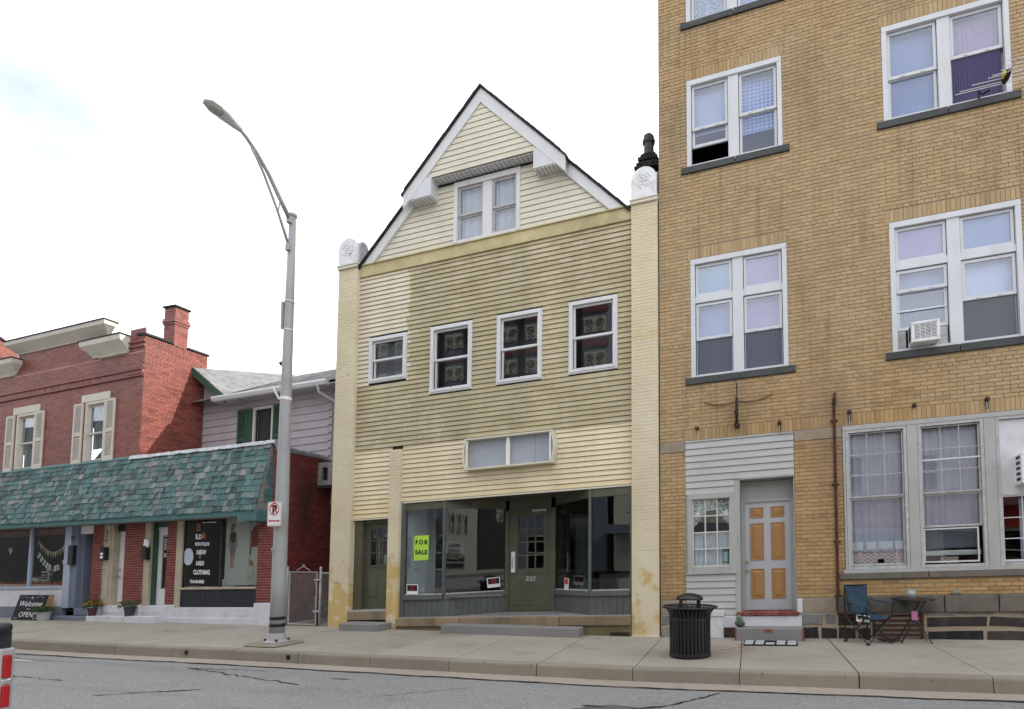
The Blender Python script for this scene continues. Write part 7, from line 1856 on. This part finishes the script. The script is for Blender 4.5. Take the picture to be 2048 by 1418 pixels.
# boutique posters, flat prints
def poster(name, x0, x1, z0, z1, y, label, shapes):
    t = thing(name, ((x0+x1)/2, y, T((x0+x1)/2, z0)), label, 'poster'); M().box(x0, x1, y, y+.004, z0, z1).put('paper', G['poster_pale'], t, sh=S, x0=HX)
    for i, (mt, pts) in enumerate(shapes): M().add([(x, y-.002-.0005*i, z) for x, z in pts], [tuple(range(len(pts)))]).put('print', G[mt], t, sh=S, x0=HX)
def el(cx, cz, rx, rz_, n=14): return [(cx+rx*math.cos(2*math.pi*i/n), cz+rz_*math.sin(2*math.pi*i/n)) for i in range(n)]
gx = -13.42
poster('fashion_poster', -13.66, -12.88, .99, 2.68, 11.0, 'poster of a woman in a dark top and checked skirt in the boutique window', [
 ('skin',[(gx-.075,1.85),(gx+.0,1.85),(gx-.01,1.55),(gx+.0,1.42),(gx-.05,1.42),(gx-.06,1.55)]), ('skin',[(gx+.0,1.85),(gx+.085,1.85),(gx+.05,1.55),(gx+.05,1.42),(gx+.015,1.42),(gx+.015,1.55)]),
 ('skin',[(gx-.12,2.28),(gx-.07,2.30),(gx-.10,2.05),(gx-.14,1.90),(gx-.17,1.92),(gx-.145,2.05)]), ('skin',[(gx+.12,2.28),(gx+.07,2.30),(gx+.10,2.05),(gx+.12,1.88),(gx+.155,1.90),(gx+.145,2.05)]),
 ('sign_black',[(gx-.08,2.05),(gx+.08,2.05),(gx+.09,2.30),(gx+.04,2.33),(gx-.04,2.33),(gx-.09,2.30)]), ('grey_cloth',[(gx-.10,1.80),(gx+.10,1.80),(gx+.08,2.06),(gx-.08,2.06)]),
 ('skin',[(gx-.03,2.32),(gx+.03,2.32),(gx+.03,2.40),(gx-.03,2.40)]), ('brown',el(gx,2.46,.065,.09)), ('brown',[(gx-.07,2.46),(gx-.035,2.46),(gx-.05,2.30),(gx-.08,2.30)]), ('skin',el(gx+.005,2.455,.036,.055))])
mx = -12.68
poster('fashion_poster', -12.87, -12.47, .99, 2.68, 11.005, 'poster of a figure in red top and pale trousers with an orange bag', [
 ('cloth_cream',[(mx-.11,1.95),(mx+.0,1.95),(mx-.01,1.4),(mx-.02,1.1),(mx-.085,1.1),(mx-.09,1.5)]), ('cloth_cream',[(mx+.0,1.95),(mx+.13,1.95),(mx+.12,1.5),(mx+.10,1.1),(mx+.03,1.1),(mx+.02,1.5)]),
 ('red_cloth',[(mx-.15,1.93),(mx+.16,1.93),(mx+.19,2.35),(mx+.08,2.46),(mx-.06,2.46),(mx-.15,2.34)]), ('brown',[(mx-.17,2.32),(mx-.13,2.34),(mx-.12,2.0),(mx-.15,1.72),(mx-.18,1.74),(mx-.17,2.0)]), ('orange_bag',[(mx-.185,1.50),(mx-.06,1.44),(mx-.05,1.56),(mx-.175,1.62)]),
 ('skin',el(mx+.01,2.53,.045,.06)), ('cloth_cream',[(mx-.10,2.54),(mx+.12,2.58),(mx+.09,2.66),(mx-.06,2.65)])])
bc = M(); bc.box(-13.62,-12.52,11.3,11.32,.9,2.7); bc.put('display_screen', G['poster_pale'], loc=(-13.1,11.3,.9), label='pale backdrop panel behind the boutique posters', cat='panel')
pb = M()
pb_t = thing('bead_row', (-13.8,11.06,.92), 'row of small coloured trinkets along the boutique window sill', 'trinkets')
for i in range(46):
    x = lerp(-14.9,-12.95,(i+rnd.random())/46); mm = M(); mm.add(*spheroid((x,11.04+rnd.uniform(-.03,.05),T(x,.94)),.025,.025,.025,6,4)); mm.put('trinket', G[rnd.choice(['pale_blue','bunt_mint','yellow_tag','pink_heart','sign_white','curtain_lilac'])], pb_t)
cs = thing('price_card', (-12.82,10.99,1.1), 'white printed card standing in the boutique window corner', 'card'); M().box(-12.92,-12.72,10.985,10.99,T(-12.8,1.0),T(-12.8,1.42)).put('card', G['cloth_cream'], cs)
for r in range(7):
    for q in range(2): M().box(-12.89+q*.08,-12.84+q*.08,10.982,10.985,T(-12.8,1.06+r*.045),T(-12.8,1.07+r*.045)).put('print', G['sign_black'], cs)
hb_ = thing('handbag', (-13.55,11.1,.95), 'dark handbag with a looped handle on the boutique display deck', 'bag'); hz = T(-13.55,.94); M().box(-13.68,-13.42,11.05,11.15,hz+.20,hz+.38).put('body', G['brown'], hb_, bevel=.02); M().tube([(-13.62+.16*i/8,11.10,hz+.38+.12*math.sin(math.pi*i/8)) for i in range(9)], .008, 5).put('handle', G['sign_black'], hb_)
M().box(-13.75,-13.35,11.02,11.2,hz,hz+.20).put('stand', G['white_board'], hb_)
# letter boxes and bulb
def letterbox(x, z, label, paper):
    t = thing('letter_box', (x,10.88,T(x,z)), label, 'letter box'); m = M(); m.xz([(x-.085,z),(x+.085,z),(x+.085,z+.30),(x+.05,z+.36),(x-.05,z+.36),(x-.085,z+.30)], 10.80, 10.92); m.put('box', G['black_paint'], t, sh=S, x0=HX, bevel=.006); M().box(x-.09,x+.09,10.79,10.80,z+.26,z+.29).put('flap_edge', G['black_paint'], t, sh=S, x0=HX)
    if paper == 1:
        for q in range(2): M().box(x-.05,x+.05,10.792,10.797,z+.05+q*.09,z+.11+q*.09).put('label_card', G['sign_white'], t, sh=S, x0=HX)
    else: M().xz([(x-.05,z+.34),(x+.10,z+.32),(x+.11,z+.50),(x-.02,z+.54)], 10.82, 10.86).put('mail', G['sign_white'], t, sh=S, x0=HX)
letterbox(-17.80, 1.72, 'black letter box with two white labels beside the white door', 1); letterbox(-16.24, 1.70, 'black letter box stuffed with white mail beside the glazed white door', 0)
m = M(); m.box(-19.16,-18.96,10.80,10.90,T(-19,1.62),T(-19,2.16)); m.put('post_box', G['black_paint'], loc=(-19.06,10.85,T(-19,1.62)), bevel=.01, label='tall plain black box on the blue-grey post below number 339', cat='letter box')
lbv = thing('awning_bulb', (-16.36,10.7,T(-16.36,2.62)), 'round white bulb under the awning above the glazed white door', 'lamp'); m = M(); m.add(*spheroid((-16.36,10.62,2.60),.05,.05,.04)); m.put('bulb', G['bulb'], lbv, smooth=True); M().lathe([(.035,2.63),(.035,2.70)], -16.36, 10.62, 10).put('holder', G['white_plain'], lbv)

# ================================================================ PICKUP TRUCK (only its far rear corner is in the picture)
rx, ry0, ry1 = -5.83, 1.05, 2.985; rz0 = -.22
tk = thing('pickup_truck', (-8.6,2.0,rz0), 'silver pickup truck with red tail light at the lower left edge', 'truck')
m = M(); L0 = -11.2
m.add([(L0+.05,ry0,rz0+.55),(rx,ry0+.02,rz0+.55),(rx,ry1-.02,rz0+.55),(L0+.05,ry1,rz0+.55),(L0+.1,ry0+.04,rz0+1.02),(-8.0,ry0+.03,.93),(rx+.0,ry0+.05,.93),(rx+.0,ry1-.02,.93),(-8.0,ry1-.03,.93),(L0+.1,ry1-.04,rz0+1.02)], [(0,1,6,5,4),(3,9,8,7,2),(1,2,7,6),(0,4,9,3),(4,5,8,9),(5,6,7,8),(0,3,2,1)]); m.put('body', G['truck_silver'], tk, bevel=.03, seg=2)
m = M(); m.add([(-10.0,ry0+.1,rz0+1.10),(-7.9,ry0+.1,rz0+1.14),(-7.9,ry1-.1,rz0+1.14),(-10.0,ry1-.1,rz0+1.10),(-9.4,ry0+.25,rz0+1.80),(-8.1,ry0+.22,rz0+1.80),(-8.1,ry1-.22,rz0+1.80),(-9.4,ry1-.25,rz0+1.80)], [(0,1,5,4),(1,2,6,5),(2,3,7,6),(3,0,4,7),(4,5,6,7)]); m.put('cab', G['black_panel'], tk, bevel=.05, seg=2)
for y0, y1 in ((ry0-.0,ry0+.12),(ry1-.16,ry1-.045)): M().box(-7.95, rx+.065, y0, y1, 1.07, 1.15).put('rail_cap', G['black_paint'], tk, bevel=.03, seg=3)
M().box(rx-.05, rx+.065, ry0, ry1-.17, 1.07, 1.148).put('tailgate_cap', G['black_paint'], tk, bevel=.03, seg=3)
M().box(rx-.06, rx-.01, ry0+.02, ry1-.02, .93, 1.075).put('tailgate_top', G['black_panel'], tk)
for y0 in (ry0+.03, ry1-.10): M().box(-7.95, rx-.06, y0, y0+.07, .90, 1.075).put('bed_side', G['black_panel'], tk)
for y0, y1 in ((ry0+.0,ry0+.10),(ry1-.10,ry1-.0)):
    t_ = M().box(rx-.05, rx+.012, y0, y1, .47, .95).put('tail_light', G['truck_silver'], tk, bevel=.015, seg=2)
    for z0_, z1_ in ((.50,.668),(.722,.90)): M().box(rx-.02, rx+.024, y0+.022, y1-.022, z0_, z1_).put('red_lens', G['light_red'], t_, bevel=.01, seg=2)
    M().box(rx-.02, rx+.022, y0+.022, y1-.022, .675, .715).put('clear_lens', G['chrome'], t_, bevel=.006)
M().box(rx-.05, rx+.12, ry0, ry1, rz0+.42, rz0+.60).put('bumper', G['chrome'], tk, bevel=.03, seg=2)
for x in (-7.2,-10.3):
    for y, s_ in ((ry0+.02,-1),(ry1-.02,1)):
        m = M(); m.lathe([(.20,0),(.36,0),(.385,.05),(.385,.18),(.36,.23),(.20,.23)], 0, 0, 24); vs = [(x+v[0], y-s_*v[2], rz0+.385+v[1]) for v in m.v]; m.v = vs; wh = m.put('wheel', G['rubber'], tk, smooth=False)
        m = M(); m.lathe([(.02,.03),(.14,.02),(.20,.05),(.21,.02)], 0, 0, 20); m.v = [(x+v[0], y-s_*v[2]+s_*.0, rz0+.385+v[1]) for v in m.v]; m.put('rim', G['chrome'], wh)

# ================================================================ THE OTHER SIDE OF THE STREET (seen in the glass)
def far_building(name, x0, x1, h, mat, label, roof='shingle_black', windows=(), y=-7.0):
    z = wz((x0+x1)/2); t = thing(name, ((x0+x1)/2, y, z), label, 'building')
    m = M(); holes = [(a,b,z+c,z+d) for a,b,c,d in windows]
    for a, b, c, d in cells(x0, x1, z-.3, z+h, holes): m.quad((b,y,c),(a,y,c),(a,y,d),(b,y,d))
    for x in (x0, x1): m.quad((x,y,z-.3),(x,y-9,z-.3),(x,y-9,z+h),(x,y,z+h))
    m.quad((x0,y-9,z-.3),(x1,y-9,z-.3),(x1,y-9,z+h),(x0,y-9,z+h)); m.put('wall', G[mat], t)
    M().box(x0-.05,x1+.05,y-9,y+.12,z+h,z+h+.12).put('roof', G[roof], t)
    for a, b, c, d in holes:
        mm = M(); f = .06
        mm.box(a,b,y-.10,y+.02,d-f,d); mm.box(a,b,y-.10,y+.04,c,c+f); mm.box(a,a+f,y-.10,y+.02,c+f,d-f); mm.box(b-f,b,y-.10,y+.02,c+f,d-f); mm.box(a+f,b-f,y-.08,y,(c+d)/2-.03,(c+d)/2+.03)
        w = mm.put('window', G['cream_paint'], t); M().box(a+f,b-f,y-.07,y-.06,c+f,d-f).put('pane', G['pane_glass'], w); M().box(a,b,y-.5,y-.49,c,d).put('blind', G['interior_dark'], w)
    return t, z
BX = 3.9
fb, z = far_building('savings_bank', 11.0, 25.2, 6.4, 'poster_pale', 'pale stone savings bank across the street with a vertical lettered sign', windows=[(16.9+BX+i*1.0,17.75+BX+i*1.0,2.9,4.6) for i in range(3)]+[(11.6+i*1.4,12.6+i*1.4,2.9,4.5) for i in range(6)]+[(11.5,15.0,.2,1.3),(16.2+BX,19.4+BX,.1,1.3)])
for i, c_ in enumerate('WESTMORELAND'):
    M().box(16.05+BX,16.50+BX,-6.98,-6.93,z+2.32+(11-i)*.42,z+2.69+(11-i)*.42).put('letter_tile', G['interior_dark'], fb)
    text_part('sign_letter', c_, .36, G['sign_white'], fb, (16.275+BX,-6.92,z+2.38+(11-i)*.42), xa=(-1,0,0), bold=.008)
M().box(16.0+BX,18.9+BX,-6.98,-6.80,z+1.42,z+2.26).put('name_board', G['white_board'], fb)
text_part('sign_letter', 'FEDERAL', .42, G['sign_black'], fb, (17.45+BX,-6.79,z+1.88), xa=(-1,0,0), bold=.008); text_part('sign_letter', 'SAVINGS', .42, G['sign_black'], fb, (17.45+BX,-6.79,z+1.48), xa=(-1,0,0), bold=.008)
fc, z = far_building('computer_shop', 1.0, 10.6, 7.2, 'lavender', 'mauve sided computer repair shop across the street with a red sign board', windows=[(2.0,3.2,4.3,6.0),(5.2,6.4,4.3,6.0),(8.2,9.4,4.3,6.0),(1.6,4.6,.7,2.5),(6.4,9.9,.7,2.5)])
M().box(1.3,10.2,-7.0,-6.8,z+2.65,z+3.45).put('sign_board', G['sign_red'], fc); text_part('sign_letter', 'COMPUTER', .5, G['sign_white'], fc, (3.6,-6.79,z+2.9), xa=(-1,0,0)); M().box(1.3,10.2,-6.9,-6.0,z+3.5,z+4.0).put('pent_roof', G['valance'], fc)
fd, z = far_building('sided_building', -9.0, .6, 6.4, 'cream_paint', 'low cream sided building across the street with a dark garage opening', windows=[(-8.2,-6.9,3.9,5.4),(-3.6,-2.3,3.9,5.4),(-5.6,-1.0,.2,2.6)])
M().box(-9.0,.6,-7.0,-5.9,z+2.75,z+3.2).put('canopy', G['blue_grey'], fd)
fe, z = far_building('ornate_building', -30.6, -9.4, 18.0, 'blue_grey', 'tall ornate dark blue front with cream scrolled panels across the street', windows=[(-28+i*2.6,-26.6+i*2.6,5.2,7.4) for i in range(7)]+[(-28+i*2.6,-26.6+i*2.6,1.0,3.0) for i in range(7)])
for i in range(12):
    M().box(-30.4+i*1.75,-30.1+i*1.75,-7.0,-6.85,z+8,z+17.6).put('pilaster', G['interior_dark'], fe)
    for j in range(5):
        xa, zb = -29.95+i*1.75, z+8.3+j*1.9
        pnl = M().box(xa,xa+1.25,-7.0,-6.94,zb,zb+.85).put('cream_panel', G['cloth_cream'], fe)
        for s_ in (-1,1):
            pts = [(xa+.62+s_*(.30+.24*(1-t/16)*math.cos(t*.8)), -6.93, zb+.45+.28*(1-t/16)*math.sin(t*.8)) for t in range(15)]; M().tube(pts, .030, 5).put('scroll', G['interior_dark'], pnl)
            pts = [(xa+.62+s_*(.10+.05*t), -6.93, zb+.10+.09*math.sin(t*1.1)) for t in range(9)]; M().tube(pts, .024, 5).put('scroll', G['interior_dark'], pnl)
        m = M()
        for q in range(8): m.add([(xa-.1+q*.19,-6.93,zb+1.5),(xa-.1+(q+1)*.19,-6.93,zb+1.5),(xa-.1+(q+1)*.19,-6.93,zb+1.15),(xa-.1+(q+.5)*.19,-6.93,zb+1.02),(xa-.1+q*.19,-6.93,zb+1.15)], [(0,1,2,3,4)])
        m.put('pleated_frieze', G['valance'], pnl)
ff, z = far_building('brick_row_building', 25.4, 44.0, 9.5, 'interior_dark', 'plain red brick row building far along the other side of the street', windows=[(28.5+i*3,29.7+i*3,4.2,6.2) for i in range(4)])
fh, z = far_building('dark_row_building', -84.0, -46.4, 12.0, 'interior_dark', 'long dark row building at the far left end of the other side of the street', windows=[(-80+i*4,-78.4+i*4,4.4,6.6) for i in range(8)])
fg, z = far_building('grey_row_building', -46.0, -31.0, 14.0, 'interior_dark', 'plain dark row building far along the other side of the street', windows=[(-44+i*3,-42.8+i*3,4.2,6.2) for i in range(4)])

# ================================================================ ADDED BUILDING THAT KEEPS SUN OFF THE PAVEMENT (beyond the right edge)
nx = thing('shade_building', (15, 10.9, wz(15)), 'tall plain brick building added out of view to shade the pavement', 'building')
hl = [(9.2+i*2.6,10.5+i*2.6,z_,z_+1.7) for i in range(5) for z_ in (1.6,5.6,9.6)]
m = M(); wall_with_holes(m, 7.75, 22, -.1, 15.5, 10.95, hl, .15); m.quad((7.75,10.95,-.1),(7.75,26,-.1),(7.75,26,15.5),(7.75,10.95,15.5)); m.quad((22,10.95,-.1),(22,26,-.1),(22,26,15.5),(22,10.95,15.5)); m.quad((7.75,26,-.1),(22,26,-.1),(22,26,15.5),(7.75,26,15.5)); m.put('wall', G['red_brick'], nx)
M().box(7.72,22.1,10.8,26.1,15.5,15.7).put('roof', G['shingle_black'], nx)
for a, b, c, d in hl:
    w = casing(nx, a, b, c, d, 10.95, .07, 'cream_paint'); sash(w, a+.08, b-.08, (c+d)/2, d-.08, 11.0, .04, 'cream_paint'); sash(w, a+.08, b-.08, c+.06, (c+d)/2+.02, 11.03, .04, 'cream_paint'); panel(w, a+.05, b-.05, c, d, 11.3, 'interior_dark')
